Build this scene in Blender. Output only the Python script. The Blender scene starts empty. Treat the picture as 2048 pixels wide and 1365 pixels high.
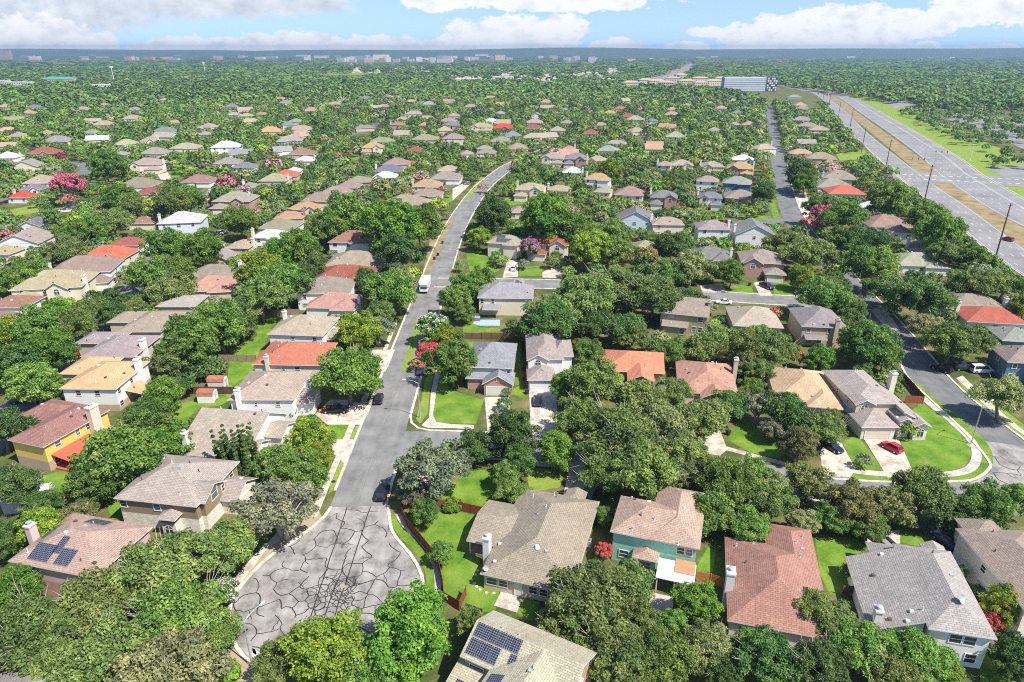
import bpy, bmesh, math, random
import numpy as np
from mathutils import Vector, Matrix

R = math.radians
rnd = random.Random(7)
C = bpy.context.scene.collection
SC = bpy.context.scene

# ------------------------------------------------------------------ camera, sky, sun, exposure
F, CX, CY, CAMH = 1365.0, 1024.0, 682.5, 70.0
PITCH = math.atan((CY - 102) / F)
cam = bpy.data.objects.new('camera', bpy.data.cameras.new('camera'))
C.objects.link(cam)
cam.location = (0, 0, CAMH)
cam.rotation_euler = (R(90) - PITCH, 0, 0)
cam.data.sensor_width = 36.0
cam.data.lens = 36.0 * F / 2048.0
cam.data.clip_start = 0.5
cam.data.clip_end = 40000
SC.camera = cam
SC.view_settings.view_transform = 'Standard'
SC.view_settings.look = 'None'
SC.view_settings.exposure = 0.8
SC.view_settings.gamma = 1.0
SC.cycles.max_bounces = 5
SC.cycles.diffuse_bounces = 3
SC.cycles.glossy_bounces = 2
SC.cycles.transmission_bounces = 2
SC.cycles.transparent_max_bounces = 4
SC.cycles.volume_bounces = 0
SC.cycles.caustics_reflective = False
SC.cycles.caustics_refractive = False
SC.cycles.use_denoising = False
SC.cycles.filter_width = 1.05

SUN_AZ, SUN_EL = math.atan2(4.8, -3.5), R(55)
sd = Vector((math.sin(SUN_AZ) * math.cos(SUN_EL), math.cos(SUN_AZ) * math.cos(SUN_EL), math.sin(SUN_EL)))
sun = bpy.data.objects.new('sun', bpy.data.lights.new('sun', 'SUN'))
C.objects.link(sun)
sun.rotation_euler = (-sd).to_track_quat('-Z', 'Y').to_euler()
sun.location = (0, 0, 300)
sun.data.energy = 4.6
sun.data.angle = R(0.5)
sun.data.color = (1.0, 0.955, 0.88)


def G(px, py, z=0.0):
    """ground plan of a spot of the survey picture: the world point at height z"""
    x = (px - CX) / F
    y = (CY - py) / F
    dy = math.cos(PITCH) + y * math.sin(PITCH)
    dz = -math.sin(PITCH) + y * math.cos(PITCH)
    t = (z - CAMH) / dz
    return (x * t, dy * t)


def Wp(x, y, z=0.0):
    dz = z - CAMH
    f = y * math.cos(PITCH) - dz * math.sin(PITCH)
    u = y * math.sin(PITCH) + dz * math.cos(PITCH)
    return (CX + F * x / f, CY - F * u / f, f)


world = bpy.data.worlds.new('World')
SC.world = world
world.use_nodes = True


class NT:
    """small helper to wire node trees"""
    def __init__(s, tree):
        s.t = tree
        tree.nodes.clear()

    def n(s, kind, **kw):
        nd = s.t.nodes.new(kind)
        for k, v in kw.items():
            setattr(nd, k, v)
        return nd

    def l(s, a, b):
        s.t.links.new(a, b)

    def val(s, sock, v):
        if hasattr(v, 'is_output') or isinstance(v, bpy.types.NodeSocket):
            s.l(v, sock)
        else:
            sock.default_value = v

    def math(s, op, a, b=0.0, clamp=False):
        nd = s.n('ShaderNodeMath', operation=op)
        nd.use_clamp = clamp
        s.val(nd.inputs[0], a)
        s.val(nd.inputs[1], b)
        return nd.outputs[0]

    def vmath(s, op, a, b=None, out=0):
        nd = s.n('ShaderNodeVectorMath', operation=op)
        s.val(nd.inputs[0], a)
        if b is not None:
            s.val(nd.inputs[1], b)
        return nd.outputs[out]

    def mix(s, fac, a, b, mode='MIX'):
        nd = s.n('ShaderNodeMix', data_type='RGBA', blend_type=mode)
        s.val(nd.inputs[0], fac)
        s.val(nd.inputs[6], a)
        s.val(nd.inputs[7], b)
        return nd.outputs[2]

    def ramp(s, fac, stops):
        nd = s.n('ShaderNodeValToRGB')
        cr = nd.color_ramp
        while len(cr.elements) < len(stops):
            cr.elements.new(0.5)
        for e, (p, c) in zip(cr.elements, stops):
            e.position = p
            e.color = c if len(c) == 4 else (*c, 1)
        s.val(nd.inputs[0], fac)
        return nd.outputs[0]

    def noise(s, vec, scale, detail=3.0, rough=0.55, out=0, distortion=0.0):
        nd = s.n('ShaderNodeTexNoise')
        s.l(vec, nd.inputs['Vector'])
        nd.inputs['Scale'].default_value = scale
        nd.inputs['Detail'].default_value = detail
        nd.inputs['Roughness'].default_value = rough
        nd.inputs['Distortion'].default_value = distortion
        return nd.outputs[out]

    def sep(s, vec):
        nd = s.n('ShaderNodeSeparateXYZ')
        s.l(vec, nd.inputs[0])
        return nd.outputs

    def comb(s, x, y, z=0.0):
        nd = s.n('ShaderNodeCombineXYZ')
        for i, v in enumerate((x, y, z)):
            s.val(nd.inputs[i], v)
        return nd.outputs[0]


def build_world():
    t = NT(world.node_tree)
    out = t.n('ShaderNodeOutputWorld')
    bg = t.n('ShaderNodeBackground')
    sky = t.n('ShaderNodeTexSky', sky_type='NISHITA')
    sky.sun_disc = False
    sky.sun_elevation = SUN_EL
    sky.sun_rotation = SUN_AZ
    sky.altitude = 300
    sky.air_density = 1.0
    sky.dust_density = 0.4
    sky.ozone_density = 2.0
    tc = t.n('ShaderNodeTexCoord').outputs['Generated']
    s = t.sep(tc)
    up = t.vmath('NORMALIZE', t.comb(s[0], s[1], t.math('ADD', t.math('MAXIMUM', s[2], 0.0), 0.14)))
    t.l(up, sky.inputs[0])
    ysafe = t.math('MAXIMUM', s[1], 0.05)
    X = t.math('DIVIDE', s[0], ysafe)
    Z = t.math('DIVIDE', s[2], ysafe)
    P = t.comb(X, t.math('MULTIPLY', Z, 1.0), 0.0)
    # clouds: low cumulus and a grey sheet, each a blob of directions with a billowing edge
    Ps = t.comb(X, t.math('MULTIPLY', Z, 1.6), 0.0)
    nz = t.noise(Ps, 60.0, 8.0, 0.62)
    nb = t.noise(Ps, 24.0, 5.0, 0.6)
    billow = t.math('ADD', t.math('MULTIPLY', t.math('SUBTRACT', nz, 0.5), 1.7), t.math('MULTIPLY', t.math('SUBTRACT', nb, 0.5), 1.9))

    def blobs(lst):
        m = None
        for (px, py, rx, ry) in lst:
            c = ((px - 1024) / 1484.0, (102 - py) / 1560.0, 0)
            v = t.vmath('SUBTRACT', P, c)
            v = t.vmath('MULTIPLY', v, (1484.0 / rx, 1560.0 / ry, 0))
            d = t.math('SUBTRACT', 1.0, t.vmath('LENGTH', v, None, 1))
            m = d if m is None else t.math('MAXIMUM', m, d)
        return m
    white = blobs([(60, 80, 200, 52), (190, 92, 70, 34), (400, 96, 200, 26), (590, 92, 150, 34), (760, 94, 130, 26),
                   (1020, 74, 175, 50), (940, 92, 110, 30), (1110, 64, 80, 40), (1230, 96, 70, 22), (1380, 98, 60, 18),
                   (1560, 72, 150, 44), (1690, 60, 160, 62), (1800, 56, 130, 40), (1640, 88, 260, 34), (1960, 18, 150, 48),
                   (2010, 24, 120, 40), (1410, 66, 45, 14), (1120, 8, 240, 26), (880, 8, 90, 22), (1990, 99, 80, 14), (1850, 95, 40, 18)])
    grey = blobs([(120, 20, 340, 70), (430, 14, 330, 36), (30, 70, 180, 55), (620, 10, 130, 30)])
    mw = t.math('ADD', white, t.math('MULTIPLY', billow, 0.55))
    mg = t.math('ADD', grey, t.math('MULTIPLY', billow, 0.4))
    fw = t.n('ShaderNodeMapRange', interpolation_type='SMOOTHSTEP')
    t.l(mw, fw.inputs[0])
    fw.inputs[1].default_value, fw.inputs[2].default_value = 0.10, 0.27
    fg = t.n('ShaderNodeMapRange', interpolation_type='SMOOTHSTEP')
    t.l(mg, fg.inputs[0])
    fg.inputs[1].default_value, fg.inputs[2].default_value = 0.02, 0.5
    lump = t.noise(t.vmath('ADD', Ps, (3.1, 0.006, 0)), 30.0, 6.0, 0.6)
    cw = t.ramp(lump, [(0.30, (3.5, 3.75, 4.0)), (0.52, (4.75, 4.8, 4.85))])
    cg = t.ramp(lump, [(0.30, (2.7, 3.0, 3.3)), (0.70, (4.2, 4.35, 4.5))])
    # clear sky: the physical sky, a touch bluer than the model near the horizon
    clear = t.mix(1.0, sky.outputs[0], (1.0, 0.97, 0.97, 1), 'MULTIPLY')
    c = t.mix(t.math('MULTIPLY', fg.outputs[0], 0.92), clear, cg)
    c = t.mix(t.math('MULTIPLY', fw.outputs[0], 0.97), c, cw)
    t.l(c, bg.inputs[0])
    bg.inputs[1].default_value = 0.13
    t.l(bg.outputs[0], out.inputs[0])


build_world()

# ------------------------------------------------------------------ materials
MATS = {}


def new_mat(name, rough=0.8, spec=0.2):
    m = bpy.data.materials.new(name)
    m.use_nodes = True
    t = NT(m.node_tree)
    out = t.n('ShaderNodeOutputMaterial')
    b = t.n('ShaderNodeBsdfPrincipled')
    b.inputs['Roughness'].default_value = rough
    b.inputs['Specular IOR Level'].default_value = spec
    t.l(b.outputs[0], out.inputs[0])
    MATS[name] = m
    return m, t, b, out


def objpos(t):
    return t.n('ShaderNodeTexCoord').outputs['Object']


def geopos(t):
    return t.n('ShaderNodeNewGeometry').outputs['Position']


def hsv(t, col, v, sat=1.0, hue=0.5):
    h = t.n('ShaderNodeHueSaturation')
    t.val(h.inputs['Hue'], hue)
    t.val(h.inputs['Saturation'], sat)
    t.val(h.inputs['Value'], v)
    t.val(h.inputs['Color'], col)
    return h.outputs[0]


def mat_plain(name, col, rough=0.7, spec=0.2, var=0.15, scale=1.5, metal=0.0):
    m, t, b, o = new_mat(name, rough, spec)
    n = t.noise(geopos(t), scale, 4.0, 0.6)
    v = t.math('ADD', t.math('MULTIPLY', n, 2 * var), 1 - var)
    t.l(hsv(t, (*col, 1), v), b.inputs['Base Color'])
    b.inputs['Metallic'].default_value = metal
    return m


def mat_obj(name, rough=0.7, spec=0.2, var=0.12, scale=0.8):
    m, t, b, o = new_mat(name, rough, spec)
    oc = t.n('ShaderNodeObjectInfo').outputs['Color']
    n = t.noise(objpos(t), scale, 4.0, 0.6)
    v = t.math('ADD', t.math('MULTIPLY', n, 2 * var), 1 - var)
    t.l(hsv(t, oc, v), b.inputs['Base Color'])
    return m


def mat_shingle():
    m, t, b, o = new_mat('shingle', 0.92, 0.12)
    oc = t.n('ShaderNodeObjectInfo').outputs['Color']
    uv = t.n('ShaderNodeUVMap').outputs[0]
    br = t.n('ShaderNodeTexBrick')
    t.l(uv, br.inputs['Vector'])
    br.inputs['Color1'].default_value = (0.92, 0.92, 0.92, 1)
    br.inputs['Color2'].default_value = (1.16, 1.16, 1.16, 1)
    br.inputs['Mortar'].default_value = (0.62, 0.62, 0.62, 1)
    br.inputs['Scale'].default_value = 1.0
    br.inputs['Mortar Size'].default_value = 0.035
    br.inputs['Mortar Smooth'].default_value = 0.3
    br.inputs['Brick Width'].default_value = 0.62
    br.inputs['Row Height'].default_value = 0.27
    br.inputs['Bias'].default_value = 0.0
    big = t.noise(objpos(t), 0.35, 4.0, 0.6)
    fine = t.noise(uv, 2.4, 3.0, 0.75)
    v = t.math('ADD', t.math('MULTIPLY', big, 0.5), 0.72)
    v = t.math('MULTIPLY', v, t.math('ADD', t.math('MULTIPLY', fine, 0.75), 0.62))
    streak = t.noise(t.vmath('MULTIPLY', uv, (2.2, 0.22, 1.0)), 1.0, 4.0, 0.65)
    v = t.math('MULTIPLY', v, t.math('ADD', t.math('MULTIPLY', streak, 0.5), 0.75))
    col = t.mix(1.0, oc, br.outputs['Color'], 'MULTIPLY')
    t.l(hsv(t, col, v), b.inputs['Base Color'])
    bp = t.n('ShaderNodeBump')
    bp.inputs['Strength'].default_value = 0.45
    bp.inputs['Distance'].default_value = 0.03
    t.l(br.outputs['Fac'], bp.inputs['Height'])
    bp.invert = True
    t.l(bp.outputs[0], b.inputs['Normal'])


def mat_siding():
    m, t, b, o = new_mat('siding', 0.65, 0.25)
    oc = t.n('ShaderNodeObjectInfo').outputs['Color']
    z = t.sep(objpos(t))[2]
    fr = t.math('FRACT', t.math('MULTIPLY', z, 4.2))
    line = t.math('LESS_THAN', fr, 0.16)
    n = t.noise(objpos(t), 0.7, 4.0, 0.6)
    v = t.math('ADD', t.math('MULTIPLY', n, 0.22), 0.89)
    v = t.math('SUBTRACT', v, t.math('MULTIPLY', line, 0.14))
    t.l(hsv(t, oc, v), b.inputs['Base Color'])


def mat_brickwall(name, c1, c2, mortar, w, h):
    m, t, b, o = new_mat(name, 0.85, 0.15)
    uv = t.n('ShaderNodeUVMap').outputs[0]
    br = t.n('ShaderNodeTexBrick')
    t.l(uv, br.inputs['Vector'])
    br.inputs['Color1'].default_value = (*c1, 1)
    br.inputs['Color2'].default_value = (*c2, 1)
    br.inputs['Mortar'].default_value = (*mortar, 1)
    br.inputs['Scale'].default_value = 1.0
    br.inputs['Mortar Size'].default_value = 0.02
    br.inputs['Brick Width'].default_value = w
    br.inputs['Row Height'].default_value = h
    n = t.noise(uv, 1.3, 4.0, 0.7)
    v = t.math('ADD', t.math('MULTIPLY', n, 0.6), 0.7)
    t.l(hsv(t, br.outputs['Color'], v), b.inputs['Base Color'])


def mat_leaf(name, colsrc, transl=0.30):
    """sunlit leaves: the tree's own colour with a leaf-by-leaf and clump-by-clump scatter"""
    m, t, b, out = new_mat(name, 0.55, 0.25)
    if colsrc == 'obj':
        oc = t.n('ShaderNodeObjectInfo').outputs['Color']
        rn = t.n('ShaderNodeObjectInfo').outputs['Random']
    else:
        a = t.n('ShaderNodeAttribute', attribute_name='treecol')
        oc = a.outputs['Color']
        rn = 0.5
    at = t.n('ShaderNodeAttribute', attribute_name='leafvar')
    lv = t.sep(at.outputs['Vector'])
    v = t.math('ADD', t.math('MULTIPLY', lv[0], 0.9), 0.66)
    v = t.math('MULTIPLY', v, t.math('ADD', t.math('MULTIPLY', lv[1], 0.6), 0.7))
    hue = t.math('ADD', t.math('MULTIPLY', t.math('SUBTRACT', lv[1], 0.5), -0.035), 0.5)
    col = hsv(t, oc, v, 1.0, hue)
    t.l(col, b.inputs['Base Color'])
    tr = t.n('ShaderNodeBsdfTranslucent')
    t.l(hsv(t, col, 1.3, 1.1), tr.inputs[0])
    mx = t.n('ShaderNodeMixShader')
    mx.inputs[0].default_value = transl
    t.l(b.outputs[0], mx.inputs[1])
    t.l(tr.outputs[0], mx.inputs[2])
    t.l(mx.outputs[0], out.inputs[0])


def mat_grass(name, c1, c2, c3, s=0.25):
    m, t, b, o = new_mat(name, 0.9, 0.1)
    p = geopos(t)
    n1 = t.noise(p, s, 5.0, 0.62)
    n2 = t.noise(p, 3.2, 4.0, 0.75)
    f = t.math('ADD', t.math('MULTIPLY', n1, 0.7), t.math('MULTIPLY', n2, 0.45))
    gcol = t.ramp(f, [(0.40, c1), (0.56, c2), (0.74, c3)])
    dry = t.n('ShaderNodeMapRange')
    t.l(t.noise(p, 0.45, 6.0, 0.7), dry.inputs[0])
    dry.inputs[1].default_value, dry.inputs[2].default_value = 0.56, 0.70
    t.l(t.mix(t.math('MULTIPLY', dry.outputs[0], 0.55), gcol, (0.26, 0.235, 0.085, 1)), b.inputs['Base Color'])
    bp = t.n('ShaderNodeBump')
    bp.inputs['Strength'].default_value = 0.6
    bp.inputs['Distance'].default_value = 0.15
    t.l(n2, bp.inputs['Height'])
    t.l(bp.outputs[0], b.inputs['Normal'])


def mat_asphalt(name, base, warm, stain, s=0.18):
    m, t, b, o = new_mat(name, 0.9, 0.15)
    p = geopos(t)
    n1 = t.noise(p, s, 5.0, 0.65)
    n2 = t.noise(p, 5.0, 3.0, 0.8)
    n3 = t.noise(t.vmath('MULTIPLY', p, (1.0, 0.12, 1.0)), 0.7, 3.0, 0.6)
    f = t.math('ADD', t.math('MULTIPLY', n1, 0.6), t.math('ADD', t.math('MULTIPLY', n2, 0.22), t.math('MULTIPLY', n3, 0.25)))
    t.l(t.ramp(f, [(0.40, stain), (0.53, base), (0.66, warm)]), b.inputs['Base Color'])


def mat_concrete(name, base, s=0.5, rust=(0.36, 0.25, 0.16)):
    m, t, b, o = new_mat(name, 0.85, 0.15)
    p = geopos(t)
    n1 = t.noise(p, s, 5.0, 0.65)
    n2 = t.noise(p, 4.0, 3.0, 0.7)
    dark = tuple(c * 0.62 for c in base)
    lite = tuple(min(1, c * 1.18) for c in base)
    f = t.math('ADD', t.math('MULTIPLY', n1, 0.75), t.math('MULTIPLY', n2, 0.3))
    t.l(t.ramp(f, [(0.33, rust), (0.44, dark), (0.55, base), (0.75, lite)]), b.inputs['Base Color'])


def mat_glass():
    m, t, b, o = new_mat('window_glass', 0.08, 0.6)
    oc = t.n('ShaderNodeObjectInfo').outputs['Random']
    t.l(t.ramp(oc, [(0.0, (0.02, 0.025, 0.03)), (0.6, (0.05, 0.06, 0.065)), (1.0, (0.16, 0.17, 0.17))]), b.inputs['Base Color'])


def mat_solar():
    m, t, b, o = new_mat('solar_cells', 0.18, 0.5)
    uv = t.n('ShaderNodeUVMap').outputs[0]
    br = t.n('ShaderNodeTexBrick')
    br.offset = 0.0
    t.l(uv, br.inputs['Vector'])
    br.inputs['Color1'].default_value = (0.012, 0.014, 0.03, 1)
    br.inputs['Color2'].default_value = (0.018, 0.02, 0.04, 1)
    br.inputs['Mortar'].default_value = (0.2, 0.21, 0.24, 1)
    br.inputs['Scale'].default_value = 1.0
    br.inputs['Mortar Size'].default_value = 0.022
    br.inputs['Brick Width'].default_value = 0.27
    br.inputs['Row Height'].default_value = 0.27
    t.l(br.outputs['Color'], b.inputs['Base Color'])


def mat_facade(name):
    m, t, b, o = new_mat(name, 0.7, 0.2)
    oc = t.n('ShaderNodeObjectInfo').outputs['Color']
    uv = t.n('ShaderNodeUVMap').outputs[0]
    br = t.n('ShaderNodeTexBrick')
    br.offset = 0.0
    t.l(uv, br.inputs['Vector'])
    br.inputs['Scale'].default_value = 1.0
    br.inputs['Mortar Size'].default_value = 1.05
    br.inputs['Brick Width'].default_value = 4.0
    br.inputs['Row Height'].default_value = 3.4
    br.inputs['Mortar Smooth'].default_value = 0.0
    col = t.mix(br.outputs['Fac'], (0.06, 0.07, 0.085, 1), oc)
    t.l(col, b.inputs['Base Color'])


mat_shingle()
mat_siding()
mat_glass()
mat_solar()
mat_facade('facade')
mat_brickwall('red_brick', (0.33, 0.10, 0.06), (0.42, 0.16, 0.10), (0.45, 0.36, 0.30), 0.24, 0.085)
mat_brickwall('brown_brick', (0.36, 0.20, 0.12), (0.46, 0.29, 0.19), (0.45, 0.38, 0.31), 0.24, 0.085)
mat_brickwall('white_stone', (0.60, 0.55, 0.46), (0.78, 0.74, 0.66), (0.42, 0.37, 0.30), 0.62, 0.30)
mat_leaf('leaves', 'obj')
mat_leaf('far_leaves', 'attr', 0.15)
mat_obj('blossom', 0.6, 0.2, 0.25, 3.0)
mat_plain('bark', (0.20, 0.165, 0.13), 0.9, 0.1, 0.3, 2.0)
mat_plain('pale_bark', (0.42, 0.37, 0.32), 0.9, 0.1, 0.25, 2.0)
mat_plain('white_trim', (0.72, 0.70, 0.66), 0.6, 0.3, 0.06)
mat_obj('paint', 0.6, 0.3, 0.06)
mat_obj('car_paint', 0.25, 0.55, 0.02)
mat_plain('rubber', (0.02, 0.02, 0.02), 0.8, 0.2)
mat_plain('chrome', (0.55, 0.56, 0.57), 0.3, 0.5, 0.05, 1.0, 0.7)
mat_plain('galvanised', (0.46, 0.48, 0.49), 0.45, 0.4, 0.08, 1.0, 0.4)
mat_plain('car_glass', (0.02, 0.025, 0.03), 0.06, 0.7)
mat_plain('red_lens', (0.45, 0.02, 0.02), 0.3, 0.5)
mat_plain('clear_lens', (0.75, 0.75, 0.72), 0.2, 0.5)
mat_obj('planks', 0.85, 0.15, 0.35, 2.2)
mat_plain('pole_wood', (0.11, 0.075, 0.055), 0.9, 0.1, 0.25, 2.0)
mat_asphalt('asphalt', (0.185, 0.182, 0.174), (0.24, 0.234, 0.22), (0.12, 0.118, 0.113))
mat_asphalt('dark_asphalt', (0.145, 0.145, 0.145), (0.19, 0.188, 0.182), (0.10, 0.10, 0.10))
mat_asphalt('worn_asphalt', (0.245, 0.225, 0.208), (0.36, 0.335, 0.31), (0.10, 0.094, 0.09), 0.32)
mat_asphalt('highway_asphalt', (0.215, 0.208, 0.205), (0.27, 0.258, 0.25), (0.16, 0.158, 0.157), 0.06)
mat_plain('tar', (0.035, 0.032, 0.03), 0.7, 0.25, 0.2, 2.0)
mat_concrete('concrete', (0.50, 0.45, 0.37))
mat_concrete('driveway_concrete', (0.52, 0.45, 0.36), 0.35)
mat_concrete('kerb_concrete', (0.60, 0.55, 0.46), 0.8, (0.40, 0.33, 0.25))
mat_grass('lawn_grass', (0.055, 0.115, 0.014), (0.11, 0.205, 0.020), (0.20, 0.275, 0.045))
mat_grass('verge_grass', (0.13, 0.17, 0.03), (0.17, 0.25, 0.035), (0.27, 0.30, 0.07), 0.4)
mat_grass('dry_grass', (0.10, 0.085, 0.035), (0.24, 0.18, 0.09), (0.34, 0.28, 0.16), 0.15)
mat_grass('ground_cover', (0.035, 0.06, 0.016), (0.085, 0.105, 0.03), (0.22, 0.17, 0.09), 0.12)
mat_plain('white_marking', (0.75, 0.74, 0.70), 0.7, 0.2, 0.15, 0.5)
mat_plain('bare_earth', (0.34, 0.26, 0.175), 0.95, 0.05, 0.3, 0.8)
mat_plain('hill_wood', (0.06, 0.09, 0.05), 0.95, 0.05, 0.5, 0.004)
mat_plain('blue_water', (0.30, 0.40, 0.46), 0.6, 0.2, .3, 1.2)


# ------------------------------------------------------------------ mesh helpers
def tag(o, label=None, cat=None, group=None, kind=None):
    if label:
        o['label'] = label
    if cat:
        o['category'] = cat
    if group:
        o['group'] = group
    if kind:
        o['kind'] = kind
    return o


def col4(c):
    return (c[0], c[1], c[2], 1.0)


class MB:
    """collects polygons; build() links them as one mesh object"""
    def __init__(s):
        s.v, s.f, s.m = [], [], []

    def poly(s, pts, mi=0):
        i = len(s.v)
        s.v.extend(tuple(p) for p in pts)
        s.f.append(tuple(range(i, i + len(pts))))
        s.m.append(mi)

    def box(s, x0, x1, y0, y1, z0, z1, mi=0, M=None):
        c = [(x, y, z) for z in (z0, z1) for y in (y0, y1) for x in (x0, x1)]
        if M is not None:
            c = [tuple(M @ Vector(p)) for p in c]
        i = len(s.v)
        s.v.extend(c)
        for q in ((0, 2, 3, 1), (4, 5, 7, 6), (0, 1, 5, 4), (2, 6, 7, 3), (0, 4, 6, 2), (1, 3, 7, 5)):
            s.f.append(tuple(i + k for k in q))
            s.m.append(mi)

    def prism(s, pts, z0, z1, mi=0, top=None):
        n = len(pts)
        s.poly([(p[0], p[1], z1) for p in pts], mi if top is None else top)
        for i in range(n):
            a, b = pts[i], pts[(i + 1) % n]
            s.poly([(a[0], a[1], z0), (b[0], b[1], z0), (b[0], b[1], z1), (a[0], a[1], z1)], mi)

    def tube(s, pts, rs, n=6, mi=0, cap=True):
        rings = []
        for k, p in enumerate(pts):
            p = Vector(p)
            d = (Vector(pts[min(k + 1, len(pts) - 1)]) - Vector(pts[max(k - 1, 0)]))
            d = d.normalized() if d.length > 1e-9 else Vector((0, 0, 1))
            a = d.cross(Vector((0.31, 0.95, 0.11))) if abs(d.y) < 0.9 else d.cross(Vector((1, 0, 0)))
            a.normalize()
            b = d.cross(a)
            i = len(s.v)
            for q in range(n):
                w = 2 * math.pi * q / n
                s.v.append(tuple(p + (a * math.cos(w) + b * math.sin(w)) * rs[k]))
            rings.append(i)
        for k in range(len(pts) - 1):
            for q in range(n):
                q2 = (q + 1) % n
                s.f.append((rings[k] + q, rings[k] + q2, rings[k + 1] + q2, rings[k + 1] + q))
                s.m.append(mi)
        if cap:
            s.f.append(tuple(rings[0] + q for q in reversed(range(n))))
            s.m.append(mi)
            s.f.append(tuple(rings[-1] + q for q in range(n)))
            s.m.append(mi)

    def mesh(s, name, mats, uv=False, smooth=False):
        me = bpy.data.meshes.new(name)
        me.from_pydata(s.v, [], s.f)
        for m in mats:
            me.materials.append(MATS[m])
        me.polygons.foreach_set('material_index', s.m)
        if smooth:
            me.polygons.foreach_set('use_smooth', [True] * len(s.f))
        me.update()
        if uv:
            lay = me.uv_layers.new(name='UVMap')
            buf = [0.0] * (2 * len(me.loops))
            for p in me.polygons:
                n = p.normal
                if abs(n.z) > 0.999:
                    h, q = Vector((1, 0, 0)), Vector((0, 1, 0))
                else:
                    h = Vector((-n.y, n.x, 0)).normalized()
                    q = n.cross(h)
                for li in p.loop_indices:
                    co = me.vertices[me.loops[li].vertex_index].co
                    buf[2 * li] = co.dot(h)
                    buf[2 * li + 1] = co.dot(q)
            lay.data.foreach_set('uv', buf)
        return me

    def build(s, name, mats, parent=None, color=None, uv=False, smooth=False, loc=None, rotz=None):
        if isinstance(mats, str):
            mats = [mats]
        o = bpy.data.objects.new(name, s.mesh(name, mats, uv, smooth))
        C.objects.link(o)
        if parent is not None:
            o.parent = parent
        if color is not None:
            o.color = col4(color)
        if loc is not None:
            o.location = loc
        if rotz is not None:
            o.rotation_euler = (0, 0, rotz)
        return o


def thing(name, label, cat, loc=(0, 0, 0), rotz=0.0, group=None, kind=None):
    o = bpy.data.objects.new(name, None)
    o.empty_display_size = 0.5
    C.objects.link(o)
    o.location = loc
    o.rotation_euler = (0, 0, rotz)
    return tag(o, label, cat, group, kind)


def copy_tree(o, parent=None):
    c = o.copy()
    C.objects.link(c)
    if parent is not None:
        c.parent = parent
    for ch in list(o.children):
        copy_tree(ch, c)
    return c


def setting(name, mb, mat, uv=False):
    return tag(mb.build(name, mat, uv=uv), kind='structure')

# ------------------------------------------------------------------ what the drone saw uncovered: used only to decide where no tree grows
MW, MH = 512, 342
CLEAR = np.zeros((MH, MW), np.float32)      # distance of an open spot (road, lawn, roof), 0 = nothing open there


def clear_px(poly, dist=None):
    p = np.array(poly, float) / 4.0
    x0, x1 = max(0, int(p[:, 0].min())), min(MW - 1, int(p[:, 0].max()) + 1)
    y0, y1 = max(0, int(p[:, 1].min())), min(MH - 1, int(p[:, 1].max()) + 1)
    if x1 < x0 or y1 < y0:
        return
    X, Y = np.meshgrid(np.arange(x0, x1 + 1) + 0.5, np.arange(y0, y1 + 1) + 0.5)
    ins = np.zeros(X.shape, bool)
    n = len(p)
    for i in range(n):
        a, b = p[i], p[(i + 1) % n]
        if a[1] == b[1]:
            continue
        c = ((a[1] > Y) != (b[1] > Y)) & (X < (b[0] - a[0]) * (Y - a[1]) / (b[1] - a[1]) + a[0])
        ins ^= c
    if dist is None:
        dist = max(math.hypot(*G(q[0], max(q[1], 104))) for q in poly)
    sub = CLEAR[y0:y1 + 1, x0:x1 + 1]
    sub[ins] = np.maximum(sub[ins], dist)


def hull(pts):
    pts = sorted(set((round(a, 2), round(b, 2)) for a, b in pts))
    if len(pts) < 3:
        return pts

    def half(ps):
        h = []
        for p in ps:
            while len(h) > 1 and (h[-1][0] - h[-2][0]) * (p[1] - h[-2][1]) - (h[-1][1] - h[-2][1]) * (p[0] - h[-2][0]) <= 0:
                h.pop()
            h.append(p)
        return h[:-1]
    return half(pts) + half(pts[::-1])


# ------------------------------------------------------------------ ground
def build_ground():
    # one sheet to the horizon, finer near the viewer, rising to low wooded hills far off
    ys = [-400, -100, 40, 120, 250, 400, 700, 1100, 1700, 2600, 3800, 5200, 6600, 7600, 8300, 9000, 9800, 11000, 14000]
    vs, fs = [], []
    nx = 41
    for y in ys:
        half = 500 + 1.15 * max(y, 0)
        for i in range(nx):
            x = -half + 2 * half * i / (nx - 1)
            z = 0.0
            if y > 7000:
                s = min(1, (y - 7000) / 2000)
                z = s * (82 + 16 * math.sin(x / 1500 + 1.0) + 9 * math.sin(x / 520) + (24 if x > 2500 else 0) * min(1, (x - 2500) / 2500 if x > 2500 else 0))
            vs.append((x, y, z))
    for j in range(len(ys) - 1):
        for i in range(nx - 1):
            a = j * nx + i
            fs.append((a, a + 1, a + nx + 1, a + nx))
    m = MB()
    m.v, m.f, m.m = vs, fs, [1 if ys[j // (nx - 1)] >= 6600 else 0 for j in range(len(fs))]
    o = m.build('ground', ['ground_cover', 'hill_wood'])
    tag(o, kind='structure')


build_ground()


def flat(name, pts, z, mat, clear=True, px=True):
    """a flat sheet on the ground; pts are survey-picture spots or, with px False, metres"""
    w = [G(*p) for p in pts] if px else pts
    m = MB()
    a = sum(w[i][0] * w[(i + 1) % len(w)][1] - w[(i + 1) % len(w)][0] * w[i][1] for i in range(len(w)))
    if a < 0:
        w = w[::-1]
    m.poly([(x, y, z) for x, y in w])
    o = m.build(name, mat)
    tag(o, kind='structure')
    if clear:
        pp = [Wp(x, y)[:2] for x, y in w]
        clear_px(pp, max(math.hypot(*q) for q in w))
    return o


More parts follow.
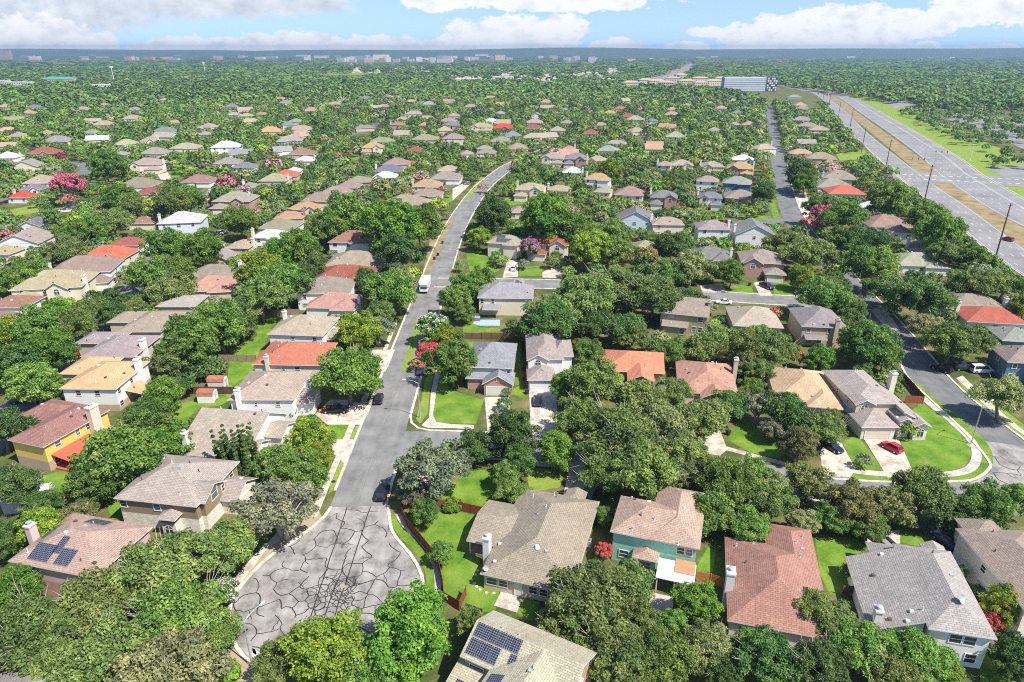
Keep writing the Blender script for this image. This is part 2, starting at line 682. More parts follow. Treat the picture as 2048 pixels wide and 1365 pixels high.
def smooth_line(pts, n=6):
    """a rounded line through the points"""
    out = []
    P = [pts[0]] + list(pts) + [pts[-1]]
    for i in range(1, len(P) - 2):
        a, b, c, d = (np.array(P[i + k], float) for k in (-1, 0, 1, 2))
        for k in range(n):
            t = k / n
            out.append(tuple(0.5 * (2 * b + (c - a) * t + (2 * a - 5 * b + 4 * c - d) * t * t + (3 * b - a - 3 * c + d) * t ** 3)))
    out.append(tuple(map(float, pts[-1])))
    return out


def offset(line, d):
    out = []
    for i, p in enumerate(line):
        a, b = line[max(i - 1, 0)], line[min(i + 1, len(line) - 1)]
        tx, ty = b[0] - a[0], b[1] - a[1]
        L = math.hypot(tx, ty) or 1
        out.append((p[0] - ty / L * d, p[1] + tx / L * d))
    return out


def ribbon_mb(m, line, d0, d1, z, mi=0):
    a, b = offset(line, d0), offset(line, d1)
    for i in range(len(line) - 1):
        q = [a[i], a[i + 1], b[i + 1], b[i]]
        if d1 > d0:
            q = q[::-1]
        m.poly([(x, y, z) for x, y in q], mi)


def ribbon(name, line, d0, d1, z, mat, clear=False):
    m = MB()
    ribbon_mb(m, line, d0, d1, z)
    o = setting(name, m, mat)
    if clear:
        a, b = offset(line, d0), offset(line, d1)
        for i in range(len(line) - 1):
            q = [a[i], a[i + 1], b[i + 1], b[i]]
            clear_px([Wp(*p)[:2] for p in q], max(math.hypot(*p) for p in q))
    return o


def kerb(line, side, w=0.5, h=0.13):
    """a real step of concrete along a road edge; side +1 lies to the left of the line's direction"""
    m = MB()
    a, b = offset(line, 0.0), offset(line, side * w)
    for i in range(len(line) - 1):
        p, q, r, s = a[i], a[i + 1], b[i + 1], b[i]
        m.poly([(p[0], p[1], h), (q[0], q[1], h), (r[0], r[1], h), (s[0], s[1], h)][::(1 if side > 0 else -1)])
        m.poly([(p[0], p[1], 0), (q[0], q[1], 0), (q[0], q[1], h), (p[0], p[1], h)])
        m.poly([(s[0], s[1], 0), (r[0], r[1], 0), (r[0], r[1], h), (s[0], s[1], h)])
    return setting('kerb', m, 'kerb_concrete')


# long straight street running away from the turning circle
MAIN = smooth_line([(-25.75, 92), (-25.8, 140), (-25.6, 200), (-25.0, 270), (-22.6, 320), (-17.6, 375), (-10, 420), (-1.5, 460), (12, 500), (30, 550)], 5)
ribbon('road', MAIN, -4.5, 4.6, 0.012, 'asphalt')
for i in range(len(MAIN) - 1):
    if MAIN[i][1] < 448:
        p, q = MAIN[i], MAIN[i + 1]
        clear_px([Wp(p[0] - 4.6, p[1])[:2], Wp(p[0] + 4.5, p[1])[:2], Wp(q[0] + 4.5, q[1])[:2], Wp(q[0] - 4.6, q[1])[:2]], math.hypot(*q))
# side street past the tree row, and the street at the corner lot
SIDE = smooth_line([(-26, 113.9), (-10, 113.6), (8, 111.8), (30, 106.5), (52, 100.5), (76, 96.6), (100, 96.0), (140, 97)], 5)
ribbon('road', SIDE, -4.6, 4.6, 0.016, 'asphalt')
EAST = smooth_line([(96.5, 70), (95.6, 100), (95.4, 125), (97.2, 145), (101.5, 162), (105.6, 185), (108.6, 205), (112, 225), (118, 265), (127, 304), (144, 362), (161, 415), (178, 465), (213, 570), (268, 733), (330, 920), (372, 1040)], 5)
ribbon('road', EAST, -4.6, 4.6, 0.020, 'dark_asphalt')
BACK = smooth_line([(-25, 213.5), (0, 212.6), (17, 211.2), (40, 206), (62, 200.3), (86, 195.6), (106, 192.5)], 5)
ribbon('road', BACK, -4.4, 4.4, 0.014, 'asphalt')
LEFT = smooth_line([(-95, 80), (-100, 105), (-104, 123), (-108.5, 154), (-113, 175), (-122, 210), (-135, 260), (-150, 320), (-163, 390), (-160, 470), (-150, 560), (-146, 642), (-139, 690), (-139, 760)], 5)
ribbon('road', LEFT, -4.4, 4.4, 0.010, 'dark_asphalt')
FARLEFT = smooth_line([(-330, 318), (-262, 349), (-252, 356), (-258, 395), (-266, 430), (-280, 458), (-310, 482), (-360, 490)], 5)
ribbon('road', FARLEFT, -4.2, 4.2, 0.013, 'dark_asphalt')
CROSS = smooth_line([(95, 295), (124, 303), (127, 304)], 3)
ribbon('road', CROSS, -4.2, 4.2, 0.015, 'dark_asphalt')
CROSS2 = smooth_line([(147, 484), (184, 489), (205, 492)], 3)
ribbon('road', CROSS2, -5, 5, 0.017, 'dark_asphalt')
for q in ([(1590, 452), (1612, 440), (1586, 388), (1570, 332), (1562, 318), (1535, 318), (1546, 345), (1556, 395), (1562, 440)],
          [(1527, 215), (1551, 250), (1556, 272), (1540, 272), (1534, 240)], [(1000, 562), (1125, 558), (1125, 584), (1000, 584)], [(1410, 588), (1590, 598), (1590, 612), (1420, 602)],
          [(700, 272), (757, 244), (760, 252), (735, 272)], [(1700, 560), (1725, 572), (1735, 600), (1770, 650), (1745, 625), (1715, 590)],
          [(1450, 445), (1490, 447), (1490, 460), (1455, 455)], [(1270, 270), (1295, 268), (1285, 285)], [(0, 402), (45, 404), (40, 412), (0, 414)],
          [(130, 315), (180, 322), (185, 345), (165, 350), (150, 330)], [(1815, 690), (1900, 760), (1990, 830), (1975, 900), (1925, 860), (1870, 800), (1812, 748), (1800, 705)]):
    clear_px(q)

# turning circle: pale worn paving crossed by tar-filled cracks
CC, CR = (-25.6, 75.2), 13.0
arc = [(CC[0] + CR * math.cos(R(a)), CC[1] + CR * math.sin(R(a))) for a in range(-125, -2, 8)]
LEFT_EDGE = [G(*p) for p in ((665, 1015), (651, 1035), (622, 1060), (590, 1084), (548, 1110), (512, 1143), (482, 1177), (466, 1205), (462, 1250), (478, 1295), (505, 1322))]
RIGHT_EDGE = [G(*p) for p in ((845, 1195), (840, 1152), (818, 1111), (789, 1077), (777, 1050), (774, 1012))]
circle_poly = LEFT_EDGE + arc + RIGHT_EDGE
flat('road', circle_poly, 0.024, 'worn_asphalt', True, False)
kerb(smooth_line(LEFT_EDGE + arc + RIGHT_EDGE, 2), -1)
# main street kerbs, broken at the side street
kerb(offset([p for p in MAIN if 93 < p[1]], 4.6), 1)
kerb(offset([p for p in MAIN if p[1] > 219], -4.5), -1)
kerb([(-21.3, 208), (-21.4, 160), (-21.4, 124.5), (-20.7, 121.6), (-19, 119.4), (-16.5, 118.5), (-10.5, 118.2), (0, 117.4), (9, 116.3)], 1)
kerb(smooth_line([(-21.3, 94), (-21.3, 104.5), (-20, 107.8), (-17, 109), (-9, 109), (8, 107.1), (30, 101.8), (52, 95.8)], 3), -1)
kerb(smooth_line([G(*p) for p in ((1580, 942), (1640, 957), (1700, 962), (1742, 965), (1830, 968), (1917, 965), (1951, 961), (1979, 942), (1978, 919), (1917, 850), (1860, 797), (1815, 752), (1800, 715))], 3), 1)
kerb(smooth_line([(100, 105), (99.9, 126), (101.4, 142), (105.5, 161), (110, 185), (113.2, 206), (117, 228), (123, 265), (131.6, 303), (148.6, 361), (183, 464)], 3), -1)
kerb(offset(BACK, -4.4), -1)
kerb(offset(BACK, 4.4), 1)

# sidewalks, verges, lawns and drives near the street
flat('sidewalk', [(620, 1035), (646, 973), (698, 850), (742, 760), (790, 640), (797, 640), (752, 760), (711, 850), (657, 978), (634, 1035)], 0.046, 'concrete', True)
flat('verge', [(660, 972), (686, 912), (693, 914), (695, 922), (672, 978), (656, 990)], 0.030, 'verge_grass')
flat('verge', [(699, 878), (712, 852), (721, 852), (723, 860), (709, 878)], 0.030, 'verge_grass')
flat('verge', [(545, 1104), (590, 1078), (645, 1036), (625, 1000), (560, 1060), (515, 1105), (465, 1160), (462, 1195), (480, 1175), (510, 1138)], 0.020, 'bare_earth')
flat('sidewalk', [(535, 1098), (580, 1070), (560, 1062), (500, 1120), (466, 1170), (470, 1182)], 0.046, 'concrete')
flat('verge', [(476, 1298), (505, 1328), (560, 1350), (560, 1364), (430, 1364), (440, 1300)], 0.020, 'bare_earth')
flat('verge', [(635, 996), (655, 985), (640, 1015), (610, 1050), (600, 1060)], 0.028, 'bare_earth')
flat('driveway', [(630, 830), (660, 800), (690, 800), (742, 812), (737, 828), (722, 850), (655, 850)], 0.036, 'driveway_concrete')
flat('driveway', [(650, 905), (668, 880), (698, 879), (709, 880), (697, 908), (690, 930), (672, 912)], 0.037, 'driveway_concrete')
flat('driveway', [(735, 720), (745, 700), (790, 700), (778, 730), (770, 745)], 0.038, 'driveway_concrete')
flat('lawn', [(660, 850), (697, 851), (687, 878), (640, 890), (630, 870)], 0.008, 'lawn_grass')
flat('lawn', [(620, 912), (668, 912), (646, 972), (625, 985), (590, 960)], 0.009, 'lawn_grass')
flat('lawn', [(640, 690), (720, 690), (770, 660), (780, 640), (700, 740), (650, 740)], 0.010, 'lawn_grass', False)
# right side of the street: corner with side street
flat('sidewalk', [(858, 836), (843, 852), (858, 857), (900, 857), (948, 859), (948, 851), (905, 849), (872, 845), (866, 830), (873, 783), (882, 740), (872, 740), (862, 783)], 0.046, 'concrete')
flat('lawn', [(866, 830), (872, 846), (952, 848), (968, 800), (1000, 790), (1030, 790), (1050, 800), (1045, 770), (1030, 776), (965, 800), (900, 780), (884, 740), (873, 783)], 0.009, 'lawn_grass')
flat('verge', [(832, 838), (843, 800), (850, 760), (862, 740), (870, 740), (860, 783), (855, 828), (840, 848)], 0.020, 'verge_grass')
flat('driveway', [(969, 795), (1018, 795), (1022, 865), (975, 862)], 0.038, 'driveway_concrete')
flat('driveway', [(1058, 782), (1113, 782), (1115, 870), (1062, 870)], 0.039, 'concrete')
flat('lawn', [(922, 690), (938, 684), (1040, 684), (1043, 770), (1030, 770), (1030, 690), (940, 700), (925, 730)], 0.010, 'lawn_grass')
flat('lawn', [(924, 640), (957, 640), (957, 655), (1000, 658), (1000, 664), (926, 664)], 0.010, 'lawn_grass')
flat('patio', [(946, 648), (950, 640), (1000, 640), (1000, 652), (960, 652)], 0.030, 'blue_water')
flat('lawn', [(505, 640), (530, 625), (595, 625), (590, 650), (545, 650), (530, 690), (505, 712), (460, 712), (480, 690), (515, 672)], 0.010, 'lawn_grass')
flat('lawn', [(452, 770), (460, 722), (505, 722), (505, 740), (478, 775)], 0.010, 'lawn_grass')
flat('lawn', [(330, 846), (345, 812), (390, 800), (450, 788), (462, 800), (440, 812), (400, 815), (368, 846)], 0.010, 'lawn_grass')
flat('lawn', [(75, 955), (130, 940), (150, 945), (148, 985), (105, 1000), (88, 985)], 0.010, 'lawn_grass')
flat('lawn', [(205, 990), (235, 985), (245, 1030), (225, 1040)], 0.010, 'lawn_grass')
flat('lawn', [(258, 925), (335, 900), (300, 950), (230, 1000)], 0.010, 'lawn_grass', False)
flat('lawn', [(440, 800), (470, 730), (520, 700), (480, 800)], 0.006, 'verge_grass', False)
# garden of the long taupe house
flat('sidewalk', smooth_line([(790, 1030), (806, 1056), (838, 1085), (858, 1115), (868, 1150), (869, 1200)], 3) + smooth_line([(882, 1200), (882, 1150), (872, 1115), (852, 1083), (820, 1052), (803, 1026)], 3), 0.046, 'concrete')
flat('lawn', smooth_line([(780, 1025), (783, 1050), (800, 1075), (832, 1108), (851, 1150), (853, 1195)], 3) + smooth_line([(868, 1200), (867, 1150), (857, 1115), (836, 1085), (804, 1056), (788, 1030)], 3), 0.028, 'lawn_grass')
flat('lawn', [(812, 1022), (895, 1020), (960, 1032), (946, 1085), (962, 1130), (968, 1160), (1000, 1180), (990, 1225), (930, 1222), (890, 1190), (884, 1150), (866, 1110), (842, 1082), (820, 1050)], 0.010, 'lawn_grass')
flat('lawn', [(880, 1000), (930, 940), (1035, 940), (1030, 975), (985, 990), (965, 1020)], 0.007, 'lawn_grass', False)
flat('lawn', [(1050, 935), (1130, 940), (1120, 975), (1060, 985)], 0.009, 'verge_grass', False)
flat('driveway', [(1125, 1000), (1140, 925), (1180, 925), (1192, 930), (1178, 1000)], 0.038, 'driveway_concrete')
flat('sidewalk', [(1050, 932), (1052, 926), (1140, 931), (1138, 937)], 0.046, 'concrete')
flat('patio', [(988, 1212), (1003, 1182), (1047, 1192), (1034, 1226)], 0.030, 'concrete')
flat('lawn', [(1034, 1226), (1047, 1196), (1080, 1205), (1065, 1245)], 0.010, 'lawn_grass')
flat('lawn', [(1390, 1140), (1415, 1095), (1432, 1100), (1425, 1145)], 0.010, 'lawn_grass')
flat('lawn', [(1630, 1075), (1710, 1075), (1735, 1100), (1690, 1120), (1700, 1190), (1660, 1190), (1640, 1150)], 0.010, 'lawn_grass')
flat('driveway', [(1728, 1088), (1740, 1065), (1800, 1060), (1800, 1088)], 0.038, 'driveway_concrete')
flat('lawn', [(1800, 1085), (1800, 1060), (1870, 1080), (1865, 1100)], 0.010, 'lawn_grass')
flat('lawn', [(1960, 1310), (1985, 1290), (2048, 1365), (1960, 1365)], 0.010, 'lawn_grass')
# corner lot with its sweep of lawn
lotcurve = [(1800, 930), (1880, 945), (1920, 945), (1950, 935), (1960, 915), (1955, 900), (1930, 860), (1880, 815), (1846, 790)]
flat('lawn', [(1735, 878), (1846, 806), (1832, 850), (1870, 815), (1908, 850), (1938, 885), (1943, 910), (1930, 932), (1895, 944), (1830, 944), (1805, 905)], 0.010, 'lawn_grass')
flat('lawn', [(1836, 806), (1846, 806), (1935, 890), (1943, 910), (1930, 932), (1895, 944), (1830, 944), (1802, 900), (1836, 850)], 0.012, 'lawn_grass')
cl = smooth_line([(1690, 941), (1760, 948), (1840, 950), (1900, 949), (1940, 938), (1953, 915), (1945, 885), (1905, 845), (1850, 800), (1812, 765)], 4)
cw = [G(*p) for p in cl]
ribbon('sidewalk', cw, -0.8, 0.8, 0.046, 'concrete', True)
ribbon('verge', cw, -2.6, -0.8, 0.028, 'lawn_grass', True)
flat('driveway', [(1728, 879), (1797, 879), (1826, 945), (1810, 956), (1775, 956)], 0.060, 'driveway_concrete')
flat('driveway', [(1655, 880), (1682, 885), (1712, 940), (1700, 956), (1645, 952), (1640, 905)], 0.060, 'driveway_concrete')
flat('lawn', [(1684, 884), (1715, 870), (1765, 938), (1712, 940)], 0.010, 'lawn_grass')
flat('lawn', [(1455, 880), (1480, 838), (1520, 850), (1590, 890), (1560, 918), (1500, 905)], 0.010, 'lawn_grass')
flat('driveway', [(1390, 905), (1412, 862), (1440, 862), (1455, 900), (1440, 912)], 0.038, 'driveway_concrete')
flat('sidewalk', [(1440, 898), (1450, 893), (1570, 925), (1568, 932)], 0.046, 'concrete')
flat('verge', [(1880, 945), (1990, 905), (2048, 950), (2048, 990), (1930, 965)], 0.022, 'worn_asphalt', True) if False else None
E2 = [G(*p) for p in ((1862, 753), (1930, 815), (1990, 862), (2048, 905))]
flat('sidewalk', [(1912, 757), (1985, 826), (2048, 872), (2048, 862), (1990, 815), (1925, 752)], 0.046, 'concrete')
flat('lawn', [(1915, 762), (1930, 760), (2048, 850), (2048, 900), (1990, 850)], 0.009, 'verge_grass')
# strip of worn crossing by the corner
flat('road', [(1932, 890), (1948, 880), (2048, 893), (2048, 1010), (1990, 985), (1925, 967), (1953, 962), (1981, 943), (1980, 918)], 0.026, 'worn_asphalt')
# beyond: drives and lawns seen between trees
for pts, nm, mt in (
        ([(1400, 572), (1440, 566), (1455, 585), (1405, 586)], 'driveway', 'driveway_concrete'), ([(1507, 566), (1530, 563), (1545, 592), (1520, 592)], 'driveway', 'driveway_concrete'),
        ([(1545, 563), (1590, 566), (1585, 592), (1548, 590)], 'lawn', 'lawn_grass'), ([(1455, 573), (1500, 570), (1510, 590), (1460, 588)], 'lawn', 'lawn_grass'),
        ([(1085, 545), (1120, 530), (1124, 556), (1085, 556)], 'driveway', 'driveway_concrete'), ([(1040, 535), (1085, 532), (1085, 552), (1036, 552)], 'lawn', 'lawn_grass'),
        ([(1015, 520), (1035, 520), (1036, 554), (1005, 556)], 'driveway', 'driveway_concrete'), ([(930, 500), (960, 500), (1000, 540), (985, 548), (940, 545)], 'lawn', 'lawn_grass'),
        ([(1005, 398), (1035, 392), (1050, 408), (1010, 412)], 'lawn', 'lawn_grass'), ([(890, 392), (912, 388), (905, 402), (892, 410)], 'lawn', 'lawn_grass'),
        ([(905, 378), (938, 362), (942, 368), (905, 402)], 'sidewalk', 'concrete'), ([(1470, 432), (1540, 432), (1550, 443), (1480, 444)], 'lawn', 'lawn_grass'),
        ([(1538, 405), (1548, 400), (1562, 440), (1548, 442)], 'lawn', 'lawn_grass'), ([(1587, 390), (1612, 385), (1625, 432), (1608, 436)], 'driveway', 'concrete'),
        ([(105, 402), (160, 396), (155, 412), (110, 420)], 'lawn', 'lawn_grass'), ([(20, 420), (70, 410), (80, 425), (30, 432)], 'lawn', 'verge_grass'),
        ([(110, 425), (150, 400), (162, 402), (140, 424)], 'sidewalk', 'concrete'), ([(335, 345), (365, 342), (372, 352), (340, 357)], 'lawn', 'lawn_grass'),
        ([(315, 350), (335, 345), (345, 360), (322, 360)], 'driveway', 'concrete'), ([(700, 315), (718, 313), (720, 320), (702, 321)], 'lawn', 'lawn_grass'),
        ([(1670, 305), (1730, 300), (1735, 318), (1680, 322)], 'lawn', 'verge_grass'), ([(845, 640), (830, 700), (815, 742), (802, 742), (832, 640)], 'verge', 'verge_grass'),
        ([(1755, 575), (1790, 580), (1785, 592), (1762, 590)], 'driveway', 'concrete'), ([(860, 480), (886, 440), (905, 440), (868, 530), (850, 560), (842, 560)], 'verge', 'dry_grass'),
        ([(650, 725), (690, 720), (700, 735), (640, 745)], 'lawn', 'lawn_grass'), ([(30, 835), (95, 800), (120, 815), (60, 850)], 'driveway', 'driveway_concrete'),
        ([(928, 395), (962, 354), (969, 354), (938, 398)], 'verge', 'verge_grass'), ([(1740, 620), (1765, 612), (1800, 660), (1782, 668)], 'sidewalk', 'driveway_concrete')):
    flat(nm, pts, {'lawn': 0.0085, 'driveway': 0.034, 'sidewalk': 0.042, 'verge': 0.02}[nm], mt)


# cracks sealed with tar over the turning circle, the corner crossing and a few seams in the street
def build_tar():
    r = random.Random(11)

    def inside(p, poly):
        c = False
        for i in range(len(poly)):
            a, b = poly[i], poly[i - 1]
            if (a[1] > p[1]) != (b[1] > p[1]) and p[0] < (b[0] - a[0]) * (p[1] - a[1]) / (b[1] - a[1]) + a[0]:
                c = not c
        return c
    m = MB()
    cnt = [0]

    def line(pts, w):
        cnt[0] += 1
        ribbon_mb(m, pts, -w / 2, w / 2, 0.030 + 0.00025 * (cnt[0] % 40))

    def walk(p, a, n, step, poly, w, depth=0):
        pts = [p]
        curl = r.uniform(-0.2, 0.2)
        for k in range(n):
            a += r.gauss(0, 0.22) + curl
            if r.random() < 0.06:
                curl = r.uniform(-0.2, 0.2)
            q = (pts[-1][0] + math.cos(a) * step, pts[-1][1] + math.sin(a) * step)
            if not inside(q, poly):
                break
            pts.append(q)
            if depth < 2 and r.random() < 0.10:
                walk(q, a + r.choice((-1, 1)) * r.uniform(0.6, 1.5), int(n * r.uniform(0.3, 0.7)), step, poly, w * 0.85, depth + 1)
        if len(pts) > 2:
            line(pts, w)
    P = [(-30.0, 94.2)] + LEFT_EDGE[1:] + arc + RIGHT_EDGE
    mh = G(685, 1173)
    # long joints from the street into the circle
    for x0, x1 in ((-27.4, -27.0), (-23.6, -23.9), (-24.9, -25.4)):
        y1 = 63 + r.random() * 4
        y0 = 94 if x0 != -24.9 else 82
        line([(x0 + (x1 - x0) * k / 14 + r.gauss(0, 0.05), y0 + (y1 - y0) * k / 14) for k in range(15)], 0.17)
    from mathutils.geometry import delaunay_2d_cdt

    def network(poly, seeds, keep, wmin, wmax):
        """cracks along the borders of cells, wandering a little between corners"""
        v, e, f, *_ = delaunay_2d_cdt([Vector(p) for p in seeds], [], [], 0, 1e-4)
        cc, share = [], {}
        for k, t_ in enumerate(f):
            (ax, ay), (bx, by), (cx, cy) = (v[i] for i in t_[:3])
            D = 2 * (ax * (by - cy) + bx * (cy - ay) + cx * (ay - by)) or 1e-6
            cc.append((((ax * ax + ay * ay) * (by - cy) + (bx * bx + by * by) * (cy - ay) + (cx * cx + cy * cy) * (ay - by)) / D,
                       ((ax * ax + ay * ay) * (cx - bx) + (bx * bx + by * by) * (ax - cx) + (cx * cx + cy * cy) * (bx - ax)) / D))
            for i in range(3):
                share.setdefault(tuple(sorted((t_[i], t_[(i + 1) % 3]))), []).append(k)
        for ks in share.values():
            if len(ks) < 2:
                continue
            p, q = cc[ks[0]], cc[ks[1]]
            L = math.dist(p, q)
            if not (inside(p, poly) and inside(q, poly)) or L > 9 or L < .15 or r.random() > keep(p):
                continue
            n = max(2, int(L / .35))
            nx, ny = -(q[1] - p[1]) / L, (q[0] - p[0]) / L
            bow, wob = r.gauss(0, .10) * L, 0
            pts = []
            for k in range(n + 1):
                f_ = k / n
                wob = wob * .6 + r.gauss(0, .05)
                o_ = bow * math.sin(math.pi * f_) + wob * math.sin(math.pi * f_)
                pts.append((p[0] + (q[0] - p[0]) * f_ + nx * o_, p[1] + (q[1] - p[1]) * f_ + ny * o_))
            line(pts, r.uniform(wmin, wmax))
            if r.random() < .10:
                walk(pts[n // 2], r.uniform(0, 6.28), 6, .3, poly, wmin)
    seeds = []
    for k in range(4000):
        p = (r.uniform(-40, -11), r.uniform(60, 95))
        d = math.hypot(p[0] - mh[0] + .8, (p[1] - mh[1] + 2.2) * 1.25)
        gap = min(2.3, max(.62, .20 * d + .35))
        if all(math.dist(p, q) > gap for q in seeds):
            seeds.append(p)
    network(P, seeds, lambda p: .9 if math.hypot(p[0] - mh[0], p[1] - mh[1] + 2) < 6 else .74, .10, .17)
    for k in range(9):
        a = r.uniform(0, 6.28)
        d = r.uniform(1.0, 5.0)
        c = (mh[0] - .5 + math.cos(a) * d, mh[1] - 1.5 + math.sin(a) * d * .7)
        q, rad, a0 = r.uniform(1.5, 4.5), r.uniform(.5, 1.2), r.uniform(0, 6)
        line([(c[0] + rad * math.cos(a0 + q * k2 / 12), c[1] + rad * math.sin(a0 + q * k2 / 12)) for k2 in range(13)], r.uniform(.08, .12))
    # loops round the manhole
    for rad in (1.0, 1.5, 1.9):
        line([(mh[0] + rad * math.cos(k * 0.35) * r.uniform(0.92, 1.1), mh[1] + rad * math.sin(k * 0.35) * r.uniform(0.92, 1.1)) for k in range(19)], 0.10)
    setting('road_tar_seams', m, 'tar')
    # the corner crossing
    m = MB()
    Q = [G(*p) for p in ((1935, 893), (2048, 897), (2048, 1000), (1990, 983), (1930, 967), (1956, 962), (1984, 943), (1982, 918))]
    sq = []
    for k in range(900):
        p = (r.uniform(78, 108), r.uniform(84, 118))
        if all(math.hypot(p[0] - q[0], (p[1] - q[1]) * .8) > 2.3 for q in sq):
            sq.append(p)
    network(Q, sq, lambda p: .78, .12, .18)
    setting('road_tar_seams', m, 'tar')
    # a few faint joints along the street
    m = MB()
    for x0, ya, yb in ((-25.9, 95, 210),):
        line([(x0 + r.gauss(0, 0.06), ya + (yb - ya) * k / 30) for k in range(31)], 0.07)
    for y0 in (150, 168, 190):
        line([(-30.2, y0), (-26, y0 + 0.3), (-21.6, y0 - 0.2)], 0.07)
    setting('road_tar_seams', m, 'dark_asphalt')
    # manhole
    m = MB()
    m.prism([(mh[0] + 0.42 * math.cos(k * 0.524), mh[1] + 0.42 * math.sin(k * 0.524)) for k in range(12)], 0.0, 0.045)
    o = m.build('manhole_cover', 'bare_earth')
    tag(o, 'rusty round manhole cover in the middle of the cracked turning circle', 'manhole cover')
    for px, py, lab in ((667, 964, 'dark round drain lid in the grass strip beside the street'),):
        x, y = G(px, py)
        m = MB()
        m.prism([(x + 0.42 * math.cos(k * 0.524), y + 0.42 * math.sin(k * 0.524)) for k in range(12)], 0.0, 0.06)
        tag(m.build('drain_cover', 'tar'), lab, 'drain cover')


build_tar()

# ------------------------------------------------------------------ highway on the far right
HL_R = [G(*p) for p in ((2048, 500), (1939, 420), (1846, 348), (1802, 321), (1749, 281), (1703, 232), (1662, 198))]
HR_L = [G(*p) for p in ((2048, 462), (1966, 420), (1879, 344), (1846, 317), (1780, 264), (1719, 226), (1669, 198))]
HR_R = [G(*p) for p in ((2048, 401), (1962, 337), (1898, 302), (1821, 257), (1749, 218), (1703, 190))]
LR = smooth_line([(184, 205), (196, 252), (219, 322), (240, 392), (256, 440), (273, 492), (307, 592), (345, 700), (395, 835), (470, 1045), (520, 1190), (560, 1330), (574, 1450), (558, 1560), (500, 1640), (410, 1700)], 6)
RR = smooth_line([(205, 215), (219, 282), (232, 335), (262, 425), (278, 465), (298, 515), (352, 665), (427, 880), (512, 1120), (560, 1280), (590, 1420), (578, 1560), (520, 1660), (420, 1730)], 6)
ribbon('highway', LR, 0.0, 14.5, 0.05, 'highway_asphalt', True)
ribbon('highway', RR, -25.0, 0.0, 0.06, 'highway_asphalt', True)
mline = smooth_line([(194, 210), (207, 268), (226, 330), (251, 410), (268, 455), (286, 505), (330, 630), (411, 860), (490, 1080), (540, 1235)], 6)
ribbon('median', mline, -6.5, 6.5, 0.045, 'dry_grass', True)
cl_ = G(1790, 336), G(1862, 333)
flat('highway', [(1768, 338), (1800, 322), (1850, 345), (1885, 344), (1906, 338), (2048, 356), (2048, 338), (1935, 322), (1865, 322), (1838, 317), (1800, 320)], 0.07, 'highway_asphalt') if False else None
XA, XB = (250, 405), (268, 452)
m = MB()
m.poly([(222, 402, 0.072), (330, 372, 0.072), (345, 402, 0.072), (240, 440, 0.072)])
setting('highway', m, 'highway_asphalt')
flat('road', [(2048, 372), (1990, 345), (1968, 338), (2048, 330)], 0.055, 'highway_asphalt')
# broken lane lines, stop lines, crossing marks
m = MB()


def dashes(line, d, z, on=3.0, off=9.0, w=0.16, ymax=1100):
    acc, draw = 0.0, True
    a = offset(line, d)
    fine = []
    for i in range(len(a) - 1):
        L = math.dist(a[i], a[i + 1])
        n = max(1, int(L / 1.5))
        fine += [(a[i][0] + (a[i + 1][0] - a[i][0]) * k / n, a[i][1] + (a[i + 1][1] - a[i][1]) * k / n) for k in range(n)]
    i = 0
    per = int((on + off) / 1.5)
    nn = max(1, int(on / 1.5))
    while i + nn < len(fine):
        if fine[i][1] < ymax:
            ribbon_mb(m, [fine[i], fine[i + nn]], -w / 2, w / 2, z)
        i += per if off > 0 else nn


for d in (4.4, 8.0, 11.4):
    dashes(LR, d, 0.085)
dashes(LR, 0.9, 0.085, 3, 0, 0.14)
dashes(LR, 13.6, 0.085, 3, 0, 0.14)
for d in (-5.0, -8.6, -12.2):
    dashes(RR, d, 0.095)
for d in (-1.0, -15.8, -16.6, -23.6):
    dashes(RR, d, 0.095, 3, 0, 0.15)
for k in range(22):
    x, y = 236 + k * 4.1, 411 - k * 1.25
    for (ox, oy) in ((0, 0), (4.5, 15)):
        m.poly([(x + ox - 1.0, y + oy - 0.3, 0.1), (x + ox + 1.0, y + oy - 0.9, 0.1), (x + ox + 1.2, y + oy, 0.1), (x + ox - 0.8, y + oy + 0.6, 0.1)])
setting('lane_markings', m, 'white_marking')
kerb(offset(RR, -25.0)[:44], -1, 0.4, 0.15)
kerb(offset(LR, 14.5)[:44], 1, 0.4, 0.15)
# green verge and car park on the far side
vl = offset(RR, -25.4)
m = MB()
va, vb = vl[:56], offset(RR, -66)[:56]
for i in range(len(va) - 1):
    w0 = 0.55 + 0.45 * abs(math.sin(i * 0.35))
    m.poly([(*vb[i], 0.02), (*vb[i + 1], 0.02), (*va[i + 1], 0.02), (*va[i], 0.02)])
setting('verge', m, 'verge_grass')
flat('car_park', [(2048, 300), (1975, 262), (1930, 250), (1880, 235), (1960, 225), (2048, 245)], 0.03, 'highway_asphalt', False)
flat('car_park', [(1790, 217), (1770, 206), (1810, 200), (1850, 207)], 0.03, 'highway_asphalt')
for q in ([(1690, 195), (1760, 196), (1800, 220), (1812, 240), (1775, 240)], [(1830, 258), (1870, 268), (1960, 305), (1985, 325), (1945, 325), (1900, 300)], [(1975, 350), (2048, 362), (2048, 400)], [(1980, 345), (2048, 330), (2048, 345)], [(2010, 298), (2048, 275), (2048, 298)], [(1995, 238), (2020, 215), (2028, 215), (2010, 240)]):
    clear_px(q)
# arterial road far off, toward the horizon
FARROAD = smooth_line([(400, 1716), (340, 1735), (334, 1790), (400, 2030), (578, 2594), (800, 3400), (1245, 5099), (1500, 6100)], 4)
ribbon('highway', FARROAD, -32, 32, 0.06, 'highway_asphalt', True)
ribbon('median', FARROAD, -5, 5, 0.12, 'dry_grass')

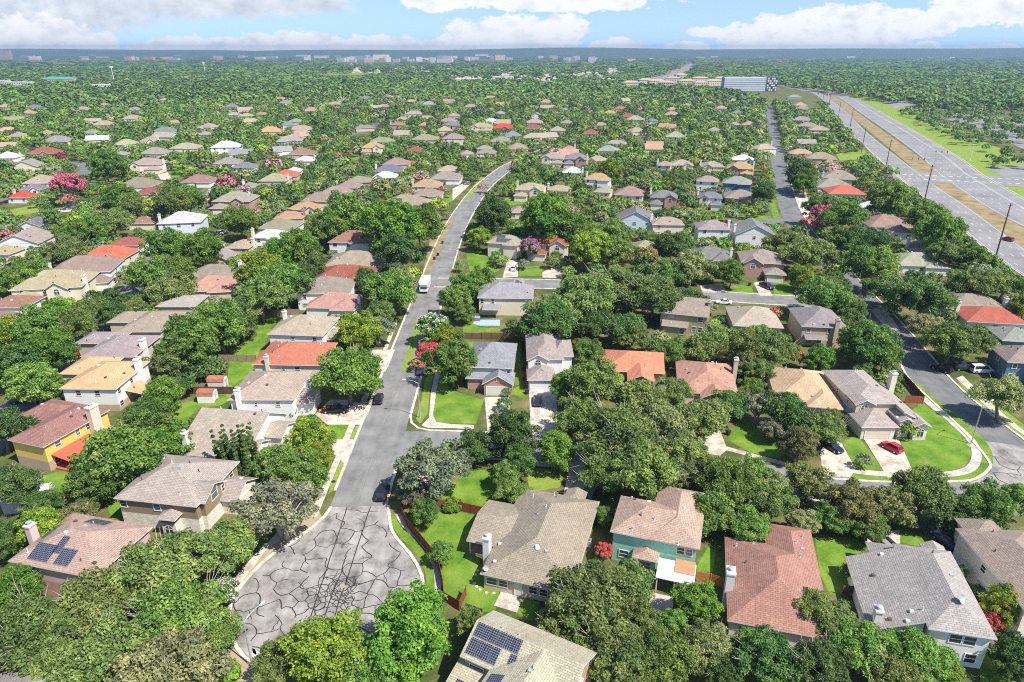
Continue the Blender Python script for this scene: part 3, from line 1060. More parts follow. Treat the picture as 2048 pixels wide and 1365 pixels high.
# ------------------------------------------------------------------ houses
ROOFC = {'taupe': (0.29, 0.235, 0.18), 'grey': (0.29, 0.265, 0.24), 'dark grey': (0.19, 0.18, 0.19), 'slate': (0.20, 0.205, 0.215), 'brown': (0.28, 0.17, 0.13),
         'tan': (0.36, 0.29, 0.215), 'orange tan': (0.44, 0.27, 0.155), 'terracotta': (0.50, 0.20, 0.115), 'red': (0.46, 0.135, 0.085), 'bright red': (0.62, 0.07, 0.04),
         'maroon': (0.30, 0.10, 0.075), 'pale grey': (0.50, 0.51, 0.50), 'pinkish brown': (0.44, 0.265, 0.21), 'white': (0.66, 0.65, 0.63), 'pale brown': (0.40, 0.28, 0.205)}
WALLC = {'white': (0.74, 0.73, 0.70), 'cream': (0.68, 0.60, 0.46), 'beige': (0.55, 0.46, 0.35), 'tan': (0.45, 0.35, 0.24), 'grey': (0.48, 0.50, 0.51), 'pale blue': (0.58, 0.64, 0.70),
         'blue': (0.06, 0.14, 0.33), 'mint green': (0.30, 0.62, 0.45), 'olive': (0.35, 0.33, 0.20), 'yellow': (0.72, 0.50, 0.13), 'pink': (0.56, 0.38, 0.34), 'brown': (0.36, 0.25, 0.17),
         'steel blue': (0.11, 0.19, 0.27), 'brick': (0.34, 0.12, 0.08)}
HOUSES = []         # (x, y, radius, name) footprints that keep trees off
LANDMARKS = []      # (short name, x, y)
OH = 0.45


class Wing:
    """one block of a house: rectangle of its roof at the eaves, eaves height, roof kind
    ('u' or 'v' = which way the ridge runs, then H(ip) or G(able) for each end; 'S' + side that stays high; 'F' flat)"""
    def __init__(s, u0, u1, v0, v1, ez, kind='uHH', pitch=0.45, rf=0.5, walls=True, base=0.0, hi=None, wr=None):
        s.u0, s.u1, s.v0, s.v1, s.ez, s.kind, s.pitch, s.rf, s.walls, s.base, s.hi, s.wr = u0, u1, v0, v1, ez, kind, pitch, rf, walls, base, hi, wr

    def planes(s):
        """roof faces as lists of local points, counter-clockwise from above; and gable triangles"""
        u0, u1, v0, v1, ez = s.u0, s.u1, s.v0, s.v1, s.ez
        if s.kind == 'F':
            return [[(u0, v0, ez), (u1, v0, ez), (u1, v1, ez), (u0, v1, ez)]], []
        if s.kind[0] == 'S':
            k = s.kind[1:]
            z = {'u0': (s.hi, ez, ez, s.hi), 'u1': (ez, s.hi, s.hi, ez), 'v0': (s.hi, s.hi, ez, ez), 'v1': (ez, ez, s.hi, s.hi)}[k]
            return [[(u0, v0, z[0]), (u1, v0, z[1]), (u1, v1, z[2]), (u0, v1, z[3])]], []
        swap = s.kind[0] == 'v'
        if swap:
            a0, a1, b0, b1 = v0, v1, u0, u1
        else:
            a0, a1, b0, b1 = u0, u1, v0, v1
        span = b1 - b0
        bm = b0 + span * s.rf
        rz = ez + s.pitch * span * max(s.rf, 1 - s.rf)
        ins = min(span / 2, (a1 - a0) * 0.48)
        r0 = a0 + (ins if s.kind[1] == 'H' else 0)
        r1 = a1 - (ins if s.kind[2] == 'H' else 0)
        if r1 - r0 < 0.2:
            r0 = r1 = (r0 + r1) / 2
        q = lambda a, b, z: (b, a, z) if swap else (a, b, z)
        fs = [[q(a0, b0, ez), q(a1, b0, ez), q(r1, bm, rz), q(r0, bm, rz)], [q(a1, b1, ez), q(a0, b1, ez), q(r0, bm, rz), q(r1, bm, rz)]]
        g = []
        if s.kind[1] == 'H':
            fs.append([q(a0, b1, ez), q(a0, b0, ez), q(r0, bm, rz)])
        else:
            g.append([q(a0 + OH, b0 + OH, ez), q(a0 + OH, b1 - OH, ez), q(a0 + OH, bm, rz - OH * s.pitch)])
        if s.kind[2] == 'H':
            fs.append([q(a1, b0, ez), q(a1, b1, ez), q(r1, bm, rz)])
        else:
            g.append([q(a1 - OH, b0 + OH, ez), q(a1 - OH, b1 - OH, ez), q(a1 - OH, bm, rz - OH * s.pitch)])
        out = []
        for f in fs:
            f2 = [p for i, p in enumerate(f) if p != f[i - 1]]
            # keep faces upward
            n = (Vector(f2[1]) - Vector(f2[0])).cross(Vector(f2[2]) - Vector(f2[0]))
            out.append(f2 if n.z > 0 else f2[::-1])
        return out, g

    def height(s, u, v):
        if not (s.u0 <= u <= s.u1 and s.v0 <= v <= s.v1):
            return None
        best = None
        for f in s.planes()[0]:
            a, b, c = Vector(f[0]), Vector(f[1]), Vector(f[2])
            n = (b - a).cross(c - a)
            if abs(n.z) < 1e-6:
                continue
            z = a.z - (n.x * (u - a.x) + n.y * (v - a.y)) / n.z
            best = z if best is None else min(best, z)
        return best


def roof_z(wings, u, v):
    zs = [h for h in (w.height(u, v) for w in wings) if h is not None]
    return max(zs) if zs else 0.0


def build_roof(root, wings, color, name='roof', trim=(0.62, 0.58, 0.52)):
    m = MB()
    for k, w in enumerate(wings):
        e = 0.004 * k
        faces, _ = w.planes()
        for f in faces:
            m.poly([(p[0], p[1], p[2] + e) for p in f], 0)
            m.poly([(p[0], p[1], p[2] - 0.16 + e) for p in reversed(f)], 1)
        # fascia along every outer edge (edges used by one face only)
        cnt = {}
        for f in faces:
            for i in range(len(f)):
                a, b = f[i], f[(i + 1) % len(f)]
                key = tuple(sorted((tuple(round(x, 3) for x in a), tuple(round(x, 3) for x in b))))
                cnt.setdefault(key, []).append((a, b))
        for es in cnt.values():
            if len(es) == 1:
                a, b = es[0]
                m.poly([(a[0], a[1], a[2] - 0.16 + e), (b[0], b[1], b[2] - 0.16 + e), (b[0], b[1], b[2] + e), (a[0], a[1], a[2] + e)], 1)
    return m.build(name, ['shingle', 'white_trim'], root, color, uv=True)


def build_walls(root, wings, color, base_mat=None, base_h=2.6, mat='siding'):
    m = MB()
    for k, w in enumerate(wings):
        if not w.walls:
            continue
        e = 0.003 * k
        o = OH if w.kind != 'F' else 0.1
        u0, u1, v0, v1 = (w.u0 + o + e, w.u1 - o - e, w.v0 + o + e, w.v1 - o - e) if w.wr is None else w.wr
        if u1 - u0 < 0.3 or v1 - v0 < 0.3:
            continue
        z1 = w.ez + (0.12 if w.kind[0] != 'S' else 0.0)
        zb = w.base - 0.05
        zm = base_h if (base_mat and w.ez > base_h + 0.6) else (w.ez if base_mat and w.ez <= base_h + 0.6 else None)
        cor = [(u0, v0), (u1, v0), (u1, v1), (u0, v1)]
        for i in range(4):
            a, b = cor[i], cor[(i + 1) % 4]
            za = zbz = z1
            if w.kind[0] == 'S':
                za, zbz = w.height(*a) - 0.03, w.height(*b) - 0.03
            if zm is not None and zm < z1 - 0.01:
                m.poly([(a[0], a[1], zb), (b[0], b[1], zb), (b[0], b[1], zm), (a[0], a[1], zm)], 1)
                m.poly([(a[0], a[1], zm), (b[0], b[1], zm), (b[0], b[1], zbz), (a[0], a[1], za)], 0)
            else:
                m.poly([(a[0], a[1], zb), (b[0], b[1], zb), (b[0], b[1], zbz), (a[0], a[1], za)], 1 if (base_mat and zm is not None) else 0)
        for g in w.planes()[1]:
            m.poly([(p[0], p[1], p[2] - 0.02) for p in g], 1 if (base_mat and w.ez <= base_h + 0.6) else 0)
    return m.build('wall', [mat, base_mat or mat], root, color, uv=True)


def place_on(w, side, pos):
    """local frame of a spot on a wing's wall: origin, along, outward"""
    o = OH if w.kind != 'F' else 0.1
    u0, u1, v0, v1 = (w.u0 + o, w.u1 - o, w.v0 + o, w.v1 - o) if w.wr is None else w.wr
    if side == 'v0':
        return (w.u0 + pos, v0), (1, 0), (0, -1)
    if side == 'v1':
        return (w.u0 + pos, v1), (-1, 0), (0, 1)
    if side == 'u0':
        return (u0, w.v0 + pos), (0, -1), (-1, 0)
    return (u1, w.v0 + pos), (0, 1), (1, 0)


def frame_matrix(p, al, ou, z):
    return Matrix(((al[0], ou[0], 0, p[0]), (al[1], ou[1], 0, p[1]), (0, 0, 1, z), (0, 0, 0, 1)))


def window(root, w, side, pos, zc, ww=1.3, hh=1.4, small=False, arch=False):
    p, al, ou = place_on(w, side, pos)
    M = frame_matrix(p, al, ou, zc)
    m = MB()
    f = 0.11
    x, z = ww / 2, hh / 2
    if arch:
        ring, inner = [], []
        n = 10
        ring = [(-x, -z), (x, -z)] + [(x * math.cos(R(a)), z * 0.3 + x * math.sin(R(a))) for a in range(0, 181, 18)]
        inner = [(a * 0.82, b * 0.86 + 0.0) for a, b in ring]
        for i in range(len(ring)):
            j = (i + 1) % len(ring)
            m.poly([tuple(M @ Vector(q)) for q in ((ring[i][0], 0.07, ring[i][1]), (ring[j][0], 0.07, ring[j][1]), (inner[j][0], 0.07, inner[j][1]), (inner[i][0], 0.07, inner[i][1]))])
        m.box(-0.04, 0.04, 0.0, 0.075, -z, z * 0.3 + x * 0.8, 0, M)
        m.box(-x * .9, x * .9, 0.0, 0.072, z * 0.26, z * 0.34, 0, M)
        g = MB()
        g.poly([tuple(M @ Vector((a, 0.04, b))) for a, b in inner])
    else:
        m.box(-x, x, 0.0, 0.08, -z, -z + f, 0, M)
        m.box(-x, x, 0.0, 0.08, z - f, z, 0, M)
        m.box(-x, -x + f, 0.0, 0.079, -z + f, z - f, 0, M)
        m.box(x - f, x, 0.0, 0.079, -z + f, z - f, 0, M)
        m.box(-x + f, x - f, 0.0, 0.06, -0.04, 0.04, 0, M)
        g = MB()
        g.box(-x + f, x - f, 0.0, 0.035, -z + f, z - f, 0, M)
    if small:
        k = len(m.f)
        i = len(m.v)
        m.v += g.v
        m.f += [tuple(q + i for q in f_) for f_ in g.f]
        m.m += [1] * len(g.f)
        return m.build('window', ['white_trim', 'window_glass'], root)
    o = m.build('window', 'white_trim', root)
    g.build('pane', 'window_glass', o)
    return o


def garage_door(root, w, side, pos, ww=4.8, hh=2.15, color=(0.66, 0.60, 0.50)):
    p, al, ou = place_on(w, side, pos)
    M = frame_matrix(p, al, ou, 0)
    m = MB()
    n = 4
    for k in range(n):
        m.box(-ww / 2, ww / 2, 0.0, 0.05, 0.02 + hh * k / n, hh * (k + 1) / n - 0.04, 0, M)
    m.box(-ww / 2, ww / 2, 0.0, 0.03, 0, hh, 0, M)
    o = m.build('garage_door', 'paint', root, color)
    f = MB()
    f.box(-ww / 2 - 0.18, -ww / 2, 0, 0.09, 0, hh + 0.18, 0, M)
    f.box(ww / 2, ww / 2 + 0.18, 0, 0.09, 0, hh + 0.18, 0, M)
    f.box(-ww / 2, ww / 2, 0, 0.088, hh, hh + 0.18, 0, M)
    f.build('frame', 'white_trim', o)
    return o


def door(root, w, side, pos, color=(0.25, 0.12, 0.08), zb=0.15):
    p, al, ou = place_on(w, side, pos)
    M = frame_matrix(p, al, ou, zb)
    m = MB()
    m.box(-0.5, 0.5, 0, 0.06, 0, 2.1, 0, M)
    o = m.build('door', 'paint', root, color)
    f = MB()
    f.box(-0.62, -0.5, 0, 0.1, 0, 2.22, 0, M)
    f.box(0.5, 0.62, 0, 0.1, 0, 2.22, 0, M)
    f.box(-0.5, 0.5, 0, 0.098, 2.1, 2.22, 0, M)
    f.build('frame', 'white_trim', o)
    return o


def chimney(root, u, v, z0, z1, su=0.8, sv=1.2, color=(0.74, 0.72, 0.68), mat='siding', full=True):
    m = MB()
    su, sv = su * .85, sv * .8
    m.box(u - su, u + su, v - sv, v + sv, z0, z1 - 0.25) if full else m.box(u - su, u + su, v - sv, v + sv, z0, z1 - 0.25)
    m.box(u - su - 0.1, u + su + 0.1, v - sv - 0.1, v + sv + 0.1, z1 - 0.25, z1)
    o = m.build('chimney', mat, root, color, uv=True)
    c = MB()
    c.tube([(u, v, z1), (u, v, z1 + 0.35)], [0.28, 0.28], 8)
    c.tube([(u, v, z1 + 0.42), (u, v, z1 + 0.5)], [0.42, 0.2], 8)
    c.build('flue_cap', 'galvanised', o)
    return o


def roof_vents(root, wings, n, r):
    u0 = min(w.u0 for w in wings)
    u1 = max(w.u1 for w in wings)
    v0 = min(w.v0 for w in wings)
    v1 = max(w.v1 for w in wings)
    k = 0
    for _ in range(60):
        if k >= n:
            break
        u, v = r.uniform(u0 + 1.5, u1 - 1.5), r.uniform(v0 + 1.5, v1 - 1.5)
        z = roof_z(wings, u, v)
        if z < 2.5:
            continue
        m = MB()
        if r.random() < 0.55:
            m.tube([(u, v, z - 0.1), (u, v, z + r.uniform(0.35, 0.6))], [0.075, 0.075], 6)
            m.tube([(u, v, z - 0.04), (u, v, z + 0.08)], [0.2, 0.1], 6)
            m.build('vent_pipe', r.choice(['galvanised', 'white_trim', 'pole_wood']), root)
        else:
            m.box(u - 0.22, u + 0.22, v - 0.22, v + 0.22, z - 0.15, z + 0.22)
            m.build('roof_vent', r.choice(['galvanised', 'white_trim', 'pole_wood']), root)
        k += 1


def dish(root, u, v, z, s=0.45):
    m = MB()
    m.tube([(u, v, z - 0.1), (u + 0.1, v, z + 0.55)], [0.04, 0.03], 5)
    n = 12
    d = Vector((0.6, -0.6, 0.45)).normalized()
    a = d.cross(Vector((0, 0, 1))).normalized()
    b = d.cross(a)
    c = Vector((u + 0.1, v, z + 0.65))
    rings = []
    for rr, dd in ((0.02, -0.02), (0.6, 0.05), (1.0, 0.16)):
        rings.append([c + d * dd * s * 2 + (a * math.cos(2 * math.pi * k / n) + b * math.sin(2 * math.pi * k / n)) * rr * s for k in range(n)])
    for i in range(2):
        for k in range(n):
            m.poly([tuple(rings[i][k]), tuple(rings[i][(k + 1) % n]), tuple(rings[i + 1][(k + 1) % n]), tuple(rings[i + 1][k])])
    m.tube([tuple(c), tuple(c + d * s * 1.2)], [0.02, 0.02], 4)
    m.build('satellite_dish', 'galvanised', root)


def solar(root, wings, u0, u1, v0, v1, name='solar_panel', gap=0.05, rows=1, cols=1):
    """modules lying on the roof plane that spans the rectangle"""
    for i in range(cols):
        for j in range(rows):
            a0 = u0 + (u1 - u0) * i / cols + gap
            a1 = u0 + (u1 - u0) * (i + 1) / cols - gap
            b0 = v0 + (v1 - v0) * j / rows + gap
            b1 = v0 + (v1 - v0) * (j + 1) / rows - gap
            q = [(a0, b0), (a1, b0), (a1, b1), (a0, b1)]
            um, vm = (a0 + a1) / 2, (b0 + b1) / 2
            zc = roof_z(wings, um, vm)
            du = (roof_z(wings, um + 0.05, vm) - zc) / 0.05
            dv = (roof_z(wings, um, vm + 0.05) - zc) / 0.05
            zz = [zc + du * (p[0] - um) + dv * (p[1] - vm) for p in q]
            m = MB()
            m.poly([(p[0], p[1], z + 0.16) for p, z in zip(q, zz)], 0)
            for k in range(4):
                p, z, p2, z2 = q[k], zz[k], q[(k + 1) % 4], zz[(k + 1) % 4]
                m.poly([(p[0], p[1], z + 0.04), (p2[0], p2[1], z2 + 0.04), (p2[0], p2[1], z2 + 0.16), (p[0], p[1], z + 0.16)], 1)
            m.build(name, ['solar_cells', 'chrome'], root, uv=True)


def register(root, wings, short=None, clear=True, wallshow=1.0):
    M = Matrix.Translation(root.location) @ Matrix.Rotation(root.rotation_euler.z, 4, 'Z')
    pts = []
    for w in wings:
        for f in w.planes()[0]:
            for p in f:
                pts.append(M @ Vector(p))
        for u in (w.u0, w.u1):
            pts.append(M @ Vector((u, w.v0 + .3, max(0.0, w.ez * (1 - wallshow)))))
    cx = sum(p.x for p in pts) / len(pts)
    cy = sum(p.y for p in pts) / len(pts)
    for w in wings:
        if w.walls:
            cor = [M @ Vector((a, b, 0)) for a, b in ((w.u0, w.v0), (w.u1, w.v0), (w.u1, w.v1), (w.u0, w.v1))]
            HOUSES.append([(p.x, p.y) for p in cor])
    if clear:
        for w in wings:
            q = [M @ Vector(p) for f in w.planes()[0] for p in f]
            q += [M @ Vector((u, w.v0 + .4, max(0.0, w.ez * (1 - wallshow)))) for u in (w.u0 + .4, w.u1 - .4)]
            clear_px(hull([Wp(*p)[:2] for p in q]), math.hypot(cx, cy) + 3)
    if short:
        LANDMARKS.append((short, cx, cy))
    return cx, cy


def house(label, A, rot, wings, roof, wall, short=None, base=None, wins=(), chim=(), garages=(), doors=(), vents=5, seed=1, base_h=2.6, wallshow=1.0, wallmat='siding', clear=True, roofrgb=None, wallrgb=None):
    r = random.Random(seed)
    root = thing('house', label, 'house', (A[0], A[1], 0), R(rot))
    rc = roofrgb or ROOFC[roof]
    rc = tuple(c * r.uniform(0.94, 1.06) for c in rc)
    build_roof(root, wings, rc)
    build_walls(root, wings, wallrgb or WALLC[wall], base, base_h, wallmat)
    for q in wins:
        window(root, wings[q[0]], *q[1:4], *(q[4:6] if len(q) > 5 else (1.3, 1.4)), arch=len(q) > 6)
    for q in garages:
        garage_door(root, wings[q[0]], *q[1:])
    for q in doors:
        door(root, wings[q[0]], *q[1:])
    for q in chim:
        chimney(root, *q[0:4], **(q[4] if len(q) > 4 else {}))
    roof_vents(root, wings, vents, r)
    register(root, wings, short, clear, wallshow)
    return root


Wg = Wing
# --- the near houses, each with its own plan
w = [Wg(0, 13, 0, 21.3, 2.9, 'vHH', .44), Wg(-4.3, 4, 6, 16.5, 2.9, 'uGH', .25, wr=(-3.8, 3, 9.2, 16)), Wg(7.2, 10.6, 19.5, 23.2, 2.9, 'vHG', .4)]
h = house('long taupe-roofed single-storey house with walled garden beside the cracked turning circle', (-4.5, 74.9), -17.1, w, 'taupe', 'beige', 'long taupe-roofed house beside the turning circle', wins=[(0, 'v0', 1.6, 1.6, 1.7, 1.3), (0, 'v0', 3.3, 1.6, 1.4, 1.3), (0, 'v0', 7.6, 1.6, 1.3, 1.3), (0, 'v0', 9.1, 1.6, 1.3, 1.3)],
          chim=[(-0.6, 4.9, 0, 5.4, dict(su=0.55, sv=0.75))], doors=[(0, 'v0', 5.5, (0.72, 0.70, 0.66))], vents=9, seed=3)
dish(h, 0.6, 0.5, 3.0, 0.4)
m = MB()
for u in (-3.9, -0.6):
    m = MB()
    m.box(u - .09, u + .09, 6.5, 6.7, 0, 2.8)
    m.build('porch_post', 'white_trim', h)
m = MB()
m.box(-3.9, -0.2, 6.5, 9.2, 0.05, 0.4)
m.build('deck', 'planks', h, (0.35, 0.22, 0.17))
m = MB()
m.tube([(6.9, 5.0, 5.05), (6.9, 5.0, 5.5)], [0.42, 0.30], 10)
m.build('skylight_tube', 'white_trim', h)

w = [Wg(0, 12.8, 0, 9.2, 5.4, 'uHH', .5), Wg(5.4, 12.8, 0, 14, 5.4, 'vHH', .56), Wg(3.6, 7.4, -1.5, 1.0, 2.9, 'vHG', .42)]
h = house('mint green two-storey house with pale brown hipped roof', (14.3, 80.9), -18.3, w, 'pale brown', 'mint green', 'mint green house', wins=[(0, 'v0', 10.2, 4.2, 1.2, 1.3), (0, 'v0', 11.4, 4.2, 1.0, 1.3), (2, 'v0', 1.9, 1.5, 1.9, 1.5), (0, 'v0', 2.2, 1.5, 1.5, 1.4)], vents=10, seed=4)
m = MB()
m.box(7.4, 12.6, -4.4, -0.2, 2.62, 2.72)
m.build('patio_roof', 'white_trim', h)
m = MB()
m.box(9.7, 12.5, -2.6, 0.3, 2.73, 2.80)
m.build('patio_roof', 'planks', h, (0.42, 0.22, 0.12))
for u in (7.6, 10, 12.4):
    m = MB()
    m.box(u - .08, u + .08, -4.3, -4.14, 0, 2.62)
    m.build('post', 'white_trim', h)
m = MB()
m.box(7.0, 10.2, -8.0, -4.8, 0.05, 0.3)
m.build('deck', 'planks', h, (0.45, 0.38, 0.33))

w = [Wg(0, 12.7, 0, 17, 2.8, 'vHH', .46), Wg(5.8, 12.7, 10, 22, 2.8, 'vHH', .5)]
house('single-storey house with reddish brown shingles and a louvred white chimney', (27.6, 66.5), -14.9, w, 'brown', 'cream', 'reddish brown house with the louvred chimney', chim=[(0.3, 6.0, 0, 5.9, dict(su=.6, sv=.95))], wins=[(0, 'v0', 2.4, 1.5, 1.8, 1.2), (0, 'v0', 4.6, 1.5, 1.2, 1.2)], vents=11, seed=5, roofrgb=(0.315, 0.165, 0.125))

w = [Wg(-0.2, 7.3, 0, 16, 5.4, 'vHH', .52), Wg(-6.2, 0.4, 1, 15, 2.7, 'Su1', hi=5.72), Wg(-2.8, 3.4, 13, 18.6, 3.2, 'vHH', .5), Wg(4.0, 7.2, 14, 18, 4.6, 'vHG', .5)]
h = house('big white two-storey house with long grey lattice-patterned roof and rooftop dish', (50.8, 62.6), -13, w, 'grey', 'white', 'big white house with the long grey roof', wins=[(0, 'v0', 3.4, 4.1, 1.5, 1.5), (0, 'v0', 4.95, 4.1, 1.5, 1.5), (0, 'v0', 5.6, 1.4, 1.4, 1.5), (1, 'v0', 3, 1.4, 1.5, 1.4)], vents=9, seed=6, roofrgb=(0.315, 0.285, 0.27))
dish(h, 3.9, 3.6, 7.0, 0.6)
chimney(h, -5.0, 2.6, 0, 5.0, .5, .7)

w = [Wg(0, 10, -5, 11, 5.4, 'vHH', .42), Wg(1.5, 7, 9, 14, 5.0, 'vHH', .5)]
house('tall beige house with brown shingles and stone base by the stone boundary wall', (64.6, 70.6), -3, w, 'taupe', 'cream', 'tall beige house with the stone base', base='white_stone', wins=[(0, 'u0', 5, 4, 1.5, 1.6), (0, 'u0', 9, 4, 1.2, 1.2)], vents=4, seed=7)

w = [Wg(0, 13.9, -8.0, 0, 5.4, 'uGG', .5), Wg(4.0, 13.9, -15, -4, 5.38, 'vGG', .40), Wg(-0.5, 4.6, -12.5, -7.2, 2.9, 'Sv1', hi=4.2)]
h = house('taupe-roofed brick house covered in black solar panels', (-2.3, 65.6), -28.1, w, 'tan', 'brick', 'brick house with rooftop solar panels', wallmat='red_brick', vents=9, seed=8, wins=[(0, 'v0', 2.0, 3.9, 2.0, 1.2)], roofrgb=(0.40, 0.335, 0.265))
solar(h, w[:1], 0.4, 6.4, -5.7, -4.15, cols=6)
solar(h, w[:1], 0.4, 4.4, -7.6, -5.8, cols=4)
solar(h, w[:1], 5.6, 6.5, -7.4, -5.8)
solar(h, w[1:2], 4.6, 6.4, -13.6, -8.6, rows=3)
solar(h, w[2:], 0.6, 4.2, -11.9, -9.5, cols=3)

w = [Wg(-12, 7.2, -12, 0, 2.9, 'uGG', .35)]
house('low grey-roofed house with white gutters under the big oak crowns', (-59.9, 58.3), 33.1, w, 'grey', 'beige', 'low grey-roofed house', vents=6, seed=9)

w = [Wg(0, 14.2, 0, 11, 5.4, 'uHH', .42)]
h = house('pink-sided brick house with pale brown roof and black solar panels', (-69.4, 74.6), -13.7, w, 'pale brown', 'pink', 'pink-sided house with solar panels', base='red_brick', wins=[(0, 'v0', 1.4, 4.2, 1.3, 1.3), (0, 'v0', 9, 1.4, 1.3, 1.3)], chim=[(-0.4, 4.6, 0, 8.0, dict(su=.55, sv=.7, color=(.62, .45, .41)))], vents=7, seed=10, roofrgb=(0.36, 0.25, 0.195))
solar(h, w, 2.6, 6.0, 0.6, 3.0, cols=2)
solar(h, w, 6.9, 9.4, 0.6, 2.9, cols=2)
solar(h, w, 5.6, 6.9, 1.9, 4.4)
solar(h, w, 1.0, 2.4, 3.6, 7.4, rows=2)
solar(h, w, 5.0, 8.6, 8.2, 10.0, cols=3)

w = [Wg(0, 14.2, 0, 12.9, 5.4, 'uHH', .48), Wg(8.4, 15.0, 1.0, 7.4, 5.38, 'uHG', .5), Wg(10, 17.6, 5.2, 12.2, 2.9, 'uHG', .5), Wg(8.0, 11.2, -1.6, 2, 3.6, 'vHH', .45)]
house('brown and white stone two-storey house with an arched entry', (-62.6, 88.9), -9.1, w, 'taupe', 'brown', 'brown and white stone house', base='white_stone', wallrgb=(.27, .21, .135), wins=[(0, 'v0', 1.2, 4.2, 1.3, 1.4), (0, 'v0', 7.0, 4.2, 1.3, 1.4), (1, 'u1', 3.2, 5.2, 1.8, 2.4), (1, 'u1', 5.6, 4.4, 0.9, 1.4), (3, 'v0', 1.6, 1.3, 1.5, 1.6, 1), (0, 'u1', 10.4, 4.4, 1.2, 1.4)], garages=[(2, 'u1', 3.5, 4.6)], vents=9, seed=11, roofrgb=(0.33, 0.275, 0.225))

w = [Wg(0, 13.8, 0, 17, 3.2, 'uGG', .36, rf=.62), Wg(8.5, 17, 8, 14.2, 3.2, 'uHG', .42), Wg(9, 15.2, 1.4, 7.2, 3.18, 'uHG', .5)]
house('white house with broad mottled taupe roof and twin chimneys', (-61.1, 105.2), -8.4, w, 'taupe', 'white', 'white house with the twin chimneys', chim=[(0.3, 1.2, 0, 6.4, dict(su=.55, sv=.6, color=(.48, .38, .28))), (1.9, 1.6, 0, 6.9, dict(su=.5, sv=.6))], garages=[(1, 'u1', 3.1, 4.4, 2.1, (.72, .7, .68))], wins=[(2, 'u1', 2.9, 1.6, 1.6, 1.5)], vents=6, seed=12, roofrgb=(0.34, 0.285, 0.225))

w = [Wg(-3.6, 4.9, 0, 14.5, 5.4, 'vHH', .36), Wg(-12, -1.5, 8.6, 16, 4.4, 'uHH', .42)]
h = house('bright yellow house with maroon roof and red patio cover', (-87.7, 105.3), -17.7, w, 'maroon', 'yellow', 'yellow house with the red patio cover', base='brown_brick', base_h=1.9, wins=[(0, 'u1', 3.0, 4.3, 1.3, 1.2), (0, 'u1', 7.2, 4.3, 1.0, 1.3), (0, 'u1', 9.6, 4.3, 1.3, 1.3), (0, 'u1', 2.2, 1.5, 1.3, 1.3)], chim=[(5.2, 10.6, 0, 8.3, dict(su=.7, sv=1.2, color=(.66, .58, .44)))], vents=7, seed=13, roofrgb=(0.27, 0.135, 0.11))
m = MB()
m.poly([(4.6, 1.2, 3.1), (8.4, 1.2, 2.5), (8.4, 8.8, 2.5), (4.6, 8.8, 3.1)])
m.poly([(4.6, 8.8, 3.0), (8.4, 8.8, 2.4), (8.4, 1.2, 2.4), (4.6, 1.2, 3.0)])
m.box(8.3, 8.4, 1.2, 8.8, 2.3, 2.5)
m.build('patio_roof', 'paint', h, (0.60, 0.10, 0.06))
for v in (1.4, 5.0, 8.6):
    m = MB()
    m.box(8.1, 8.25, v - .07, v + .07, 0.0, 2.4)
    m.build('post', 'pole_wood', h)
m = MB()
m.box(4.7, 8.4, 1.2, 8.8, 0.02, 0.35)
m.build('deck', 'planks', h, (0.40, 0.10, 0.07))

w = [Wg(0, 12, 0, 14, 5.4, 'vHH', .40), Wg(-4.5, 5, 7, 16, 5.38, 'uHH', .42), Wg(11.2, 15.2, 3.4, 8.0, 2.6, 'Su0', hi=3.5, walls=False)]
h = house('white two-storey house with orange tan roof and a tall white chimney', (-94.2, 126.6), -1.1, w, 'orange tan', 'white', 'white house with the orange tan roof', base='brown_brick', base_h=1.5, wins=[(0, 'v0', 3.6, 4.2, 1.2, 1.3), (0, 'v0', 7.6, 4.2, 1.2, 1.3), (0, 'u1', 1.6, 4.2, 1.2, 1.3), (0, 'u1', 6.4, 4.2, 1.2, 1.2), (0, 'u1', 1.5, 1.4, 1.4, 1.3)], chim=[(12.0, 9.4, 0, 8.2, dict(su=.6, sv=.9))], vents=8, seed=14, roofrgb=(0.52, 0.315, 0.17))
for v in (3.8, 7.6):
    m = MB()
    m.tube([(14.8, v, 0), (14.8, v, 2.6)], [.12, .12], 8)
    m.build('porch_post', 'white_trim', h)
w = [Wg(0, 12.6, 0, 13, 5.4, 'vHH', .40), Wg(-6, 4, 7.5, 15, 5.38, 'uHH', .4)]
house('beige house with dark mottled grey roof and pale chimney near the red car', (-99.3, 142.9), -1.3, w, 'grey', 'beige', 'beige house with the mottled grey roof', chim=[(12.3, 5.0, 0, 7.8, dict(su=.6, sv=.9))], wins=[(0, 'u1', 9, 4.2, 1.2, 1.3)], vents=9, seed=15, wallshow=.2, roofrgb=(0.265, 0.24, 0.22))
w = [Wg(0, 11.2, 0, 14, 5.4, 'vHH', .42), Wg(-6, 3, 6.5, 14.5, 5.38, 'uHH', .4)]
house('taupe-roofed house with ridge running away from the street, hemmed in by big trees', (-98.9, 157.8), 0, w, 'taupe', 'beige', 'taupe-roofed house among the big trees', vents=6, seed=16, wallshow=.1)
w = [Wg(0, 11, 0, 10, 5.4, 'uHH', .3)]
house('grey-brown flat-looking roof behind the taupe-roofed house among big trees', (-98.0, 176), 0, w, 'taupe', 'beige', None, vents=3, seed=17, wallshow=.0, roofrgb=(.33, .28, .24))
w = [Wg(0, 16, 0, 13.2, 4.9, 'uHH', .40)]
house('cream house with brick red roof and one slim front chimney', (-58.8, 139.7), -2.4, w, 'red', 'cream', 'cream house with the brick red roof', chim=[(3.6, 0.1, 0, 7.0, dict(su=.45, sv=.5, color=(.68, .6, .48)))], wins=[(0, 'v0', 7.0, 3.6, .8, 1.0), (0, 'v0', 10.2, 3.6, 1.3, 1.4)], vents=10, seed=18, wallshow=.5, roofrgb=(.44, .145, .095))
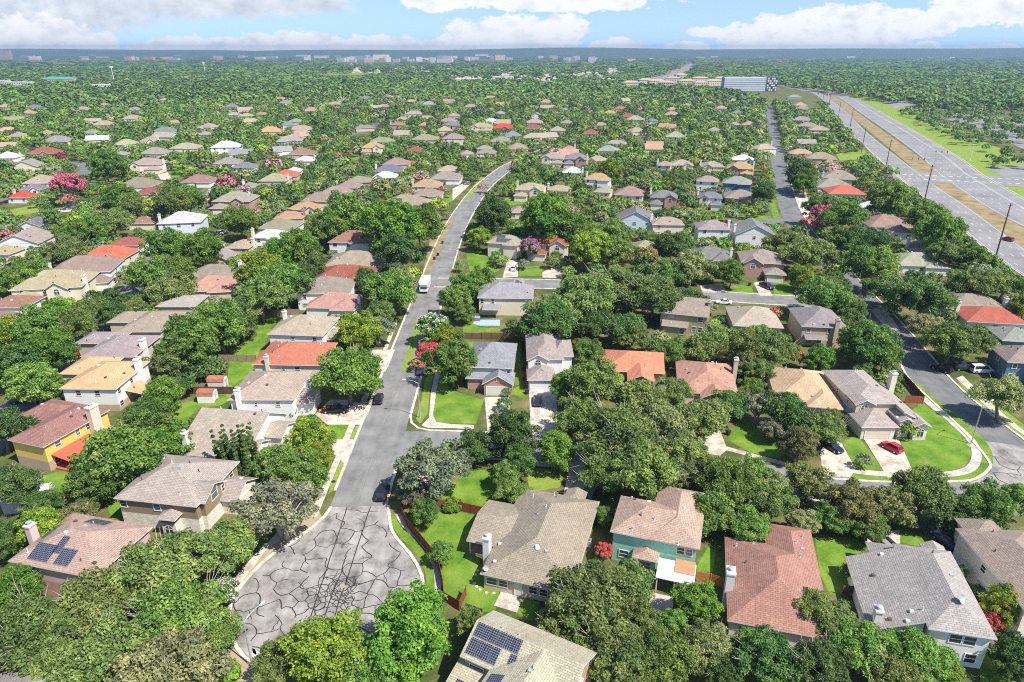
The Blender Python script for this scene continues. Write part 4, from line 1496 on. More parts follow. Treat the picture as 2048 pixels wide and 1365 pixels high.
w = [Wg(0, 14.4, 0, 13, 5.2, 'uHH', .46), Wg(12.5, 18, 3.0, 10, 3, 'uHG', .5)]
house('white house with mottled tan-grey roof next to the brick red roof', (-61, 156.8), -5.2, w, 'taupe', 'white', 'white house behind the brick red roof', chim=[(1.2, 9.0, 4, 8.0, dict(su=.5, sv=.5))], wins=[(0, 'v0', 6.4, 4.1, 1.0, .9), (0, 'v0', 12, 4.1, 1.2, 1.2)], vents=7, seed=19, wallshow=.5, roofrgb=(.34, .28, .215))
w = [Wg(0, 13.4, 0, 13.6, 5.2, 'uHH', .42), Wg(12, 16.6, 2.4, 9.4, 3, 'uHG', .5)]
house('white house with patchy brown-grey shingles beside the black pickup', (-57.5, 122.1), 0, w, 'taupe', 'white', 'white house by the black pickup', chim=[(2.3, 0.1, 0, 7.6, dict(su=.55, sv=.6))], wins=[(0, 'v0', 5.5, 3.9, .7, .9), (0, 'v0', 10, 3.9, 1.0, 1.2)], garages=[(1, 'u1', 3.5, 4.6)], vents=6, seed=20, wallshow=.7, roofrgb=(.33, .265, .21))
w = [Wg(-3, 7.6, 0, 14, 5.4, 'uHH', .46), Wg(0.8, 7.8, -3.4, 3, 2.9, 'vGH', .62), Wg(-3.2, 2, -0.6, 5, 2.9, 'uHH', .4)]
house('grey-shingled house with red brick garage gable at the street corner', (-7.2, 137), -3.8, w, 'slate', 'grey', 'house with the red brick garage gable', base='red_brick', base_h=3.2, garages=[(1, 'v0', 3.5, 4.9, 2.1, (.60, .58, .50))], wins=[(0, 'v0', 9.4, 4.3, .9, 1.0), (1, 'v0', 3.5, 3.8, .6, .8)], vents=3, seed=21, roofrgb=(.245, .235, .245))
w = [Wg(0, 8.6, 0, 15.5, 5.4, 'vHH', .5), Wg(0, 5.2, -0.6, 5, 5.38, 'vGH', .55), Wg(0, 6.4, -5.6, 2, 2.9, 'vHH', .55), Wg(6, 11, 2, 12, 5.2, 'uHH', .4)]
house('white two-storey house with grey roof and long pale driveway', (3.3, 141.2), 0, w, 'grey', 'white', 'white house with the long pale driveway', garages=[(2, 'v0', 3.3, 5.0, 2.2, (.74, .74, .74))], wins=[(1, 'v0', 2.6, 4.5, 1.5, 1.5, 1)], vents=6, seed=22)
w = [Wg(0, 14, 0, 12, 3, 'uHG', .42), Wg(5.5, 11.5, -4.5, 5, 2.98, 'vGH', .45)]
house('single-storey house with bright terracotta roof', (20.6, 140.5), -7, w, 'terracotta', 'brick', 'house with the terracotta roof', wallmat='red_brick', vents=4, seed=23, wallshow=0)
w = [Wg(-3, 9.6, 1, 17.6, 3, 'vHH', .42), Wg(1.6, 7.6, -1.2, 6, 2.98, 'vGH', .5)]
house('house with faded pinkish red shingles and brick side chimney', (38.2, 128.5), -10.6, w, 'pinkish brown', 'cream', 'house with faded pinkish red shingles', chim=[(9.9, 12.4, 0, 6.6, dict(su=.5, sv=.8, color=(.55, .5, .42)))], vents=9, seed=24, wallshow=0, roofrgb=(.40, .215, .17))
w = [Wg(0, 13, 0, 16, 3.4, 'vHH', .46), Wg(6, 13, -2, 8, 3.3, 'vHH', .5)]
house('house with streaky orange tan roof half hidden by oaks', (54.8, 126), -12, w, 'orange tan', 'cream', 'house with the streaky orange tan roof', vents=4, seed=25, wallshow=.1, roofrgb=(.50, .32, .20))
w = [Wg(0.4, 9.6, 5.0, 20.6, 5.4, 'vHH', .42), Wg(0, 7.4, 0, 7.4, 2.9, 'vHH', .6), Wg(8.6, 13.4, 1.6, 18, 2.9, 'Su0', hi=5.4), Wg(7.6, 10.4, 0.6, 6, 3.8, 'vGH', .45), Wg(10, 13.4, -0.4, 5, 3.2, 'vGH', .5), Wg(0.4, 4.6, 4.4, 9, 5.38, 'vGH', .5)]
h = house('grey-roofed stone-fronted house with arched windows on the corner lawn', (67.7, 115.1), 0, w, 'grey', 'beige', 'corner house with the arched stone front', base='white_stone', base_h=3.4, garages=[(1, 'v0', 3.7, 4.8, 2.1, (.60, .51, .42))], wins=[(5, 'v0', 2.1, 4.3, 1.6, 1.5, 1), (4, 'v0', 1.7, 1.6, 1.5, 1.9, 1), (3, 'v0', 1.4, 2.0, 1.2, 2.4, 1), (0, 'u0', 3.2, 4.2, .9, 1.0), (0, 'u0', 8, 4.2, .9, 1.0)], chim=[(13.4, 15.6, 0, 7.2, dict(su=.65, sv=.8, color=(.66, .6, .5)))], vents=9, seed=26, roofrgb=(.33, .30, .265))
w = [Wg(0, 11.3, 0, 13.7, 5.4, 'vHH', .5), Wg(1.0, 6.4, -1.6, 1.5, 2.6, 'Sv1', hi=3.3, walls=False)]
house('tan two-storey house with weathered dark grey roof and tall tan chimney', (73.8, 161.5), -6.9, w, 'dark grey', 'tan', 'tan house with the weathered dark roof', wallrgb=(.47, .37, .25), chim=[(8.6, 0.2, 0, 7.6, dict(su=.55, sv=.5, color=(.5, .4, .28)))], wins=[(0, 'v0', 2.0, 4.2, 1.2, 1.3), (0, 'v0', 7.0, 4.2, .9, 1.5), (0, 'v0', 10.2, 4.2, .9, 1.5), (0, 'v0', 2.4, 1.4, 1.6, 1.6), (0, 'v0', 5, 1.4, 1.4, 1.6)], vents=5, seed=27, roofrgb=(.235, .205, .20))
w = [Wg(0, 13, 0, 12, 5.4, 'uHG', .5), Wg(1, 8, -2.4, 1.5, 2.7, 'Sv1', hi=3.6)]
house('olive green two-storey house with taupe roof and white sunroom windows', (39.5, 171.6), -16.7, w, 'taupe', 'olive', 'olive green house', wins=[(0, 'v0', 3.2, 4.4, 1.4, .6), (0, 'v0', 10.8, 4.2, 1.5, 1.4), (0, 'v0', 9.4, 1.4, 1.2, 1.6), (0, 'v0', 11, 1.4, 1.2, 1.6), (1, 'v0', 5.4, 1.3, 1.4, 1.7)], chim=[(12.7, 4, 0, 8.4, dict(su=.4, sv=.6, color=(.45, .42, .3)))], vents=3, seed=28, wallshow=.9)
w = [Wg(0, 16, 0, 12, 5.4, 'uHH', .46), Wg(7, 13, 6, 17, 5.2, 'vHH', .5), Wg(1.6, 7, -2.6, 1, 2.8, 'Sv1', hi=3.5, walls=False)]
h = house('cream house with grey roof and paved pool terrace behind a plank fence', (-9.9, 183.3), -2.6, w, 'grey', 'cream', 'cream house with the pool terrace', wins=[(0, 'v0', 1.4, 4.2, 1.0, 1.5), (0, 'v0', 4.4, 4.2, 1.0, 1.5)], vents=5, seed=29, roofrgb=(.27, .26, .255))
solar(h, w[1:2], 10.4, 12.4, 9, 14, rows=3)
w = [Wg(0, 10, 0, 10, 3.0, 'uHH', .4)]
house('cream single-storey house hidden behind a row of three windows and rocks', (13.2, 177.6), -10, w, 'taupe', 'cream', None, wins=[(0, 'v0', 1.6, 1.7, 1.1, 1.5), (0, 'v0', 3.0, 1.7, 1.1, 1.5), (0, 'v0', 4.4, 1.7, 1.1, 1.5)], vents=2, seed=30, clear=False)
w = [Wg(0, 13, 0, 15, 3.0, 'uHH', .42)]
house('tan-roofed single-storey house between the olive house and the tan two-storey', (58.6, 168), -8, w, 'tan', 'beige', None, vents=3, seed=31, wallshow=0, roofrgb=(.40, .33, .25))

# --- houses further off: spot of the roof's middle, width seen, roof, wall, storeys, and the gable that faces the viewer
RK = dict(t='taupe', g='grey', d='dark grey', b='brown', n='tan', o='orange tan', T='terracotta', r='red', R='bright red', m='maroon', p='pale grey', k='pinkish brown', w='white', s='slate')
WK = dict(W='white', C='cream', B='beige', K='brick', L='pale blue', U='blue', G='grey', S='steel blue')
MID = '''50 474 84 g W 1 v|10 497 44 n C 1 h|255 480 60 m W 2 h|217 503 92 r C 2 g|171 527 118 t W 2 g|110 556 130 n C 2 g|30 597 80 b W 2 h|22 617 46 b W 1 h|365 434 82 p L 2 h|289 438 52 b C 1 h|424 563 96 k B 1 h|430 538 92 t B 1 h|441 508 40 g B 1 v|65 444 18 d W 1 v|483 485 40 n B 1 h
706 472 86 b W 2 h|712 515 108 n B 1 h|691 543 116 m C 1 h|653 567 106 t W 2 h|672 597 106 k W 1 h|542 465 66 p W 2 h|561 446 75 t W 2 h|580 428 58 o C 1 h|615 411 52 o C 1 g|812 400 84 t C 1 h|1012 476 68 n C 2 h|1100 477 80 m C 2 g|1334 440 64 n C 2 h|1271 431 76 s L 2 v|1425 448 64 g W 2 h|1506 457 78 s W 2 v|1290 488 46 n S 2 g|1420 504 82 d W 1 h|1522 510 84 g K 2 g|1094 417 30 n C 1 h|1040 417 36 n C 1 h
1772 442 88 t W 1 h|1799 456 40 n W 1 h|1741 410 32 w W 1 v|1836 486 34 t W 1 h|1833 516 98 n W 1 h|1940 600 118 t W 1 h|1978 624 112 r W 1 u|2027 662 62 g S 1 h|2040 702 60 t S 2 g
17 311 42 p W 1 h|55 328 52 g C 1 v|91 302 60 m K 1 g|118 279 56 g C 1 h|84 359 54 n W 1 h|68 373 46 d W 1 g|46 388 46 R W 1 h|297 323 62 n C 2 g|280 365 70 t W 1 h|305 380 60 m B 1 h|400 357 62 b W 1 h|453 290 62 p W 2 h|373 292 56 n C 1 h|312 302 50 g C 1 h|243 305 26 g C 1 h|331 260 46 s W 1 h|300 279 34 n W 1 g|266 235 36 n W 1 h|209 247 64 n W 1 h|167 217 28 n C 1 h|70 214 28 s C 1 h|95 264 26 o C 1 h|213 230 20 g C 1 h|350 243 27 n C 1 h|489 230 20 n C 1 h|268 218 24 g W 1 v|209 209 22 n C 1 h|354 194 24 p W 1 h|325 199 22 n C 1 h|411 266 26 g W 1 h|457 321 52 g W 1 h|491 330 46 s W 1 h|472 393 76 g K 2 g|499 369 28 g W 1 h|404 386 32 g W 1 h
541 260 50 o C 1 h|603 256 54 n B 1 h|605 304 54 b B 1 h|611 317 40 p W 1 h|573 346 50 r B 1 h|550 355 56 n B 1 h|588 338 28 p W 1 h|746 291 44 o C 2 g|794 323 52 t C 1 h|778 336 56 d C 1 h|771 349 48 p W 1 g|719 357 48 t K 1 h|698 368 48 t K 1 h|672 382 64 t B 1 h|638 393 62 t B 1 h|607 410 52 o C 1 g|796 247 30 b K 2 h|805 237 26 n C 1 h|828 226 40 n C 1 h|849 248 22 o C 1 h|904 247 32 s K 2 h|963 251 44 n C 2 g|1007 253 44 R K 1 g|908 273 44 t C 2 h|1003 279 46 g W 1 h|851 275 52 t C 1 h|832 298 34 m B 1 h|969 294 30 g W 1 h|974 302 40 t W 1 h|934 304 26 n W 1 h|898 336 46 n W 1 h|893 351 62 t W 1 h|855 366 58 o C 1 h|858 384 56 t C 1 h|908 230 26 n C 1 h|942 212 30 n C 1 h|858 207 30 g W 1 h|670 207 30 n C 1 h|622 220 32 k C 1 h|714 222 20 g W 1 h|592 241 30 g W 1 h
1106 311 46 n C 2 g|1153 313 46 s K 2 g|1195 317 40 n C 1 g|1146 340 42 p W 1 h|1197 353 52 o W 2 h|1207 378 34 n C 1 h|1062 372 58 n C 2 g|1119 374 46 n C 1 h|1260 382 58 t W 1 h|1328 387 54 s K 2 g|1363 325 46 n C 1 g|1424 328 46 n C 1 g|1329 326 18 n C 2 h|1486 315 42 w W 1 g|1481 331 52 o K 2 g|1416 357 44 g W 2 h|1475 360 56 g U 2 h|1420 388 48 s C 2 g|1481 388 62 t K 1 h
1271 237 36 n C 1 h|1256 231 30 m C 1 h|1304 239 22 s W 2 g|1351 270 40 n W 1 h|1182 264 32 m C 1 h|1068 254 38 m C 1 h|1115 258 32 n C 1 h|1073 228 20 s W 2 v|1220 224 26 o C 1 h|1241 215 24 r C 1 h|1281 218 22 r C 1 g|1469 247 24 n C 1 g|1498 247 28 o C 1 g|1475 224 24 s C 1 h|1443 215 26 n C 1 h|1420 205 18 n C 1 h|1374 210 22 n C 1 h|1092 203 24 n C 1 h|1138 294 24 k C 1 h|1201 248 28 n C 1 h|1134 243 24 g W 1 h|1532 288 16 g C 1 h|1130 218 22 g W 1 h
1641 312 58 t B 1 h|1654 329 62 t B 1 h|1677 350 62 t B 1 h|1665 367 72 g W 1 h|1688 379 72 r C 1 h|1639 257 42 n C 1 h|1616 250 48 t B 1 h|1604 238 40 g B 1 h|1606 217 32 g W 1 h|1601 209 24 o C 1 h|1589 193 30 g W 1 h'''
MIDNAME = {(46, 388): 'bright red roof with white chimney', (365, 434): 'pale blue house with the pyramid roof', (50, 474): 'white barn-like house with the grey roof', (171, 527): 'white gabled house', (217, 503): 'red-roofed house with the round window',
           (297, 323): 'cream house with two garage doors', (472, 393): 'grey-roofed house with the brick gable', (706, 472): 'white house with the brown hipped roof', (691, 543): 'long maroon roof beside the motorhome', (812, 400): 'taupe roof with the black solar sheet',
           (1012, 476): 'tan house with rooftop solar panels', (1100, 477): 'maroon-roofed house with the arched window', (1475, 360): 'bright blue house', (1328, 387): 'brick house with the blue door', (1481, 331): 'orange-roofed brick and yellow house',
           (1007, 253): 'far bright red roof', (1522, 510): 'grey-roofed brick house by the blue pickup', (1978, 624): 'long white house with the red roof', (1688, 379): 'red roof by the highway trees', (541, 260): 'orange pyramid roof', (746, 291): 'orange-roofed cream house',
           (1197, 353): 'white house with the orange tan roof in the crape myrtles', (453, 290): 'white house with the pale roof and porch', (1290, 488): 'steel blue house', (1833, 516): 'long tan roof below the highway trees', (653, 567): 'white house with the two chimneys', (1741, 410): 'white-roofed shed house'}
mid_done = []


def mid_house(px, py, wpx, rk, wk, st, flag, idx):
    r = random.Random(1000 + idx)
    ez = 5.2 if st == 2 else 2.9
    zc = ez + 1.0
    cx, cy = G(px, py, zc)
    d = Wp(cx, cy, zc)[2]
    W_ = max(9.0, wpx * d / F)
    if W_ > 21:
        W_ = 21
    D = min(15, max(9.5, W_ * r.uniform(0.72, 0.95)))
    ang = math.degrees(math.atan2(cx, cy))
    rot = (-14 if px > 1150 and py < 420 else -8) + r.uniform(-6, 6) if px > 950 else (r.uniform(-6, 6) if px > 480 else r.uniform(-4, 12))
    u0, v0 = -W_ / 2, -D / 2
    pitch = r.uniform(0.42, 0.54)
    ws = []
    if flag == 'h':
        ws.append(Wg(u0, -u0, v0, -v0, ez, 'uHH' if W_ > D else 'vHH', pitch))
        if W_ > 12 and r.random() < .6:
            ws.append(Wg(u0 + W_ * .5, -u0 - .4, v0 - 1.6, v0 + D * .6, ez - .02, 'vHH', pitch))
        elif r.random() < .5:
            ws.append(Wg(u0 + W_ * .1, u0 + W_ * .6, v0 + D * .5, -v0 + 2.4, ez - .02, 'vHH', pitch))
    elif flag == 'g':
        ws.append(Wg(u0, -u0, v0, -v0, ez, 'uHH' if W_ > D else 'vHH', pitch))
        gw = min(6.5, W_ * .45)
        s = r.choice((0.05, 0.5))
        ws.append(Wg(u0 + W_ * s, u0 + W_ * s + gw, v0 - 1.4, v0 + D * .5, ez - .02, 'vGH', pitch + .15))
        if st == 2 and W_ > 10:
            ws.append(Wg(u0 + (W_ * .52 if s < .3 else 0), u0 + (W_ if s < .3 else W_ * .48), v0 - 4.5, v0 + 2, 2.8, 'vHH', pitch))
    elif flag == 'v':
        ws.append(Wg(u0, -u0, v0, -v0, ez, 'vGG', pitch))
    else:
        ws.append(Wg(u0, -u0, v0, -v0, ez, 'uHH', pitch * .8))
    wins, gar = [], []
    far = cy > 420
    zs = [1.5] if st == 1 else [1.5, 4.1]
    if cy < 800:
        for z in zs:
            for f in ((0.22, 0.74) if W_ < 14 else (0.16, 0.48, 0.8)):
                if r.random() < .85:
                    wins.append((0, 'v0', W_ * f, z, r.choice((1.1, 1.4, 1.7)), 1.4))
        if flag == 'g':
            wins.append((1, 'v0', gw / 2, ez - 1.0, 1.7, 1.8, 1))
        if r.random() < .6:
            wins.append((0, 'u1', D * .4, zs[-1], 1.3, 1.3))
            wins.append((0, 'u0', D * .5, zs[-1], 1.3, 1.3))
    if flag == 'g' and len(ws) > 2:
        gar.append((2, 'v0', (ws[2].u1 - ws[2].u0) / 2, min(4.6, ws[2].u1 - ws[2].u0 - 1.4), 2.1))
    chim = []
    if r.random() < .5:
        side = r.choice((-1, 1))
        chim.append((side * (W_ / 2 - .3), r.uniform(-.3, .3) * D, 0, ez + r.uniform(2.4, 3.2), dict(su=.5, sv=.8, color=r.choice(((.72, .70, .66), (.66, .6, .5), (.74, .73, .7), (.40, .2, .14))))))
    rc = tuple(c * r.uniform(.78, 1.0) for c in ROOFC[RK[rk]])
    wall = WK[wk]
    nm = MIDNAME.get((px, py))
    lab = None
    if nm:
        lab = nm if 'house' in nm else 'house with ' + nm
        if len(lab.split()) < 4:
            lab += ' far down the neighbourhood'
    root = thing('house', lab, 'house', (cx, cy, 0), R(rot), 'houses of the neighbourhood')
    build_roof(root, ws, rc)
    build_walls(root, ws, WALLC[wall], None, 2.6, 'red_brick' if wk == 'K' else 'siding')
    for q in wins:
        if cy < 330:
            window(root, ws[q[0]], *q[1:6], arch=len(q) > 6)
        else:
            window(root, ws[q[0]], *q[1:6], small=True)
    for q in gar:
        garage_door(root, ws[q[0]], *q[1:], color=(.7, .66, .58))
    for q in chim:
        chimney(root, *q[:4], **q[4])
    if cy < 420:
        roof_vents(root, ws, 5 if cy < 300 else 3, r)
    if (px, py) == (812, 400):
        solar(root, ws[:1], u0 + 2.5, u0 + 9, v0 + .5, v0 + 4.6, cols=4, rows=2)
    if (px, py) == (1012, 476):
        solar(root, ws[:1], u0 + 3.4, u0 + 9.0, v0 + .6, v0 + 2.6, cols=4)
        solar(root, ws[:1], u0 + 3.4, u0 + 6.5, v0 + 2.8, v0 + 4.4, cols=2)
    if (px, py) == (1328, 387):
        door(root, ws[0], 'v0', W_ * .5, (.05, .25, .55))
    register(root, ws, None, True, .25 if st == 1 else .5)
    if nm:
        LANDMARKS.append((nm, cx, cy))
    mid_done.append((root, RK[rk], wall, st, flag, cx, cy, W_, bool(chim)))


for idx, s in enumerate(MID.replace('\n', '|').split('|')):
    a = s.split()
    mid_house(int(a[0]), int(a[1]), int(a[2]), a[3], a[4], int(a[5]), a[6], idx)

# small far roofs showing through the canopy
rf = random.Random(5)
far_spots = []
for k in range(4000):
    px, py = rf.uniform(10, 1640), 160 + 150 * rf.random() ** 1.1
    if px > 1230 and py < 195 or (px > 1500 and py < 230):
        continue
    if CLEAR[int(py / 4), int(px / 4)] > 0:
        continue
    x, y = G(px, py, 4)
    if any(math.dist((x, y), q) < 24 for q in far_spots) or any(math.dist((x, y), (q[5], q[6])) < 21 for q in mid_done):
        continue
    far_spots.append((x, y))
    if len(far_spots) >= 95:
        break
for k, (x, y) in enumerate(far_spots):
    rk = rf.choice(['n', 'n', 't', 'n', 'p', 'k', 'g', 's', 'o'])
    wk = rf.choice(['C', 'W', 'B'])
    W_, D = rf.uniform(13, 20), rf.uniform(10, 14)
    root = thing('house', None, 'house', (x, y, 0), R(rf.uniform(-30, 30)), 'houses of the neighbourhood')
    ez = rf.choice((3.0, 3.0, 5.4))
    ws = [Wg(-W_ / 2, W_ / 2, -D / 2, D / 2, ez, rf.choice(('uHH', 'uHH', 'uGG')), .5)]
    if rf.random() < .5:
        ws.append(Wg(-W_ / 2 + 1, -1, -D / 2 - 4, 2, ez - .02, 'vHH', .5))
    build_roof(root, ws, tuple(c * rf.uniform(.8, 1.05) for c in ROOFC[RK[rk]]))
    build_walls(root, ws, WALLC[WK[wk]])
    register(root, ws, None, True, .1)
    mid_done.append((root, RK[rk], WK[wk], 1 if ez < 4 else 2, 'h', x, y, W_, False))


# ------------------------------------------------------------------ labels that single things out
USED = {}
for o in bpy.data.objects:
    if o.parent is None and o.get('label'):
        USED[o['label'].lower()] = o


def relation(x, y, L):
    n, lx, ly = L
    # away from / towards the viewer along the line of sight, or to the highway side
    d = math.hypot(lx, ly) or 1
    fx, fy = lx / d, ly / d
    a = (x - lx) * fx + (y - ly) * fy
    b = (x - lx) * fy - (y - ly) * fx
    if abs(a) > 1.2 * abs(b):
        return ('behind the ' if a > 0 else 'in front of the ') + n
    return ('on the highway side of the ' if b > 0 else 'beside the ') + n


def fit(s):
    w = s.split()
    return len(w) <= 16


def label_by_place(desc, x, y, adj=()):
    near = sorted(LANDMARKS, key=lambda L: math.hypot(L[1] - x, L[2] - y))
    near = [L for L in near if math.hypot(L[1] - x, L[2] - y) > 1.0][:5]
    tries = []
    for L in near[:3]:
        tries.append(desc + ' ' + relation(x, y, L))
    for a in adj:
        for L in near[:3]:
            tries.append(a + ' ' + desc + ' ' + relation(x, y, L))
    tries = [t for t in tries if fit(t)]
    for t in tries:
        if t.lower() not in USED:
            USED[t.lower()] = 1
            return t
    return tries[0] if tries else desc + ' far down the neighbourhood'


for (root, rk, wk, st, flag, x, y, W_, ch) in mid_done:
    if root.get('label'):
        USED[root['label'].lower()] = root
        continue
    shape = {'h': 'hipped', 'g': 'gabled', 'v': 'gabled', 'u': 'hipped'}[flag]
    root['label'] = label_by_place('%s house with %s %s roof' % (wk, rk, shape), x, y, ('two-storey' if st == 2 else 'low', 'chimneyed' if ch else 'plain', 'wide' if W_ > 14 else 'small'))


# ------------------------------------------------------------------ vehicles
def make_car(name, label, cat, loc, rz, color, kind='sedan', group=None, detail=True):
    L, Wd, H, hood = {'sedan': (4.7, 1.82, 1.45, .92), 'suv': (4.7, 1.9, 1.75, 1.08), 'hatch': (4.1, 1.75, 1.55, 1.0), 'pickup': (5.6, 1.95, 1.85, 1.15), 'van': (5.2, 2.0, 1.95, 1.1)}[kind]
    root = thing(name, label, cat, (loc[0], loc[1], loc[2] if len(loc) > 2 else 0.03), rz, group)
    b = MB()
    h = L / 2
    w = Wd / 2
    # lower body: loft of rounded sections from tail to nose
    rear_top = hood + .06 if kind != 'pickup' else hood
    st = [(-h, w * .80, .42, rear_top - .18), (-h + .12, w * .93, .28, rear_top - .05), (-h + .5, w * .99, .22, rear_top), (-h * .3, w, .2, rear_top), (h * .35, w, .2, hood + .02), (h - .75, w * .98, .22, hood - .06), (h - .2, w * .90, .26, hood - .18), (h, w * .74, .38, hood - .32)]
    rings = []
    for (x, ww, z0, z1) in st:
        i = len(b.v)
        zm = z0 + (z1 - z0) * .62
        for (yy, zz) in ((-ww * .88, z0), (-ww, z0 + .12), (-ww, zm), (-ww * .93, z1 - .04), (-ww * .80, z1), (ww * .80, z1), (ww * .93, z1 - .04), (ww, zm), (ww, z0 + .12), (ww * .88, z0)):
            b.v.append((x, yy, zz))
        rings.append(i)
    n = 10
    for k in range(len(rings) - 1):
        for q in range(n):
            if kind == 'pickup' and q == 4 and k in (1, 2):
                continue
            b.f.append((rings[k] + q, rings[k + 1] + q, rings[k + 1] + (q + 1) % n, rings[k] + (q + 1) % n))
            b.m.append(0)
    b.f.append(tuple(rings[0] + q for q in range(n)))
    b.m.append(0)
    b.f.append(tuple(rings[-1] + q for q in reversed(range(n))))
    b.m.append(0)
    # cabin
    if kind == 'sedan':
        base, roof = (-h + .75, h - 1.35), (-h + 1.55, h - 2.2)
    elif kind == 'hatch':
        base, roof = (-h + .12, h - 1.0), (-h + .55, h - 1.85)
    elif kind == 'suv':
        base, roof = (-h + .10, h - 1.25), (-h + .45, h - 1.95)
    elif kind == 'van':
        base, roof = (-h + .10, h - .9), (-h + .25, h - 1.6)
    else:
        base, roof = (-.55, h - 1.5), (-.35, h - 2.25)
    zb, zt = hood - .02, H
    wb, wt = w * .88, w * .70
    B = [(base[0], -wb, zb), (base[1], -wb, zb - .02), (base[1], wb, zb - .02), (base[0], wb, zb)]
    T = [(roof[0], -wt, zt), (roof[1], -wt, zt), (roof[1], wt, zt), (roof[0], wt, zt)]
    b.poly(T)
    for k in range(4):
        b.poly([B[k], B[(k + 1) % 4], T[(k + 1) % 4], T[k]])
    if kind == 'pickup':
        b.poly([(-h + .14, -w * .78, .62), (-.6, -w * .78, .62), (-.6, w * .78, .62), (-h + .14, w * .78, .62)])
        for s in (-1, 1):
            b.poly([(-h + .14, s * w * .78, .62), (-.6, s * w * .78, .62), (-.6, s * w * .80, hood), (-h + .14, s * w * .80, hood)])
    b.build('body', 'car_paint', root, color, smooth=False)

    def panel(nm, a, bq, c, d, f=.1, out=.012):
        P = [Vector(q) for q in (a, bq, c, d)]
        cen = sum(P, Vector()) / 4
        nn = (P[1] - P[0]).cross(P[2] - P[0]).normalized()
        if nn.dot(cen - Vector((0, 0, .8))) < 0:
            nn = -nn
        mm = MB()
        Q = [p + (cen - p) * f + nn * out for p in P]
        mm.poly([tuple(q) for q in Q])
        Q2 = [q - nn * .02 for q in Q]
        for k in range(4):
            mm.poly([tuple(Q[k]), tuple(Q[(k + 1) % 4]), tuple(Q2[(k + 1) % 4]), tuple(Q2[k])])
        mm.build(nm, 'car_glass', root)
    panel('windscreen', B[1], B[2], T[2], T[1])
    panel('rear_window', B[3], B[0], T[0], T[3])
    panel('side_window', B[0], B[1], T[1], T[0], .14)
    panel('side_window', B[2], B[3], T[3], T[2], .14)
    for s in (-1, 1):
        for x in (-h + .85, h - .9):
            t = MB()
            r_ = .33 if kind in ('sedan', 'hatch') else .38
            t.tube([(x, s * (w - .2), r_), (x, s * (w + .015), r_)], [r_, r_], 14)
            wh = t.build('wheel', 'rubber', root)
            t = MB()
            t.tube([(x, s * (w + .0), r_), (x, s * (w + .03), r_)], [r_ * .6, r_ * .55], 10)
            t.build('rim', 'chrome', wh)
        if detail:
            t = MB()
            t.box(h - .28, h - .03, s * w * .72 - .16, s * w * .72 + .16, hood - .42, hood - .27)
            t.build('headlight', 'clear_lens', root)
            t = MB()
            t.box(-h - .01, -h + .12, s * w * .74 - .15, s * w * .74 + .15, hood - .32, hood - .1)
            t.build('tail_light', 'red_lens', root)
    return root


